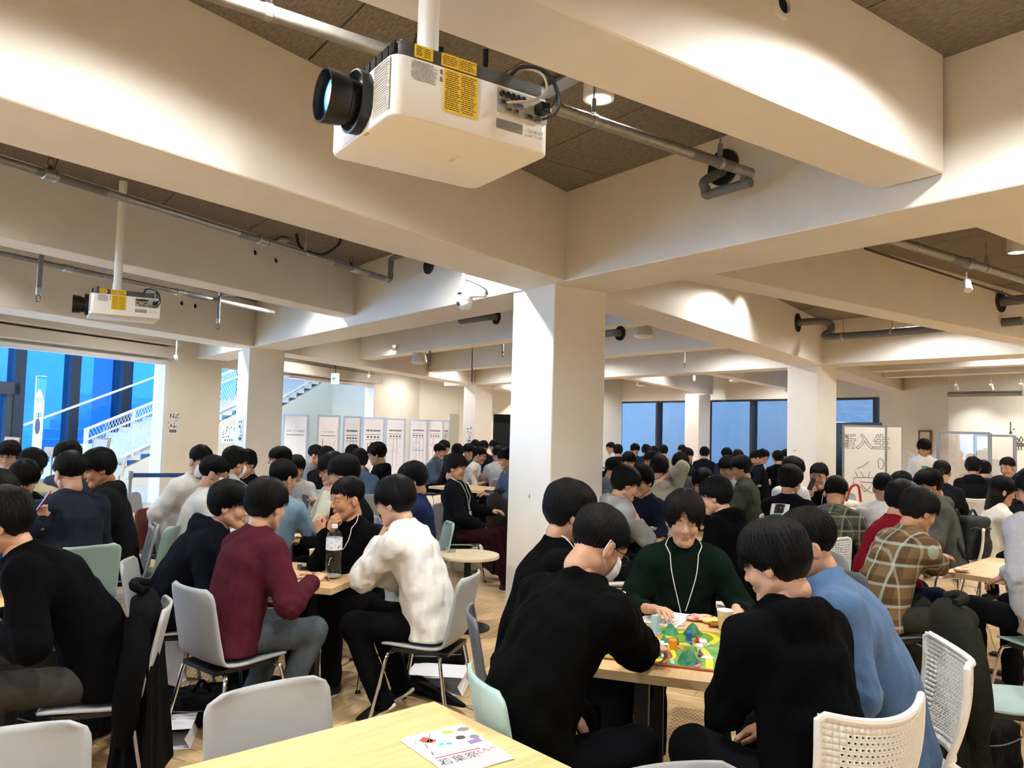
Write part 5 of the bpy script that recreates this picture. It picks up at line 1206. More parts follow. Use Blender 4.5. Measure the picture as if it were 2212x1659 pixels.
    for sgn in (1, -1):
        H_, kn, an = LG[sgn]; v = unit(an-kn); ya = np.array([0, 1., 0]) if not (legm == 'cross' and sgn == 1) else np.array([-.3, .9, .2]); loc_ = np.array([an[0], an[1]+.03, 0.]) if not (legm == 'cross' and sgn == 1) else an+np.array([-.05, .03, -.05])
        M = Matrix.Translation(Vector(loc_)); 
        if legm == 'tuck': M = Matrix.Translation(Vector((an[0], an[1]+.02, .03)))@Matrix.Rotation(radians(-35), 4, 'X')
        if legm == 'cross' and sgn == 1: M = Matrix.Translation(Vector(loc_))@Matrix.Rotation(radians(75), 4, 'Y')@Matrix.Rotation(radians(20), 4, 'Z')
        so = kid('shoe', SHOE_ME, shoe, M); kid('sole', SOLE_ME, None, None, None, so)
    if eyes:
        for k in (0, 1): e_ = kid('eye', EYE_ME[k], None, HM); kid('iris', IRIS_ME[k], None, None, None, e_); kid('eyebrow', BROW_ME[k], None, HM); kid('lash_line', LID_ME[k], None, HM)
    if glasses: kid('spectacles', GLASS_ME, None, HM)
    if mask: mo = kid('face_mask', MASK_ME, None, HM); kid('mask_loop', LOOP_ME[0], None, None, None, mo); kid('mask_loop', LOOP_ME[1], None, None, None, mo)
    if lanyard:
        nb, f, td, sx = K['nb'], K['f'], K['td'], K['sx']; bp_ = K['waist']+K['f']*.165+K['td']*(.02 if lanyard is True else lanyard); m = MB()
        for sg in (1, -1):
            Q = bez([nb-f*.07+sx*sg*.02+td*.03, nb+sx*sg*.068+td*.03-f*.0, nb+sx*sg*.07-td*.04+f*.06, K['chest']+f*.1+sx*sg*.055+td*.02, bp_-f*.05+sx*sg*.012+td*.03], 7)
            for it in range(40):
                v = topf(Q.astype(np.float32)); Q = np.where((v < .004)[:, None], Q+np.where(np.arange(len(Q))[:, None] < 10, unit(nb*0+td)*.25+f*.3+sx*sg*.25, f)*.006, Q)
            m.tube(Q, .0028, 5)
            if sg == 1: bp_ = Q[-1]-sx*.012-td*.02+f*.004
        lo_ = m.build('lanyard', M_cord, b, True); c = bp_-td*.045; R_ = np.stack([sx, td, f], 1); MB().box(c, (.085, .12, .003), R_).build('badge', M_badge, lo_)
    if inner: # inner shirt showing at an open jacket
        def isdf(P, K=K): return smax(econe(P, K['waist'], K['nb']-K['td']*.06, .135, .1, K['f'], .74), -rcone(P, K['nb']-K['nv']*.03+K['f']*.02, K['nb']+K['nv']*.2+K['f']*.03, .06, .08), .01)
        A_ = np.array([K['waist'], K['nb']]); V, F = sdf_mesh(isdf, A_.min(0)-.2, A_.max(0)+.2, .014); kid('inner_shirt', np_mesh('inner_shirt', V, F, M_cloth), inner)
    if chairk:
        ch = hip+Rz@np.array([0, chair_off, 0]); cl_ = chairlab or ('%s chair under the %s' % ({'g': 'grey shell', 'm': 'mint shell', 'd': 'dark grey shell', 'r': 'maroon shell', 'w': 'white perforated', 't': 'white task'}[chairk], label)); chair(chairk, ch[0], ch[1], face, cl_ if len(cl_.split()) <= 16 else ' '.join(cl_.split()[:15]), chairsticker)
    b['_k'] = 0; del b['_k']
    return dict(topf=topf, obj=b, K=K, arms=arms, hip=hip, Rz=Rz, top=tp, HM=HM)
# ================================================================ PEOPLE in the hall
HOOD = dict(hood=True); JK = dict(collar=.02, colz=.02, fold=1.4)
# ---- near game table (right of centre)
G1 = person('student in black jacket and face mask reaching over the board game', 1292, 1178, 2.95, face=38, lean=30, hyaw=-10, hpitch=32, hair='short', top='060606', style=dict(collar=.024, colz=.02, fold=1.6), loose=.04, armR=('px', (1412, 1412, 3.28)), armL='lap', handR=('point', (.2, 1, -.15), (0, 0, -1)), mask=True, glasses=True, pants='0b0c10', chairk=None, wide=1.08)
G2 = person('student in black knit sweater with spectacles beside the column', 1232, 1108, 3.65, face=5, lean=16, hyaw=10, hpitch=14, hair='medium', top='050506', loose=.03, style=dict(fold=.6), armR='lap', armL='table', glasses=True, lanyard=True, chairk='d', chairlab='dark grey shell chair under the black knit sweater')
G3 = person('student in dark green sweater with lanyard facing the viewer', 1478, 1122, 4.2, face=-98, lean=12, hyaw=0, hpitch=14, hair='curtain', hairc='120c0a', top='0d1a15', loose=.026, style=dict(cuff=.72, fold=1.2), armR=('l', (.17, .34, .77)), armL=('l', (-.25, .36, .78)), handL=('rest', (.0, 1, -.3), (0, 0, -1)), lanyard=True, inner=None, chairk='g', chairlab='shell chair under the dark green sweater', skin='cfa184')
G4 = person('student in black denim jacket seen from behind at the near right', 1672, 1216, 2.74, face=118, lean=16, hyaw=22, hpitch=22, hair='bowl', hairc='030202', top='060607', style=dict(hood=True, fold=1.3), loose=.03, armL=('px', (1580, 1440, 2.95)), armR='lap', handL=('grip', None, None), chairk='w', chairlab='white perforated chair in the near right foreground', wide=1.06)
G5 = person('student in blue denim jacket leaning over the near right table', 1742, 1178, 3.15, face=168, lean=26, hyaw=5, hpitch=18, hair='short', hairc='030202', top='4a6a90', topmat=M_denim, style=dict(collar=.026, colz=.022, fold=1.1), loose=.04, armR='table', armL='lap', chairk='w', chairlab='white perforated chair behind the blue denim jacket', wide=1.05, topname='jacket')
# ---- maroon sweater table
M1 = person('student in maroon sweater seen from behind on a grey chair', 577, 1092, 4.3, face=50, lean=16, hyaw=12, hpitch=12, hair='medium', top='4a1c26', loose=.026, style=dict(fold=1.2), armR=('l', (.2, .36, .8)), armL='table', pants='4a5156', legm='tuck', chairk='g', chairlab='grey shell chair with white sticker under the maroon sweater', chairsticker=True)
M2 = person('smiling student in navy hoodie leaning in from the left', 497, 1092, 4.75, face=15, lean=30, hyaw=-6, hpitch=10, hair='medium', hairc='030202', top='10121c', style=dict(hood=True, fold=1.2), loose=.03, armR='table', armL='fold', chairk='g', chairlab='shell chair under the navy hoodie')
M3 = person('student in black T-shirt with watch and hand at his mouth', 750, 1078, 5.15, face=-122, lean=14, hyaw=-18, hpitch=8, hair='crop', top='060607', style=dict(cuff=.95), armR=('l', (-.0, .3, .98)), armL=('l', (.05, .32, .96)), handR='fist', handL='fist', lanyard=True, chairk='g', chairlab='shell chair under the black T-shirt with watch', skin='c08a68')
M4 = person('student in white sweatshirt resting his chin on his hand', 852, 1084, 4.62, face=165, lean=22, hyaw=-4, hpitch=16, hair='bowl', top='dcdad4', loose=.03, style=dict(fold=1.6), armL='chin', handL='fist', armR='fold', pants='0b0b0d', legm='tuck', shoe='141416', chairk='g', chairlab='grey shell chair under the white sweatshirt', skin='d2a88c')
# ---- left edge
L1 = person('student in black long sleeve shirt bending forward at the left edge', 2, 1130, 3.35, face=203, lean=36, hyaw=-4, hpitch=20, hair='medium', top='050506', loose=.03, style=dict(fold=1.2), pants='3a3632', armL='table', armR='table', chairk='g', chairlab='grey shell chair with a black jacket on its back')
L2 = person('student in navy sweater looking at a red phone', 150, 1022, 5.35, face=140, lean=12, hyaw=10, hpitch=14, hair='short', top='262c38', loose=.03, armL=('px', (92, 1112, 5.15)), handL=('grip', (.1, .4, 1), (.6, .8, 0)), armR='table', chairk='m', chairlab='mint shell chair under the navy sweater')
L3 = person('student in dark jacket over a white T-shirt looking down', 212, 1012, 5.95, face=-150, lean=14, hyaw=8, hpitch=20, hair='bowl', top='1c1c1f', style=dict(collar=.024, hood=True, open=1.), inner='d8d8d6', loose=.035, chairk='g', chairlab='grey shell chair under the dark jacket', skin='b9825f')
L4 = person('student in navy track jacket with white piping looking down', 52, 1036, 6.1, face=-75, lean=16, hyaw=10, hpitch=28, hair='bowl', top='10131d', style=dict(collar=.022), inner='d0d0d0', chairk='g', chairlab='shell chair under the navy track jacket')
L5 = person('student in pale yellow sweater behind the track jacket', 70, 1008, 6.5, face=100, lean=10, hair='medium', top='cfc6a4', chairk='r', chairlab='maroon shell chair behind the pale yellow sweater')
L6 = person('student with spectacles at the upper left edge', 18, 986, 7.6, face=-70, lean=8, hpitch=8, glasses=True, hair='bowl', top='2a2c34')
L7 = person('student in face mask at the far left table', 146, 990, 7.2, face=-100, lean=8, hair='curly', mask=True, top='3a3f4a', style=HOOD)
L8 = person('student in blue shirt half hidden at the left edge', -12, 1075, 4.3, face=-20, lean=22, hpitch=25, hair='medium', top='1d4f9a', chairk='g', chairlab='shell chair under the blue shirt')
# ---- masked group and middle left
N1 = person('student in white sweatshirt and mask resting a hand on his hip', 434, 992, 7.1, face=-20, lean=24, hyaw=-15, hpitch=18, hair='short', top='e0dfdc', loose=.03, mask=True, armR='hip', armL='table', chairk='r', chairlab='maroon shell chair beside the white sweatshirt with mask')
N2 = person('student in pale grey T-shirt with mask and spectacles', 463, 1024, 6.35, face=20, lean=16, hyaw=-6, hair='short', top='d3d5d2', mask=True, glasses=True, chairk='g', chairlab='grey shell chair under the pale grey T-shirt')
N3 = person('student in off-white shirt and mask seen from behind', 508, 1000, 7.3, face=50, lean=12, hair='medium', top='b9b8b4', mask=True, style=JK, chairk='g')
N4 = person('student in black behind the off-white shirt', 530, 1002, 8.3, face=-120, lean=12, hair='medium', top='111113')
N5 = person('student in light blue sweatshirt turning to the left', 603, 994, 8.7, face=-150, lean=6, hyaw=-5, hpitch=2, hair='bowl', top='a9bcd6', loose=.025, chairk='g')
N6 = person('long haired student in white behind the light blue sweatshirt', 640, 1012, 9.0, face=-60, lean=10, hair='long', top='d2d2cc')
N7 = person('student in pale blue T-shirt seen from behind', 612, 1034, 6.1, face=70, lean=10, hyaw=-15, hair='short', top='7c98ac', chairk='g')
N8 = person('student in cream sweater with spectacles and hand at mouth', 716, 1014, 6.9, face=-140, lean=14, hair='medium', glasses=True, top='c9c6b4', armL='chin', handL='fist', chairk='g')
N9 = person('student in black with thick hair behind the watch wearer', 742, 1024, 6.0, face=175, lean=14, hair='medium', top='0d0d0f', chairk='m')
N10 = person('student in blue hoodie seen from behind near the boards', 776, 996, None, face=110, lean=10, hair='medium', top='5f7da0', style=HOOD, chairk='g')
N11 = person('student in grey sweater in front of the second poster board', 683, 984, None, face=-5, lean=16, hair='short', hairc='1c120d', top='7e8286', chairk='g')
N12 = person('student in black seen from behind near the poster boards', 706, 990, None, face=70, lean=10, hair='medium', top='131315', chairk='g')
N13 = person('student in grey facing the viewer near the poster boards', 761, 984, None, face=-80, lean=12, hair='medium', top='55585c')
N14 = person('smiling student in black hooded jacket with spectacles', 814, 982, 10.2, face=178, lean=10, hair='curly', glasses=True, top='121316', style=HOOD, chairk='g', near=False)
N15 = person('student in navy T-shirt right of the white sweatshirt', 891, 1036, 6.7, face=-165, lean=8, hyaw=-10, hpitch=18, hair='bowl', top='202a4c', chairk='m')
# ---- group left of the column
Q1 = person('student in blue grey varsity jacket at the tea table', 950, 976, None, face=-20, lean=18, hair='short', top='5c6a7c', style=JK, chairk='g')
Q2 = person('student standing behind the varsity jacket', 960, 967, None, face=-30, lean=6, hair='medium', top='1b1c20')
Q3 = person('student in black sweatshirt with lanyard leaning back on a chair', 985, 1010, 8.3, face=-12, lean=-6, hyaw=0, hpitch=10, hair='medium', hairc='14100e', top='121417', loose=.024, lanyard=True, armR='lap', armL=('l', (-.1, .36, .78)), legm='fwd', pants='2a1218', chairk='g', near=False)
Q4 = person('student in white T-shirt with spectacles resting arms on the table', 1036, 984, None, face=-10, lean=20, hair='short', glasses=True, top='dedad2', style=dict(cuff=.1), chairk='g')
Q5 = person('student with black hair seen from behind left of the far column', 988, 978, None, face=100, lean=8, hair='medium', top='24262c')
Q6 = person('student in blue shirt below the far column', 1012, 976, None, face=-100, lean=10, hair='medium', top='31405f')
Q7 = person('student in black left of the two far heads', 1027, 965, None, face=-60, lean=8, hair='medium', top='17181b')
Q8 = person('student in black right of the two far heads', 1044, 967, None, face=-120, lean=8, hair='medium', top='1b1c22')
Q9 = person('far student with spectacles before the dark doorway', 1068, 965, None, face=-170, lean=8, hair='curly', glasses=True, top='8f9498')
Q10 = person('student in white shirt seen from behind by the column', 1075, 982, None, face=110, lean=10, hair='crop', top='b7b9b8', chairk='g')
Q11 = person('student in blue grey vest at the column edge', 1094, 992, 10.5, face=-160, lean=14, hair='medium', top='4d5c72', near=False)
# ---- far right rows
FR = [(1319, 968, -170, 'short', 'c9cdd2', 'far student with spectacles at the column edge', dict(glasses=True)), (1335, 975, 80, 'medium', '15161a', 'far student in black beside the column edge', {}), (1372, 972, -60, 'bowl', '1a1b20', 'far student by the left window mullion', {}), (1396, 974, 60, 'medium', '1e2433', 'far student in navy before the left window', {}), (1411, 980, -90, 'medium', '2a2a2c', 'small far head right of the navy back', {}), (1433, 975, 85, 'medium', 'b5b0a4', 'far student in beige hoodie seen from behind', dict(style=HOOD)), (1473, 974, -130, 'short', '3a3c40', 'far student left of the slim column', {}), (1485, 984, -40, 'bowl', '2c2e33', 'far student in grey below the slim column', {}), (1522, 980, 70, 'medium', '15181f', 'student in dark jacket seen from behind right of the slim column', dict(style=JK)), (1570, 984, -85, 'curly', '20283a', 'curly haired student with spectacles before the blue window', dict(glasses=True)), (1594, 988, 60, 'medium', '5c6064', 'student in grey with his back turned near the right window', {}), (1634, 990, 175, 'short', '14171f', 'student in dark jacket bowing his head to the left', dict(hpitch=30, style=JK)), (1649, 986, -20, 'bowl', 'cfd0d0', 'student in white behind the bowed dark jacket', {}), (1698, 986, -120, 'medium', '30323a', 'face peeking out left of the right column', {})]
for (x, y, f, hr, c, lab, kw) in FR: person(lab, x, y, None, face=f, lean=10, hair=hr, top=c, **kw)
R14 = person('student in black T-shirt with pale lettering on the back', 1680, 990, None, face=95, lean=10, hair='medium', top='0d0d0f', style=dict(cuff=.1))
# ---- right middle
R16 = person('student facing the viewer in light top behind the grey hoodies', 1358, 998, None, face=-85, lean=12, hair='medium', top='b9a79a', chairk='g')
R17 = person('student in mid grey hoodie at the right side of the column', 1326, 1014, 9.9, face=20, lean=12, hair='short', glasses=True, top='6a6c70', style=HOOD, near=False)
R18 = person('student in light grey hoodie with hands at his mouth', 1352, 1046, 6.5, face=20, lean=22, hyaw=-10, hpitch=18, hair='medium', top='8c8d8c', style=dict(hood=True, cuff=.55, fold=1.2), loose=.03, armR='chin', armL='chin', handR='fist', handL='fist', chairk='w')
R19 = person('student with spectacles close behind the light grey hoodie', 1386, 1040, 7.3, face=-140, lean=16, hair='bowl', glasses=True, top='1a2030', chairk='w')
R20 = person('student in beige hoodie holding the back of his neck', 1424, 1012, 8.7, face=80, lean=8, hair='medium', top='aaa491', style=dict(hood=True, cuff=.6), loose=.03, armR='neck', handR='flat', armL='table', chairk='w', near=False)
R21 = person('student with spectacles behind the beige hoodie', 1406, 994, None, face=-150, lean=12, hair='medium', glasses=True, top='c7c9cb', chairk='w')
R22 = person('student in dark grey hoodie facing the viewer', 1470, 1004, 9.8, face=-88, lean=12, hpitch=22, hair='bowl', top='4a4b4c', style=HOOD, chairk='w', near=False)
R23 = person('student with spectacles half hidden behind the black hoodie', 1518, 1046, 7.6, face=-110, lean=14, hair='bowl', glasses=True, top='17181c', chairk='w')
R24 = person('student in black hoodie seen from behind right of the green sweater', 1545, 1072, 5.9, face=140, lean=26, hyaw=10, hair='medium', glasses=True, top='040405', style=HOOD, loose=.035, chairk='w')
R25 = person('student in grey green T-shirt with hand at his chin', 1572, 1012, 9.6, face=-150, lean=14, hair='bowl', top='8a928a', style=dict(cuff=.1), armR='chin', handR='fist', near=False)
R26 = person('student in olive padded vest turned to the left', 1600, 1012, 9.2, face=165, lean=10, hair='medium', top='3c4034', style=dict(fold=2.2), loose=.04, chairk='w', near=False, topname='vest')
R27 = person('student in black T-shirt with a turquoise print on the back', 1708, 1040, 7.2, face=52, lean=14, hyaw=-10, hair='bowl', top='0e0f13', loose=.022, armL=('l', (-.05, .32, 1.0)), handL='grip', chairk='w', chairlab='white perforated chair under the turquoise print T-shirt')
R28 = person('student hidden behind the turquoise print T-shirt', 1714, 1018, 8.2, face=-60, lean=10, hair='medium', top='d6d6d4', near=False)
R29 = person('smiling student with spectacles holding cards near the whiteboard', 1769, 1030, 8.4, face=-145, lean=12, hyaw=20, hpitch=4, hair='short', glasses=True, top='15161a', lanyard=True, armR=('l', (.02, .3, 1.02)), handR='grip', chairk='g', near=False)
R30 = person('student in black and white plaid shirt bending over the table', 1806, 1066, 6.8, face=55, lean=34, hpitch=30, hair='short', top='4a4c40', topmat=M_plaidk, loose=.03, chairk='w')
R31 = person('student in white sweatshirt seen from behind near the whiteboard', 1908, 1056, 7.3, face=75, lean=12, hair='crop', top='d2d2d0', loose=.026, chairk='g')
R32 = person('student with spectacles facing left beside the white sweatshirt back', 1946, 1050, 8.3, face=-160, lean=12, hair='bowl', glasses=True, top='c2cadb', near=False)
R33 = person('student in grey zip hoodie looking down to the left', 2006, 1048, 7.3, face=172, lean=14, hpitch=22, hair='medium', top='545550', style=dict(hood=True, fold=1.5), loose=.035, chairk='w')
R34 = person('student in brown plaid shirt with both hands on the table', 1986, 1104, 5.1, face=10, lean=26, hpitch=24, hair='medium', hairc='100b09', top='7a6240', topmat=M_plaidb, loose=.032, style=dict(collar=.018), armR=('px', (2040, 1224, 5.4)), armL=('px', (2062, 1210, 5.6)), handR='rest', handL='rest', legm='cross', pants='33352c', shoe='b5ada0', chairk='d', chairlab='shell chair under the brown plaid shirt', skin='c4906c')
R35 = person('student in red sweater behind the brown plaid shirt', 1952, 1082, 5.75, face=-5, lean=22, hair='medium', top='7a1420', armR='lap', pants='161c2c', chairk='g')
R36 = person('student with ponytail in dark top behind the grey hoodie', 2034, 1022, 9.2, face=60, lean=12, hair='pony', hairc='1a110d', top='1c1c20', near=False)
R37 = person('standing helper in white shirt and pale apron', 1996, 968, 13.0, face=-100, lean=8, hpitch=30, hair='bowl', top='ccd4e4', stand=True, armR='down', armL='table', near=False)
R38 = person('standing helper in white half hidden by the whiteboard', 1926, 962, 15.2, face=-30, lean=4, hair='medium', top='d2d6de', stand=True, armR='table', armL='down', near=False)
R39 = person('student in black hooded jacket on a white castor chair', 2102, 1010, 11.2, face=60, lean=16, hair='medium', top='131417', style=HOOD, chairk='t', near=False)
R40 = person('student in dark grey beside the black hooded jacket', 2124, 1016, 11.9, face=70, lean=16, hair='medium', top='3c3d42', near=False)
R41 = person('short haired student facing left at the right edge', 2176, 1010, 11.0, face=-150, lean=12, hair='crop', hairc='18110d', top='26262a', near=False)
R42 = person('student with long black hair in white knit', 2166, 1062, 7.8, face=-15, lean=10, hair='long', top='d8d5c8', chairk='g', near=False)
R43 = person('long haired student at the far right edge', 2210, 1052, 8.2, face=-160, lean=12, hair='long', top='202024', near=False)
R44 = person('student in pale grey sweatshirt cut by the right edge', 2240, 1060, 4.9, face=108, lean=6, hair='medium', top='b5b7bc', loose=.045, style=dict(hood=True, fold=1.8), armL='hip', armR='table', sh=.49, chairk='m', chairlab='mint shell chair at the right edge under the pale grey sweatshirt', near=True)
chair('m', .17, 2.77, 19, 'mint shell chair behind the black jacket with face mask', True)
# ================================================================ THINGS ON TABLES, FLOOR AND WALLS
def flat(mb, pts, z, h=.0006):
    mb.prism([(p[0], p[1]) for p in pts], z, z+h)
def ribbon(mb, path, w, z, h=.0008):
    P = bez([(p[0], p[1], 0) for p in path], 8)[:, :2]; T = np.gradient(P, axis=0); T /= np.linalg.norm(T, axis=1)[:, None]; N = np.c_[-T[:, 1], T[:, 0]]*w/2; L_, R_ = P+N, P-N; n = len(P)
    V = np.vstack([np.c_[L_, np.full(n, z+h)], np.c_[R_, np.full(n, z+h)]]); mb.add(V, [(i, n+i, n+i+1, i+1) for i in range(n-1)])
def C(n, c='888888', r=.55): return mat('c_'+n, c, r)
# ---- board game
bo = np.array([.86, 3.16])+gv*.31+gu*.26
bg_ = thing('board_game', 'colourful board game with paths, mountains and buildings', 'board game', (bo[0], bo[1], .721), radians(72)); Z0 = .006
MB().box((0, 0, .003), (.62, .52, .006)).build('board', C('board_red', 'a8322c'), bg_); MB().box((0, 0, .0063), (.605, .505, .001)).build('landscape', mat('board_green', '2f7a3c', .5, col2='8fae3c', vscale=9), bg_)
rr = random.Random(5)
for k, (c, pts, w) in enumerate((('f0d022', [(-.29, -.22), (-.1, -.2), (.05, -.13), (-.02, -.04), (-.2, -.06), (-.28, .02)], .03), ('f0c818', [(-.28, .05), (-.12, .03), (.02, .06), (.12, .0), (.24, -.05), (.28, -.16), (.2, -.22), (.08, -.2)], .028), ('e8872a', [(-.25, -.13), (-.08, -.11), (.04, -.03), (.16, .07), (.27, .06)], .026), ('f2de5a', [(-.29, .14), (-.15, .12), (.0, .16), (.14, .13), (.28, .18)], .028), ('f3e23c', [(-.27, .23), (-.1, .2), (.06, .23), (.2, .22)], .024))):
    m = MB(); ribbon(m, pts, w, Z0+.001+.0004*k); o = m.build('track', C('path%d' % k, c), bg_)
    t = MB(); P = bez([(p[0], p[1], 0) for p in pts], 8)
    for q in P[1:-1:2]: t.box((q[0]+rr.uniform(-.004, .004), q[1], Z0+.0028+.0004*k), (.006, .002, .0004), rot3(0, 0, rr.uniform(0, 3)))
    t.build('track_marks', C('mark', '4a2a12'), o)
for k in range(34):
    c = rr.choice(['f4f2ea', 'e86a8a', '3b8fd0', 'f2f0e6', 'd23a30', '69b84a', 'f6a8b8', 'ffffff', '9ad0ea']); x, y = rr.uniform(-.28, .28), rr.uniform(-.23, .23); a = rr.uniform(-.4, .4)
    MB().box((x, y, Z0+.0035), (rr.uniform(.025, .06), rr.uniform(.012, .028), .0012), rot3(0, 0, a)).build('printed_tile', C('tile'+c, c), bg_)
def gmount(x, y, r, h, c):
    m = MB(); n = 10; q = random.Random(int(x*1e4)); rings = [(1, 0), (.72, .35), (.42, .75), (.12, 1.)]; V = []
    for (f, z) in rings:
        for k in range(n): a = 2*pi*k/n; s_ = f*r*(1+q.uniform(-.18, .18)); V.append((x+s_*cos(a), y+s_*.75*sin(a), Z0+h*z*(1+q.uniform(-.08, .08))))
    m.add(V, [(i*n+k, i*n+(k+1) % n, (i+1)*n+(k+1) % n, (i+1)*n+k) for i in range(3) for k in range(n)]+[tuple(range(3*n, 4*n))]); return m.build('mountain', C('mount'+c, c), bg_)
gmount(-.23, -.13, .07, .05, '1f6a45'); gmount(.22, -.11, .06, .055, '256f48'); gmount(.2, -.01, .055, .045, '2a7a4e'); gmount(.03, .0, .03, .03, '2c8050')
for k in range(16):
    x, y = rr.uniform(.16, .29), rr.uniform(.12, .24); h = rr.uniform(.02, .05); MB().box((x, y, Z0+h/2), (.018, .016, h), rot3(0, 0, .2)).build('tiny_building', C('gb%d' % (k % 3), ('8e9494', 'a3a8a6', '7c8284')[k % 3]), bg_)
MB().lathe([(.03, 0), (.03, .008), (.022, .008), (.019, .075), (.017, .085), (.004, .087)], 16, (.17, .06, Z0)).build('tower', C('tower', '9fc3d4', .3), bg_, True)
for (x, y, sx, sy, h, c) in ((.13, -.1, .06, .02, .035, '1f5fae'), (-.06, -.05, .04, .03, .04, 'e58a1f'), (-.1, .0, .05, .03, .035, 'f2efe6'), (-.08, -.11, .03, .03, .03, '9dbb55'), (.06, -.17, .06, .03, .02, 'f4f1ea'), (-.02, -.16, .05, .025, .02, 'f7f7f2')): MB().box((x, y, Z0+h/2), (sx, sy, h), rot3(0, 0, .15)).build('tiny_building', C('bld'+c, c), bg_)
for (x, y, c) in ((.1, -.14, 'd8202c'), (.02, -.06, '1d8a3e'), (-.02, .07, 'f2c21c'), (-.13, -.17, '8f2a5c')):
    o = MB().rbox((x, y, Z0+.008), (.034, .016, .01), .005).build('car_piece', C('car'+c, c, .3), bg_, False, .002, 1); MB().lathe([(.003, 0), (.003, .012), (.005, .015), (.0, .02)], 8, (x, y, Z0+.013)).build('peg', C('car'+c), o, True)
def onGT(px, py, z=.722): return Zp(px, py, z)
p = onGT(1437, 1336); o = MB().box((0, 0, .002), (.3, .21, .003)).build('rule_booklet', C('paper', 'f2efe8')); o.location = p; o.rotation_euler = (0, 0, radians(60)); tag(o, 'open white rule booklet on the board game table', 'booklet')
m = MB(); rr = random.Random(8)
for k in range(40): m.box((rr.uniform(-.13, .05), -.09+.0045*k, .0039), (rr.uniform(.03, .1), .0015, .0004))
m.build('print', C('ink', '3a3a3a'), o); MB().box((.09, .03, .0039), (.08, .06, .0005)).build('photo_print', C('photo', 'b98a5c'), o)
for k, (px, py, c, lab, sz_, r) in enumerate(((1362, 1400, 'e48a92', 'pink play banknote lying on the board', (.09, .05), 40), (1345, 1318, '5b5bb0', 'blue and white playing cards left of the booklet', (.07, .045), 10), (1372, 1325, '6a6ab8', 'loose blue and white card beside the booklet', (.06, .04), -20), (1355, 1334, 'd8c23a', 'yellow card at the left rear of the table', (.05, .03), 30), (1468, 1350, '8a94c0', 'small pale blue card between booklet and wrappers', (.05, .03), 5))):
    z = .7305 if k == 0 else .7225; p = Zp(px, py, z); o = MB().box((0, 0, .0006), (*sz_, .0012)).build('card', C('card'+c, c)); o.location = p; o.rotation_euler = (0, 0, radians(r)); tag(o, lab, 'card'); MB().box((0, 0, .0015), (sz_[0]*.7, sz_[1]*.6, .0004)).build('card_print', C('cardp', 'efe9e6'), o)
def crumple(name, label, cat, p, sz_, c, seed, rough=.3, c2=None, rz=0.):
    def f(P): return ell(P, (0, 0, sz_[2]*.5), (sz_[0]/2, sz_[1]/2, sz_[2]/2))+.16*min(sz_)*vnoise(P, 3.2/min(sz_)*.6, seed)
    V, F = sdf_mesh(f, (-sz_[0]*.7, -sz_[1]*.7, -.01), (sz_[0]*.7, sz_[1]*.7, sz_[2]*1.4), max(.004, min(sz_)/7)); V[:, 2] = np.maximum(V[:, 2], 0); o = link(name, np_mesh(name, V, F, mat('crumple_'+c+str(c2), c, rough, col2=c2, vscale=40)), None); o.location = [float(v) for v in p]; o.rotation_euler = (0, 0, rz); return tag(o, label, cat)
crumple('snack_wrapper', 'gold snack wrapper right of the board game', 'wrapper', onGT(1553, 1352), (.13, .06, .025), 'c9a13a', 2, .25, '7a2a18', .5); crumple('snack_wrapper', 'red and white crumpled wrapper behind the board game', 'wrapper', onGT(1515, 1340), (.16, .09, .03), 'e8dcd0', 3, .35, 'c23a30'); crumple('snack_wrapper', 'yellow crumpled wrapper between the red wrapper and the cup', 'wrapper', onGT(1537, 1346), (.1, .06, .03), 'd9b94a', 4, .3, 'f0e2a0')
crumple('bread_bag', 'bread in clear bag beside the left cup on the maroon group table', 'bread', Zp(462, 1226, .722), (.17, .08, .045), 'c08a48', 5, .2, 'e6d2b0', .3); crumple('snack_pack', 'orange snack in clear wrap on the plaid shirt table', 'snack', Zp(2078, 1236, .722), (.13, .09, .04), 'c8742a', 6, .2, 'e9dcc8', .2)
o = MB().box((0, 0, .012), (.16, .09, .024)).build('card_box', C('boxblk', '141518', .4), None, False, .003, 1); o.location = Zp(672, 1228, .722); o.rotation_euler = (0, 0, .5); tag(o, 'black card box on the maroon group table', 'box'); MB().box((0, 0, .0245), (.12, .06, .001)).build('box_print', C('boxp', '8d9298'), o)
# coloured tiles on the table behind the green sweater
q = 0; rr = random.Random(12); Tp = Zp(1428, 1163, .722)
names = ('purple', 'red', 'orange', 'green', 'yellow', 'blue'); cols = ('4a2a80', 'b02a28', 'd9742a', '4a8a3a', 'd8b83a', '2a4a9a')
cnt = {}
for k in range(24):
    i = k % 6; cnt[i] = cnt.get(i, 0); x, y = -.13+.075*(k % 4)+rr.uniform(-.01, .01), -.09+.036*(k//4); o = MB().box((0, 0, .005), (.03, .022, .01)).build('game_tile', C('gt'+names[i], cols[i], .35), None, False, .002, 1); o.location = (Tp[0]+x, Tp[1]+y+.05, .722); o.rotation_euler = (0, 0, rr.uniform(-.5, .5)); tag(o, '%s game tile on the table behind the green sweater' % names[i], 'game tile', '%s game tiles' % names[i])
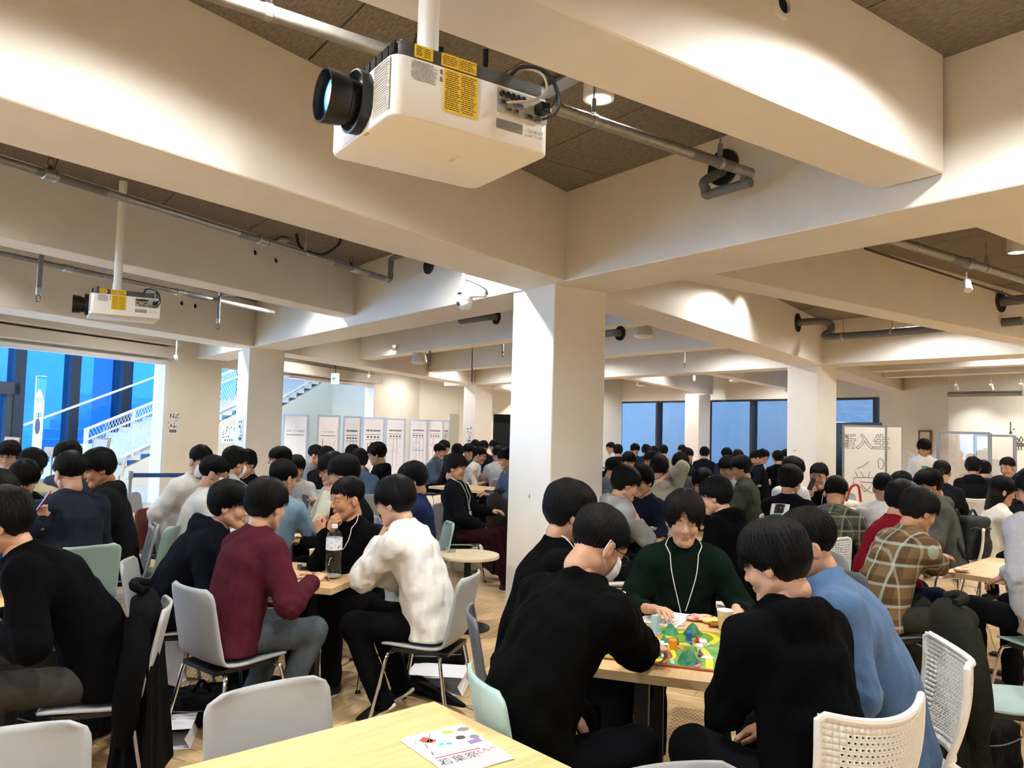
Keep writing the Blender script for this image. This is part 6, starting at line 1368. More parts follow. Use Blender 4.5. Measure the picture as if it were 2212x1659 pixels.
# ---- flyer on the near table
fp = [Zp(876, 1588, .7225), Zp(1020, 1556, .7225), Zp(1125, 1640, .7225)]; c = (fp[0]+fp[2])/2; u = fp[1]-fp[0]; ang = atan2(u[1], u[0])
for k, (dz, da, dx, lab) in enumerate(((.0, .04, -.008, 'lower white sheet under the printed flyer'), (.0012, 0., 0., 'white printed festival flyer on the near table'))):
    t = MB().box((0, 0, .0005), (.21, .297, .0008)).build('flyer', mat('flyer_paper', 'f4f3f1', .55)); t.location = (c[0]+dx-.01, c[1]-.01+dx, .7222+dz); t.rotation_euler = (0, 0, ang+da); tag(t, lab, 'flyer')
    fy = t
def blob(x, y, r, col, s=1., n=14, seed=0):
    q = random.Random(seed); MB().prism([(x+r*cos(2*pi*k/n)*(1+q.uniform(-.15, .15)), y+r*s*sin(2*pi*k/n)*(1+q.uniform(-.15, .15))) for k in range(n)], .0009, .0013).build('printed_motif', C('fl'+col, col), fy)
blob(-.055, .095, .018, 'b0503c', 1.2, 12, 1); blob(-.045, .08, .014, 'a84632', 1., 12, 2); blob(.03, .115, .02, 'a2d65a', .7, 16, 3); blob(.085, .112, .022, '8a7f7c', .7, 14, 4); blob(-.03, .045, .011, '4ab0e4', .8, 6, 5); blob(-.008, .038, .011, '4ab0e4', .8, 6, 6); blob(.045, .06, .016, '4a4040', .9, 16, 7); blob(.085, .045, .017, '84787a', .9, 16, 8); blob(.035, .03, .008, 'bcc6b2', .8, 14, 9)
MB().prism([(.045, .0), (.09, .002), (.092, .03), (.047, .026)], .0009, .0013).build('printed_motif', C('flpurple', '8a74b0'), fy)
m = MB(); m.box((-.04, .1, .0012), (.003, .07, .0004), rot3(0, 0, -.5)); m.box((-.075, .055, .0012), (.004, .03, .0004), rot3(0, 0, -.2)); m.box((-.09, .1, .0012), (.002, .03, .0004), rot3(0, 0, -.6)); m.box((-.085, .0, .0012), (.005, .025, .0004), rot3(0, 0, -.3))
rr = random.Random(4)
for k in range(60): m.box((rr.uniform(-.03, .08), rr.uniform(.015, .095), .0012), (.004, .0012, .0003), rot3(0, 0, rr.uniform(0, 3)))
m.build('printed_strokes', C('flink', '6b6468'), fy)['kind'] = 'stuff'; MB().box((-.02, -.035, .0012), (.15, .006, .0005), rot3(0, 0, -.02)).build('red_rule', C('flred', 'e0445c'), fy)
text('若葉祭', .045, C('brush', '1a1718'), fy, (-.035, -.07, .0014), (0, 0, 0))
m = MB(); m.tube(bez([(.03, -.062, .0014), (.04, -.05, .0014), (.035, -.07, .0014), (.055, -.06, .0014), (.06, -.045, .0014), (.07, -.065, .0014), (.085, -.05, .0014), (.095, -.06, .0014)], 6), .0012, 4); m.build('red_script', C('flred2', 'c23a48'), fy)
m = MB()
for k in range(5): m.box((.02+.0*k, -.095-.006*k, .0012), (.12, .0014, .0003))
m.build('small_print', C('flgrey', '9a94a0'), fy)
# ---- smartphone of the navy sweater
p = Yp(93, 1084, 5.08); t = thing('smartphone', 'red phone with blue screen held by the navy sweater', 'phone', p, 0, rot=(radians(60), radians(12), radians(-65))); MB().rbox((0, 0, 0), (.075, .155, .009), .01).build('case', C('phone_red', 'b02030', .4), t, False, .002, 1); MB().box((0, 0, .005), (.066, .142, .001)).build('screen', mat('screen_blue', '2a6ad0', .3, emit='4a8af0', es=1.1), t)
p = Yp(1753, 1046, 8.1); o = MB().box((0, 0, 0), (.075, .004, .13), rot3(.2, .3, .5)).build('smartphone', C('phone_blk', '202634', .3), None, False, .001, 1); o.location = p; tag(o, 'dark phone held up beside the smiling spectacles wearer', 'phone')
# ---- prints on shirts
def decal(pd, a0, b0, w, h, side, name, m, n=8, off=.004, lab=None):
    K = pd['K']; f = K['f']*side; sx = K['sx']; td = unit(K['nb']-K['waist']); G_ = np.zeros((n, n, 3))
    P = np.array([[K['chest']+sx*(a0+(i/(n-1)-.5)*w)+td*(b0+(j/(n-1)-.5)*h)+f*.32 for j in range(n)] for i in range(n)]).reshape(-1, 3)
    for _ in range(60):
        v = pd['topf'](P.astype(np.float32)); P = np.where((v > off)[:, None], P-f*np.clip(v*.5, .001, .02)[:, None], P)
    o = MB().grid(P.reshape(n, n, 3), flip=side < 0).build(name, m, pd['top'], True); return o
decal(R27, -.03, .02, .17, .12, -1, 'white_print', C('print_white', 'eeeeee')); decal(R27, -.03, .03, .09, .09, -1, 'portrait_print', C('print_dark', '1a1a1c'), off=.006); decal(R27, .0, -.07, .2, .1, -1, 'turquoise_print', mat('print_turq', '36c7b8', .6, col2='1f8f86', vscale=40), off=.006); decal(R27, -.02, -.135, .17, .03, -1, 'white_print', C('print_white'), off=.006)
decal(R37, .0, -.06, .26, .42, 1, 'apron', C('apron', 'd9d3c8', .8), off=.008); decal(R37, .01, -.02, .1, .06, 1, 'green_print', C('apron_green', '3aa07a'), off=.011)
for k, s_ in enumerate(('HYPE', 'STATIC')):
    o = text(s_, .055, C('print_grey', 'a9a9ad'), R14['obj'], (0, 0, 0)); K = R14['K']; q = K['chest']+unit(K['nb']-K['waist'])*(.05-.06*k)
    P = q-K['f']*.3; 
    for _ in range(80):
        v = R14['topf'](P[None].astype(np.float32))[0]
        if v < .012: break
        P = P+K['f']*.004
    o.location = P; o.rotation_euler = (radians(90)-radians(10), 0, 0)
decal(L4, .1, .06, .09, .02, 1, 'white_piping', C('piping', 'e4e4e6'), off=.004); decal(L4, -.1, .06, .09, .02, 1, 'white_piping', C('piping', 'e4e4e6'), off=.004)
# wrist watch of the black T-shirt
S_, E_, W_, _ = M3['arms'][-1]; d_w = unit(W_-E_); Rw = np.array(Vector((0, 0, 1)).rotation_difference(Vector(d_w)).to_matrix()); MB().lathe([(.031, -.012), (.033, 0), (.031, .012)], 18, W_-d_w*.03, Rw).build('wrist_watch', C('watch', '141416', .4), M3['obj'], True)

# ---- poster boards
M_sheet = mat('poster_sheet', 'efe4dc', .75, var=.02, vscale=5, bump=.15, bscale=6); M_bfr = mat('board_frame', 'b9c4cc', .4, metal=.3)
BD = [(611, 666, 893.6, 'Q.共通テストの点数は？', 'first tall poster board beside the left column'), (686, 733, 896, 'Q.あなたの身長,体重は？', 'second tall poster board with a scatter chart'), (742, 779, 899, None, 'third tall poster board with a two column table'), (783, 830, 901.6, None, 'fourth tall poster board with a drawn phone outline'), (834, 875, 904, None, 'fifth tall poster board with a three column table'), (885, 923, 906.5, None, 'sixth tall poster board with four boxes'), (923, 957, 907.5, None, 'seventh tall poster board with an axis drawing'), (957, 970, 908.7, None, 'eighth narrow poster board at the far end')]
M_pen = C('pen', '3a2f2c'); rr = random.Random(21); zt = 1.8
for k, (x0, x1, y, tx, lab) in enumerate(BD):
    xm = (x0+x1)/2; hz = 921.4+.0279*(xm-1106); dd_ = (zt-CZ)*1680/(hz-y); dd_ = max(14.7, min(dd_, 22.5)); p = Yp(xm, 930, dd_); w = (x1-x0)*dd_/1680*1.02; yaw = radians(-8)
    t = thing('poster_board', lab, 'poster board', (p[0], p[1], 0), yaw, 'row of poster boards'); H_ = 1.55; c = zt-H_/2
    MB().box((0, .012, c), (w, .02, H_)).build('panel', M_bfr, t)
    for s in (-1, 1): MB().box((s*w/2, .01, zt/2), (.03, .03, zt)).build('upright', M_bfr, t); MB().box((s*w/2, .0, .015), (.04, .5, .03)).build('foot', M_bfr, t)
    sh_ = MB().box((0, -.004, c-.01), (w*.9, .004, H_-.06)).build('sheet', M_sheet, t); y0 = -.0065
    if tx: text(tx, w*.9/ (7.3 if k == 0 else 9.6)*.62*1.0, M_pen, sh_, (0, y0, zt-.32), (pi/2, 0, 0))
    else:
        m = MB()
        for j in range(9): m.box((-w*.3+w*.6*j/8, y0, zt-.3), (w*.05, .0008, .035+.01*(j % 2)))
        m.build('heading', M_pen, sh_)
    m = MB(); m.box((0, y0, zt-.39), (w*.7, .001, .01))
    if k == 0:
        for j in range(110): v = rr.random()**.6; m.box((rr.uniform(-1, 1)*w*.22*v-.02, y0, zt-.78-.5*v), (.008, .001, .008))
        m.box((0, y0, zt-1.32), (w*.75, .001, .008))
    elif k == 1:
        m.box((-w*.25, y0, zt-.9), (.01, .001, .9))
        for j in range(70): v = rr.gauss(0, .1); m.box((v-.05, y0, zt-.75+v*.9+rr.gauss(0, .06)), (.012, .001, .012))
    else:
        m.box((0, y0, zt-.5), (w*.7, .001, .008))
        for j in range(4): m.box((-w*.24+w*.16*j, y0, zt-.445), (w*.1, .001, .03))
        for j in range(1+k % 3): m.box((-w*.1+w*.2*j, y0, zt-.85), (.006, .001, .7))
        for j in range(24): m.box((rr.uniform(-.3, .3)*w, y0, zt-.6-.3*rr.random()), (.02, .001, .006))
        if k == 5: m.box((0, y0, zt-.85), (w*.7, .001, .008))
        if k == 3:
            for (bx_, bz, sx_, sz_) in ((-w*.25, zt-.8, .008, .45), (-w*.05, zt-.8, .008, .45), (-w*.15, zt-.58, w*.2, .008)): m.box((bx_, y0, bz), (sx_, .001, sz_))
    m.build('drawing', M_pen, sh_)
# ---- whiteboard
dwb = 12.6; A_, B_ = Yp(1822, 930, dwb+.1), Yp(1914, 930, dwb-.1); u = B_-A_; u[2] = 0; w = np.linalg.norm(u); c = (A_+B_)/2; ang = atan2(u[1], u[0]); M_wb = mat('whiteboard_face', 'e2ded2', .25)
t = thing('whiteboard', 'white mobile whiteboard with outlined characters', 'whiteboard', (c[0], c[1], 0), ang); zt = 1.85; zb = .55
MB().box((0, .012, (zt+zb)/2), (w, .02, zt-zb)).build('panel', M_wb, t)
for s in (-1, 1): MB().box((s*w/2, .01, zt/2), (.03, .035, zt)).build('upright', M_steel, t); MB().box((s*w/2, 0, .03), (.05, .5, .04)).build('foot', M_steel, t)
MB().box((0, .01, zt), (w+.03, .035, .025)).build('top_rail', M_steel, t)
MB().box((w/2+.12, .14, (zt+zb)/2-.01), (.26, .02, zt-zb), rot3(0, 0, .35)).build('side_panel', M_wb, t)
tm_ = bpy.data.curves.new('lettering', 'FONT'); tm_.body = '新入生'; tm_.size = .25; tm_.align_x = 'CENTER'; tm_.align_y = 'CENTER'; tm_.fill_mode = 'NONE'; tm_.bevel_depth = .003; tm_.bevel_resolution = 0; tm_.resolution_u = 3; tm_.offset = .006
to = bpy.data.objects.new('lettering', tm_); COL.objects.link(to); me = bpy.data.meshes.new_from_object(to.evaluated_get(bpy.context.evaluated_depsgraph_get())); bpy.data.objects.remove(to); me.materials.clear(); me.materials.append(C('marker', '55585a')); o = link('lettering', me, t); o.location = (0, -.002, 1.58); o.rotation_euler = (pi/2, 0, 0)
m = MB(); cv, sv = cos(ang), sin(ang)
for st_ in ([(270, 725), (320, 705), (365, 668)], [(255, 750), (272, 790)], [(298, 750), (322, 790)], [(376, 748), (360, 795)], [(240, 850), (242, 800), (330, 795), (410, 800), (400, 832)], [(290, 832), (395, 838), (372, 880), (330, 915), (300, 870)], [(300, 850), (345, 900), (400, 930)], [(440, 660), (455, 640), (480, 655), (490, 690), (470, 730), (445, 715), (440, 660)]):
    Q = []
    for (zx, zy) in st_:
        pw = Pl(1780+zx/3.77, 820+zy/3.77, np.array([c[0], c[1], 0]), np.array([-sv, cv, 0])); q = pw-np.array([c[0], c[1], 0]); Q.append((q[0]*cv+q[1]*sv, -.002, q[2]))
    m.tube(Q, .004, 4)
m.build('marker_strokes', C('marker'), t)
# black screen behind the whiteboard
p = Yp(1848, 960, 16.5); o = MB().box((0, 0, 1.0), (1.05, .06, 1.95)).build('display_screen', mat('black_screen', '020203', .25), None, False, .01, 1); o.location = (p[0], p[1], 0); o.rotation_euler = (0, 0, radians(-40)); tag(o, 'tall black display screen behind the whiteboard', 'screen')
MB().box((0, .02, .03), (.8, .5, .04)).build('stand', M_base, o)
# ---- clear partitions on the right
M_acr = glassmat('acrylic_panel', (.97, .98, .99), .06)
for (x0, x1, y, d0_, lab) in ((2027, 2138, 935, 13.0, 'clear acrylic partition in grey frame, left one'), (2106, 2192, 941, 14.2, 'clear acrylic partition in grey frame, right one')):
    a, b = Yp(x0, y, d0_+.3), Yp(x1, y, d0_-.3); u = b-a; zt_ = (a[2]+b[2])/2; u[2] = 0; w = np.linalg.norm(u); c = (a+b)/2; t = thing('partition', lab, 'partition', (c[0], c[1], 0), atan2(u[1], u[0]), 'acrylic partitions')
    MB().box((0, 0, (zt_+.7)/2), (w-.05, .006, zt_-.7)).build('clear_panel', M_acr, t)
    for s in (-1, 1): MB().box((s*w/2, 0, zt_/2), (.05, .04, zt_)).build('upright', mat('frame_grey', '9b9ea6', .4), t); MB().box((s*w/2, 0, .02), (.05, .45, .03)).build('foot', mat('frame_grey'), t)
    MB().box((0, 0, zt_), (w, .04, .04)).build('top_rail', mat('frame_grey'), t); MB().box((0, 0, .7), (w, .04, .04)).build('bottom_rail', mat('frame_grey'), t)
# picture frame
nk = unit(np.r_[KC-WB_, 0]); nn2 = np.array([nk[1], -nk[0], 0]); 
if np.dot(nn2, np.r_[WB_, 0]) > 0: nn2 = -nn2
pm_ = Pl(1998, 955, np.r_[WB_, 0]+nn2*.03, nn2); t = thing('picture_frame', 'small wooden picture frame on the wall right of the whiteboard', 'picture', pm_, atan2(nk[1], nk[0]))
fr_ = MB(); 
for (x, z, sx_, sz_) in ((0, .27, .42, .04), (0, -.27, .42, .04), (-.19, 0, .04, .58), (.19, 0, .04, .58)): fr_.box((x, 0, z), (sx_, .03, sz_))
fr_.build('frame', mat('brown_frame', '8a5a2c', .5), t); MB().box((0, .004, 0), (.36, .01, .52)).build('print', C('print_cream', 'e9dfc8'), t)
# wall drawings
nr = np.array([-.8125, -.583, 0]); w0 = np.r_[KC, 0]+nr*.006
def onW(px, py): return Pl(px, py, w0, nr)
m = MB()
for pts in ([(2183, 911), (2183, 932)], [(2183, 930), (2181, 937), (2186, 937), (2183, 930)], [(2188, 928), (2191, 926)], [(2195, 951), (2198, 946), (2201, 951), (2198, 958), (2195, 951)], [(2202, 950), (2206, 943), (2210, 950), (2206, 958), (2202, 950)], [(2193, 959), (2212, 959)], [(2193, 963), (2212, 963)], [(2195, 966), (2196, 972)], [(2200, 965), (2201, 972)], [(2206, 965), (2207, 972)]): m.tube([onW(*q) for q in pts], .012, 4)
o = m.build('wall_drawing', C('drawing_ink', '3a3632')); tag(o, 'black pendant lamp line drawing on the right wall', 'wall drawing')
# counter with boxes at the right
p = Yp(2180, 1030, 14.8); t = thing('counter_shelf', 'white counter shelf behind the clear partitions', 'shelf', (p[0], p[1], 0), radians(-50)); MB().box((0, 0, .98), (1.6, .4, .04)).build('top', C('counter_top', 'd9c8a8'), t)
for x in (-.78, -.26, .26, .78): MB().box((x, 0, .48), (.03, .38, .96)).build('divider', C('counter_side', 'e4ddd0'), t)
MB().box((0, 0, .5), (1.56, .38, .03)).build('shelf_board', C('counter_side'), t)
o = MB().box((0, 0, .16), (.55, .3, .32)).build('white_box', C('boxw', 'ece8e2'), None, False, .01, 1); o.location = (p[0]-.25, p[1]+.3, 1.0); o.rotation_euler = (0, 0, radians(-50)); tag(o, 'white box on the counter behind the partitions', 'box')
# ---- posters on columns and wall
def sheet_on(p, n, w, h, lab, seed):
    n = unit(n); t = thing('poster', lab, 'poster', p+n*.004, atan2(n[1], n[0])+pi/2); MB().box((0, 0, 0), (w, .002, h)).build('sheet', C('sheet', 'e9e6e4'), t); q = random.Random(seed); m = MB()
    for k in range(26): m.prism([(0, 0), (.01, 0), (.01, .01), (0, .01)], 0, .0001) if False else m.box((q.uniform(-.42, .42)*w, -.0015, q.uniform(-.2, .45)*h), (q.uniform(.01, .05), .0008, q.uniform(.008, .04)), rot3(0, q.uniform(0, 3), 0))
    for k in range(4): m.box((-w*.25+w*.16*k, -.0015, -h*.33), (.04, .0008, .06))
    m.build('print', C('sheet_ink', '4a4a52'), t)['kind'] = 'stuff'
def colface(Cc, px, py, left):
    P, a, b = Cc; n = -uA if left else -uB; return Pl(px, py, P, n), n
p, n = colface(C2, 520, 930, True); sheet_on(p, n, .25, .42, 'festival poster on the left column', 1)
p = Pl(374, 915, L0, -nL); sheet_on(p, -nL, .3, .45, 'festival poster on the cream wall panel', 2)
p, n = colface(C4, 1014, 940, True); sheet_on(p, n, .3, .5, 'festival poster on the far column', 3)
p = Pl(494, 938, S0, -nL); sheet_on(p, -nL, .6, .5, 'pale notice on the stair side wall', 4)
# dark scuff and green mark on the columns
p, n = colface(C0, 1144, 1077, True); o = MB().lathe([(.0, 0), (.008, .01), (.0, .05)], 6).build('green_mark', C('mark_green', '6f9a3a')); o.location = p+n*.002; o.scale = (1, .3, 1); tag(o, 'small green mark on the central column', 'mark')
p, n = colface(C3, 1713, 972, True); o = MB().tube(bez([(0, 0, 0), (.02, -.03, -.012), (.04, -.06, 0)]), .004, 5).build('dark_scuff', C('scuff', '2a2422')); o.location = p+n*.002; tag(o, 'small dark scuff on the column left of the whiteboard', 'mark')
# ---- left hall: signs, easels, banner, stanchion
M_wood2 = mat('easel_board', 'b08a64', .7)
def stand_sign(px, py, d, w, h, lab, colr, tilt=0.2, yaw=-.5, txt=None, inner=None):
    p = Yp(px, py, d); t = thing('sign_stand', lab, 'sign', (p[0], p[1], 0), yaw); b = MB().box((0, 0, p[2]), (w, .015, h), rot3(-tilt, 0, 0)).build('board', C('sg'+colr, colr), t); MB().tube([(0, .03, 0), (0, .03, p[2])], .012, 8).build('pole', M_steel, t, True); MB().lathe([(.15, 0), (.14, .015), (.02, .02)], 20).build('base', M_steel, t, True)
    if inner: MB().box((0, -.012, p[2]), (w*.8, .006, h*.8), rot3(-tilt, 0, 0)).build('picture', C('pic'+inner, inner), b)
    if txt:
        for k, s_ in enumerate(txt): text(s_, h*.2, C('sign_ink', '3a342c'), b, (0, -.01, p[2]+h*(.16-.34*k)), (pi/2, 0, 0))
    return t
stand_sign(20, 972, 10.2, .42, .34, 'brown picture board at the left edge', 'b08a64', inner='c08a9a', yaw=-.6); stand_sign(108, 976, 10.6, .27, .13, 'blank beige sign plate on a thin pole', 'cdb49a', yaw=-.5); stand_sign(218, 962, 11.2, .3, .22, 'white framed drawing tilted on a stand', 'b9a080', inner='d6d6ea', yaw=-.3); stand_sign(254, 1008, 11.6, .3, .26, 'cream no entry sign at the foot of the stair', 'd6cdb4', yaw=-.45, txt=('立入禁止', 'Do Not Enter'))
p = Yp(281, 1019, 12.4); t = thing('belt_stanchion', 'steel stanchion with blue belt near the stair', 'stanchion', (p[0], p[1], 0), 0); MB().lathe([(.17, 0), (.165, .02), (.035, .03), (.035, p[2]-.12), (.05, p[2]-.11), (.05, p[2]), (.045, p[2]+.01)], 20).build('post', M_steel, t, True)
q = Yp(452, 1022, 13.4)-np.array([p[0], p[1], 0]); MB().sheet([(.04, 0, p[2]-.02), (q[0], q[1], q[2]), (q[0], q[1], q[2]-.07), (.04, 0, p[2]-.09)], np.cross(q, (0, 0, 1)), .004).build('blue_belt', C('belt_blue', '1f4a8f'), t)
# banner flag
p = Yp(84, 900, 14.6); t = thing('banner_flag', 'tall blue and white banner flag with green lettering', 'banner', (p[0], p[1], 0), radians(-38)); top_ = Yp(84, 818, 14.6)[2]; bot = Yp(84, 1000, 14.6)[2]
def bq(m, pts): m.add([(x, 0, z) for x, z in pts], [tuple(range(len(pts)))]); return m
w = .22; o = MB().box((0, .004, (top_+bot)/2), (.44, .004, top_-bot), rot3(0, .06, 0)).build('cloth', C('banner_blue', '2f86c0'), t)
bq(MB(), [(-.21, bot)]+[(-.21+.42*k/14, top_-.45+.25*sin(pi*min(1, (.15+k/14*.85)))) for k in range(15)]+[(.2, bot)]).build('white_field', C('banner_white', 'e6e4f0'), t).location = (.0, -.001, 0)
bq(MB(), [(-.15, bot), (-.12, bot+.5), (-.05, bot+.75), (.12, bot+.8), (.16, bot+.6), (.1, bot+.3), (.1, bot)]).build('arm_print', C('banner_arm', 'd9b8a4'), t).location = (0, -.003, 0)
bq(MB(), [(-.09+.12*cos(a), bot+.68+.15*sin(a)) for a in np.linspace(0, 2*pi, 18, endpoint=False)]).build('dark_print', C('banner_dark', '3a3438'), t).location = (.06, -.005, 0)
for k, ch in enumerate('PLAZA BOOSTER'):
    a = radians(165-150*k/12); text(ch, .075, C('banner_green', '2f8a4a'), t, (.17*cos(a), -.006, bot+.98+.22*sin(a)), (pi/2, 0, 0)) if ch != ' ' else None
m = MB()
for s in (-1, 1): m.tube([(s*.06+.05*cos(a), -.006, bot+.9+.04*sin(a)) for a in np.linspace(0, 2*pi, 12, endpoint=False)], .006, 4, closed=True)
m.tube([(0, -.006, bot+.75), (0, -.006, bot+.9)], .007, 4); m.build('clover_print', C('banner_green'), t); MB().tube([(-.24, .01, 0), (-.24, .01, top_+.06), (.22, .01, top_+.04)], .012, 6).build('pole', M_whitemetal, t)

# ---- bags and clothes
M_bagk = mat('bag_black', '060607', .75, bump=.4, bscale=30, spec=.15); M_paper = mat('paper_white', 'e9e9ee', .45)
def bag(label, p, sz_, rz, m=M_bagk, seed=1, flat_=.25, strap=True, cat='bag', name='backpack'):
    sx_, sy_, sz__ = sz_
    def f(P):
        q = np.abs(P-np.array([0, 0, sz__/2], np.float32))-np.array([sx_/2-.05, sy_/2-.04, sz__/2-.05], np.float32); d = np.linalg.norm(np.maximum(q, 0), axis=1)+np.minimum(q.max(1), 0)-.045; return d+.014*vnoise(P, 20, seed)+.006*vnoise(P, 55, seed+1)
    V, F = sdf_mesh(f, (-sx_/2-.06, -sy_/2-.06, -.05), (sx_/2+.06, sy_/2+.06, sz__+.06), .014); V[:, 2] = np.maximum(V[:, 2], .0); t = thing(name, label, cat, p, rz); link('body', np_mesh('body', V, F, m), t)
    MB().tube(bez([(-sx_*.42, -sy_*.5, sz__*.7), (-sx_*.3, -sy_*.62, sz__*.75), (0, -sy_*.66, sz__*.72), (sx_*.3, -sy_*.62, sz__*.75), (sx_*.42, -sy_*.5, sz__*.7)]), .004, 5).build('zip', mat('zip_metal', '5a5a5c', .4, metal=.6), t)
    if strap:
        MB().tube(bez([(-sx_*.3, sy_*.3, sz__*.9), (-sx_*.55, sy_*.2, sz__*1.1), (-sx_*.75, -sy_*.2, sz__*.5), (-sx_*.6, -sy_*.5, .03)]), .014, 6).build('strap', m, t, True); MB().tube(bez([(-.05, 0, sz__-.01), (0, 0, sz__+.05), (.05, 0, sz__-.01)]), .01, 6).build('handle', m, t, True)
    return t
def fl_(px, py): q = Zp(px, py, 0); return (q[0], q[1], 0.0)
bag('black backpack lying behind the near grey chair', fl_(432, 1558), (.46, .3, .17), .3, seed=2); bag('black shoulder bag lying under the left edge chair', fl_(140, 1592), (.44, .3, .2), -.2, seed=3); bag('black bag lying on the white paper bag right of the white sweatshirt', np.array(fl_(935, 1458))+np.array([0, 0, .06]), (.42, .2, .14), .2, seed=4); bag('black bag on the floor at the lower right corner', fl_(2075, 1652), (.5, .35, .26), .4, seed=5)
bag('grey backpack on the floor behind the board game table', fl_(1612, 1322), (.36, .24, .36), .2, mat('bag_grey', '4d4b47', .8, bump=.4, bscale=30), 6); bag('black bag on the floor by the lanyard wearer chair', fl_(1000, 1196), (.5, .35, .42), .5, seed=7); bag('white canvas tote with print under the round table', fl_(1005, 1232), (.42, .25, .3), .1, mat('tote_canvas', 'cfc8b8', .85, bump=.3, bscale=30), 8, name='tote_bag'); bag('black drawstring bag hanging near the white curved chair', Yp(2102, 1208, 7.2)-np.array([0, 0, .0])*1, (.3, .16, .4), .3, mat('bag_green_black', '0e1613', .7), 9); bag('black backpack with green bottle beside the navy hoodie', fl_(352, 1440), (.3, .2, .42), .6, seed=10); bag('grey bag under the brown plaid shirt chair', fl_(1985, 1395), (.4, .3, .3), .4, mat('bag_grey'), 11); bag('black bag beside the maroon chair on the left', fl_(345, 1190), (.35, .3, .35), .1, seed=12)
def paper_bag(label, p, sz_, rz, lying=False, handle='1c2a6a'):
    sx_, sy_, h_ = sz_; t = thing('paper_bag', label, 'paper bag', p, rz); V = []
    m = MB(); 
    for s in (-1, 1): m.sheet([(-sx_/2, s*sy_/2, 0), (sx_/2, s*sy_/2, 0), (sx_/2, s*sy_/2, h_), (-sx_/2, s*sy_/2, h_)], (0, 1, 0), .002)
    for s in (-1, 1): m.sheet([(s*sx_/2, -sy_/2, 0), (s*sx_/2-s*.012, 0, h_*.3), (s*(sx_/2-.03), 0, h_), (s*sx_/2, -sy_/2, h_)], (1, 0, 0), .002); m.sheet([(s*sx_/2, sy_/2, 0), (s*sx_/2-s*.012, 0, h_*.3), (s*(sx_/2-.03), 0, h_), (s*sx_/2, sy_/2, h_)], (1, 0, 0), .002)
    m.box((0, 0, .002), (sx_, sy_, .003)); b = m.build('bag_paper', M_paper, t)
    for s in (-1, 1):
        hd = MB().tube(bez([(-.06, s*sy_/2, h_-.03), (-.055, s*(sy_/2+.01), h_+.04), (0, s*(sy_/2+.02), h_+.09), (.055, s*(sy_/2+.01), h_+.04), (.06, s*sy_/2, h_-.03)]), .0045, 6); hd.build('cord_handle', C('cord'+handle, handle, .5), t, True)
    if lying: t.rotation_euler = (radians(90), 0, rz); t.location = (p[0], p[1], sy_/2+.003)
    return t
paper_bag('white paper bag standing left of the maroon sweater chair', fl_(362, 1474), (.2, .1, .28), .15, handle='e4e4e8'); paper_bag('glossy white paper bag lying with navy cord handles', fl_(352, 1575), (.36, .1, .3), .25, True); paper_bag('white paper bag lying under the black bag', fl_(955, 1472), (.36, .11, .26), -.12, True, 'e4e4e8'); paper_bag('white paper bag with blue cord handles at the bottom edge', (.72, 2.32, 0), (.3, .12, .5), .3); paper_bag('white paper bag under the black shoulder bag', fl_(128, 1628), (.26, .09, .24), .1, True, '15151a')
# umbrella
a, b = Zp(885, 1470, .05), Zp(1028, 1541, .03); L = np.linalg.norm(b-a); t = thing('umbrella', 'folded black umbrella lying on the floor', 'umbrella', (a[0], a[1], .035), atan2((b-a)[1], (b-a)[0])); um = MB(); n = 14; G_ = np.zeros((20, n+1, 3))
for i in range(20):
    f = i/19; r0 = .045*(1-f)**.6*(1 if f > .06 else f/.06)+.006
    for j in range(n+1): an = 2*pi*j/n; r_ = r0*(1+.18*sin(an*8+f*5)); G_[i, j] = (f*L*.86, r_*cos(an), r_*sin(an)+.008)
um.grid(G_); um.build('canopy', M_bagk, t, True); MB().tube([(L*.84, 0, .008), (L, 0, .004)], .004, 6).build('tip', M_steel, t); MB().tube(bez([(0, 0, .008), (-.12, 0, .01), (-.2, .0, .012), (-.22, .04, .012), (-.2, .07, .012)]), .009, 8).build('handle', M_blk, t, True)
t = thing('umbrella', 'umbrella with curved black handle under the left edge chair', 'umbrella', fl_(75, 1560), .9); MB().tube(bez([(0, 0, .04), (.12, .0, .05), (.2, 0, .07), (.2, .06, .08), (.14, .07, .07)]), .012, 8).build('handle', M_blk, t, True); MB().tube([(0, 0, .035), (-.5, 0, .035)], [.03, .012], 10).build('canopy', M_bagk, t, True)
# plastic bag hanging from the white sweatshirt chair
M_poly = glassmat('thin_polythene', (.93, .91, .86), .12, .25); p = Zp(972, 1352, 0); t = thing('plastic_bag', 'translucent plastic bag of rubbish hanging behind the white sweatshirt', 'plastic bag', (p[0], p[1], 0))
def f(P): return smin(ell(P, (0, 0, .12), (.12, .11, .13)), rcone(P, (0, 0, .2), (-.05, .0, .62), .09, .03), .08)+.012*vnoise(P, 30, 3)
V, F = sdf_mesh(f, (-.25, -.2, -.05), (.2, .2, .75), .014); V[:, 2] = np.maximum(V[:, 2], .002); link('film', np_mesh('film', V, F, M_poly), t)
def f(P): return ell(P, (0, 0, .1), (.09, .08, .085))+.02*vnoise(P, 45, 5)
V, F = sdf_mesh(f, (-.15, -.15, -.02), (.15, .15, .25), .012); V[:, 2] = np.maximum(V[:, 2], .01); link('crumpled_paper', np_mesh('crumpled_paper', V, F, mat('rubbish_paper', 'e2d9c4', .8, col2='f2eee4', vscale=30)), t)
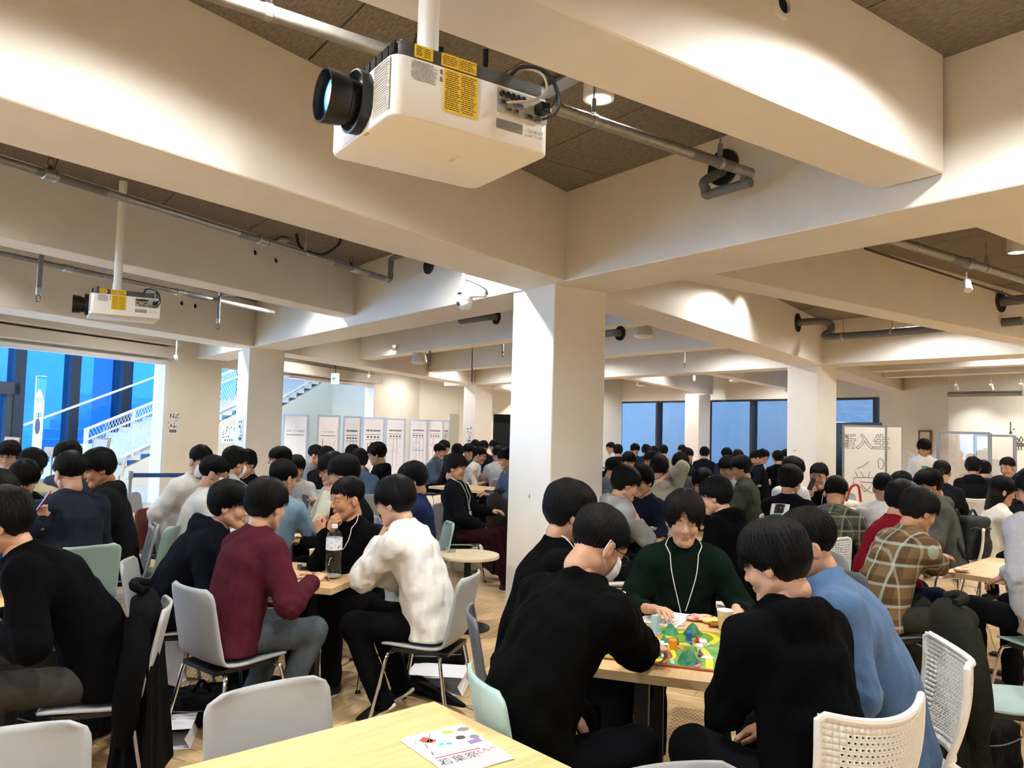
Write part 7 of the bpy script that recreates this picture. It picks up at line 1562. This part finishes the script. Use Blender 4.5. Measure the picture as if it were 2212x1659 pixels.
# coats over chair backs
def coat(label, cx, cy, face, ztop, zbot, colr, w=.23, d=.07, flare=.05, seed=1, sleeves=True, rough=.85, name='jacket'):
    t = thing(name, label, 'jacket', (cx, cy, 0), radians(face-90)); q = random.Random(seed); nz, na = 26, 44; G_ = np.zeros((nz, na+1, 3)); ph = [q.uniform(0, 6) for _ in range(6)]
    for i in range(nz):
        f = i/(nz-1); z = ztop+(zbot-ztop)*f; cl = min(1, (f/.1)**.5) if f < .1 else 1
        for j in range(na+1):
            a = 2*pi*j/na; wv = 1+f*(.16*sin(a*5+ph[0]+f*1.5)+.12*sin(a*9+ph[1]-f*2)+.06*sin(a*14+ph[2])); rx = (w+flare*f)*(cl*.85+.15)*wv; ry = (d+flare*.8*f)*cl*wv; sh_ = .02*sin(f*6+ph[3]); G_[i, j] = (rx*cos(a)+sh_, ry*sin(a)-.05*f*0, z+.03*f*sin(a*3+ph[4]))
    m = mat('coat_'+colr, colr, rough, bump=.35, bscale=25, spec=.08); g = MB().grid(G_, flip=True); g.build('coat_body', m, t, True)
    if sleeves:
        for s in (-1, 1): g = MB().tube(bez([(s*w*.85, .02, ztop-.1), (s*(w+.05), .03, ztop-.25), (s*(w+.04), .05, ztop-.45), (s*(w*.8), .04, max(zbot+.02, ztop-.62))]), [.06]*0 or .055, 12); g.build('sleeve', m, t, True)
    g = MB().tube(bez([(-.09, .0, ztop-.005), (-.05, .05, ztop+.015), (.05, .05, ztop+.015), (.09, .0, ztop-.005)]), .022, 8); g.build('collar', m, t, True); return t
def back_of(pd, face, off=.265): h_ = pd['hip']; a = radians(face); return h_[0]-cos(a)*(off-.02), h_[1]-sin(a)*(off-.02)
x, y = back_of(L1, 203, .27); coat('black jacket hanging on the grey chair at the lower left', x-.1, y-.0, 203, .9, .12, '040405', .22, .06, .07, 3)
chair('m', 2.42, 3.78, -15, 'mint shell chair carrying the olive jacket at the right'); coat('olive green jacket draped over the mint chair at the right', 2.42-.26*cos(radians(-15)), 3.78-.26*sin(radians(-15)), -15, .9, .08, '20221a', .23, .07, .1, 5)
chair('w', 2.72, 3.25, 100, 'white perforated chair cut by the right edge'); crumple('folded_coat', 'dark brown coat heaped on the white chair at the right edge', 'coat', (2.62, 3.42, .46), (.5, .42, .42), '2e2624', 9, .85, '241e1c')
chair('g', -1.0, 8.95, 20, 'shell chair under the brown coat left of the column'); coat('dark brown coat hanging beside the central column', -.13, 8.7, 20, .95, .1, '2a2320', .2, .07, .06, 8)
# empty chairs
chair('g', -.58, 2.34, -49, 'empty grey shell chair tucked under the near table'); chair('g', -1.2, 1.9, -60, 'empty grey shell chair in the lower left corner'); chair('g', .5, 1.76, -72, 'empty grey shell chair at the bottom edge of the picture'); chair('m', -2.86, 6.2, 178, 'empty mint shell chair turned left behind the navy hoodie'); chair('g', -3.9, 8.6, 0, 'empty grey shell chair in front of the masked students'); chair('m', -1.35, 10.8, 10, 'empty mint shell chair below the tea table'); chair('w', 2.6, 8.1, 120, 'empty white perforated chair behind the black hoodie, front one'); chair('w', 3.0, 8.5, 140, 'empty white perforated chair behind the black hoodie, rear one'); chair('r', 2.9, 9.9, 100, 'maroon shell chair between the olive vest and the print T-shirt'); chair('g', 4.9, 11.4, -100, 'grey chair below the whiteboard with a red strapped bag')
bag('white bag with red straps on the chair below the whiteboard', (4.9, 11.4, .46), (.34, .2, .28), .2, mat('bag_white', 'd9d4c8', .8), 14, name='tote_bag'); p = Yp(1858, 1068, 11.1); o = MB().tube(bez([(-.2, 0, -.1), (-.15, -.05, .1), (-.05, -.05, .12), (.0, -.02, -.1)]), .018, 6).build('red_strap', C('strap_red', 'b03028'), None, True); o.location = p; tag(o, 'red bag strap hanging below the whiteboard', 'strap')
o = MB().box((0, 0, .001), (.06, .03, .002)).build('receipt', M_paper); o.location = fl_(397, 1497); o.rotation_euler = (0, 0, .2); tag(o, 'small white receipt on the floor', 'paper')
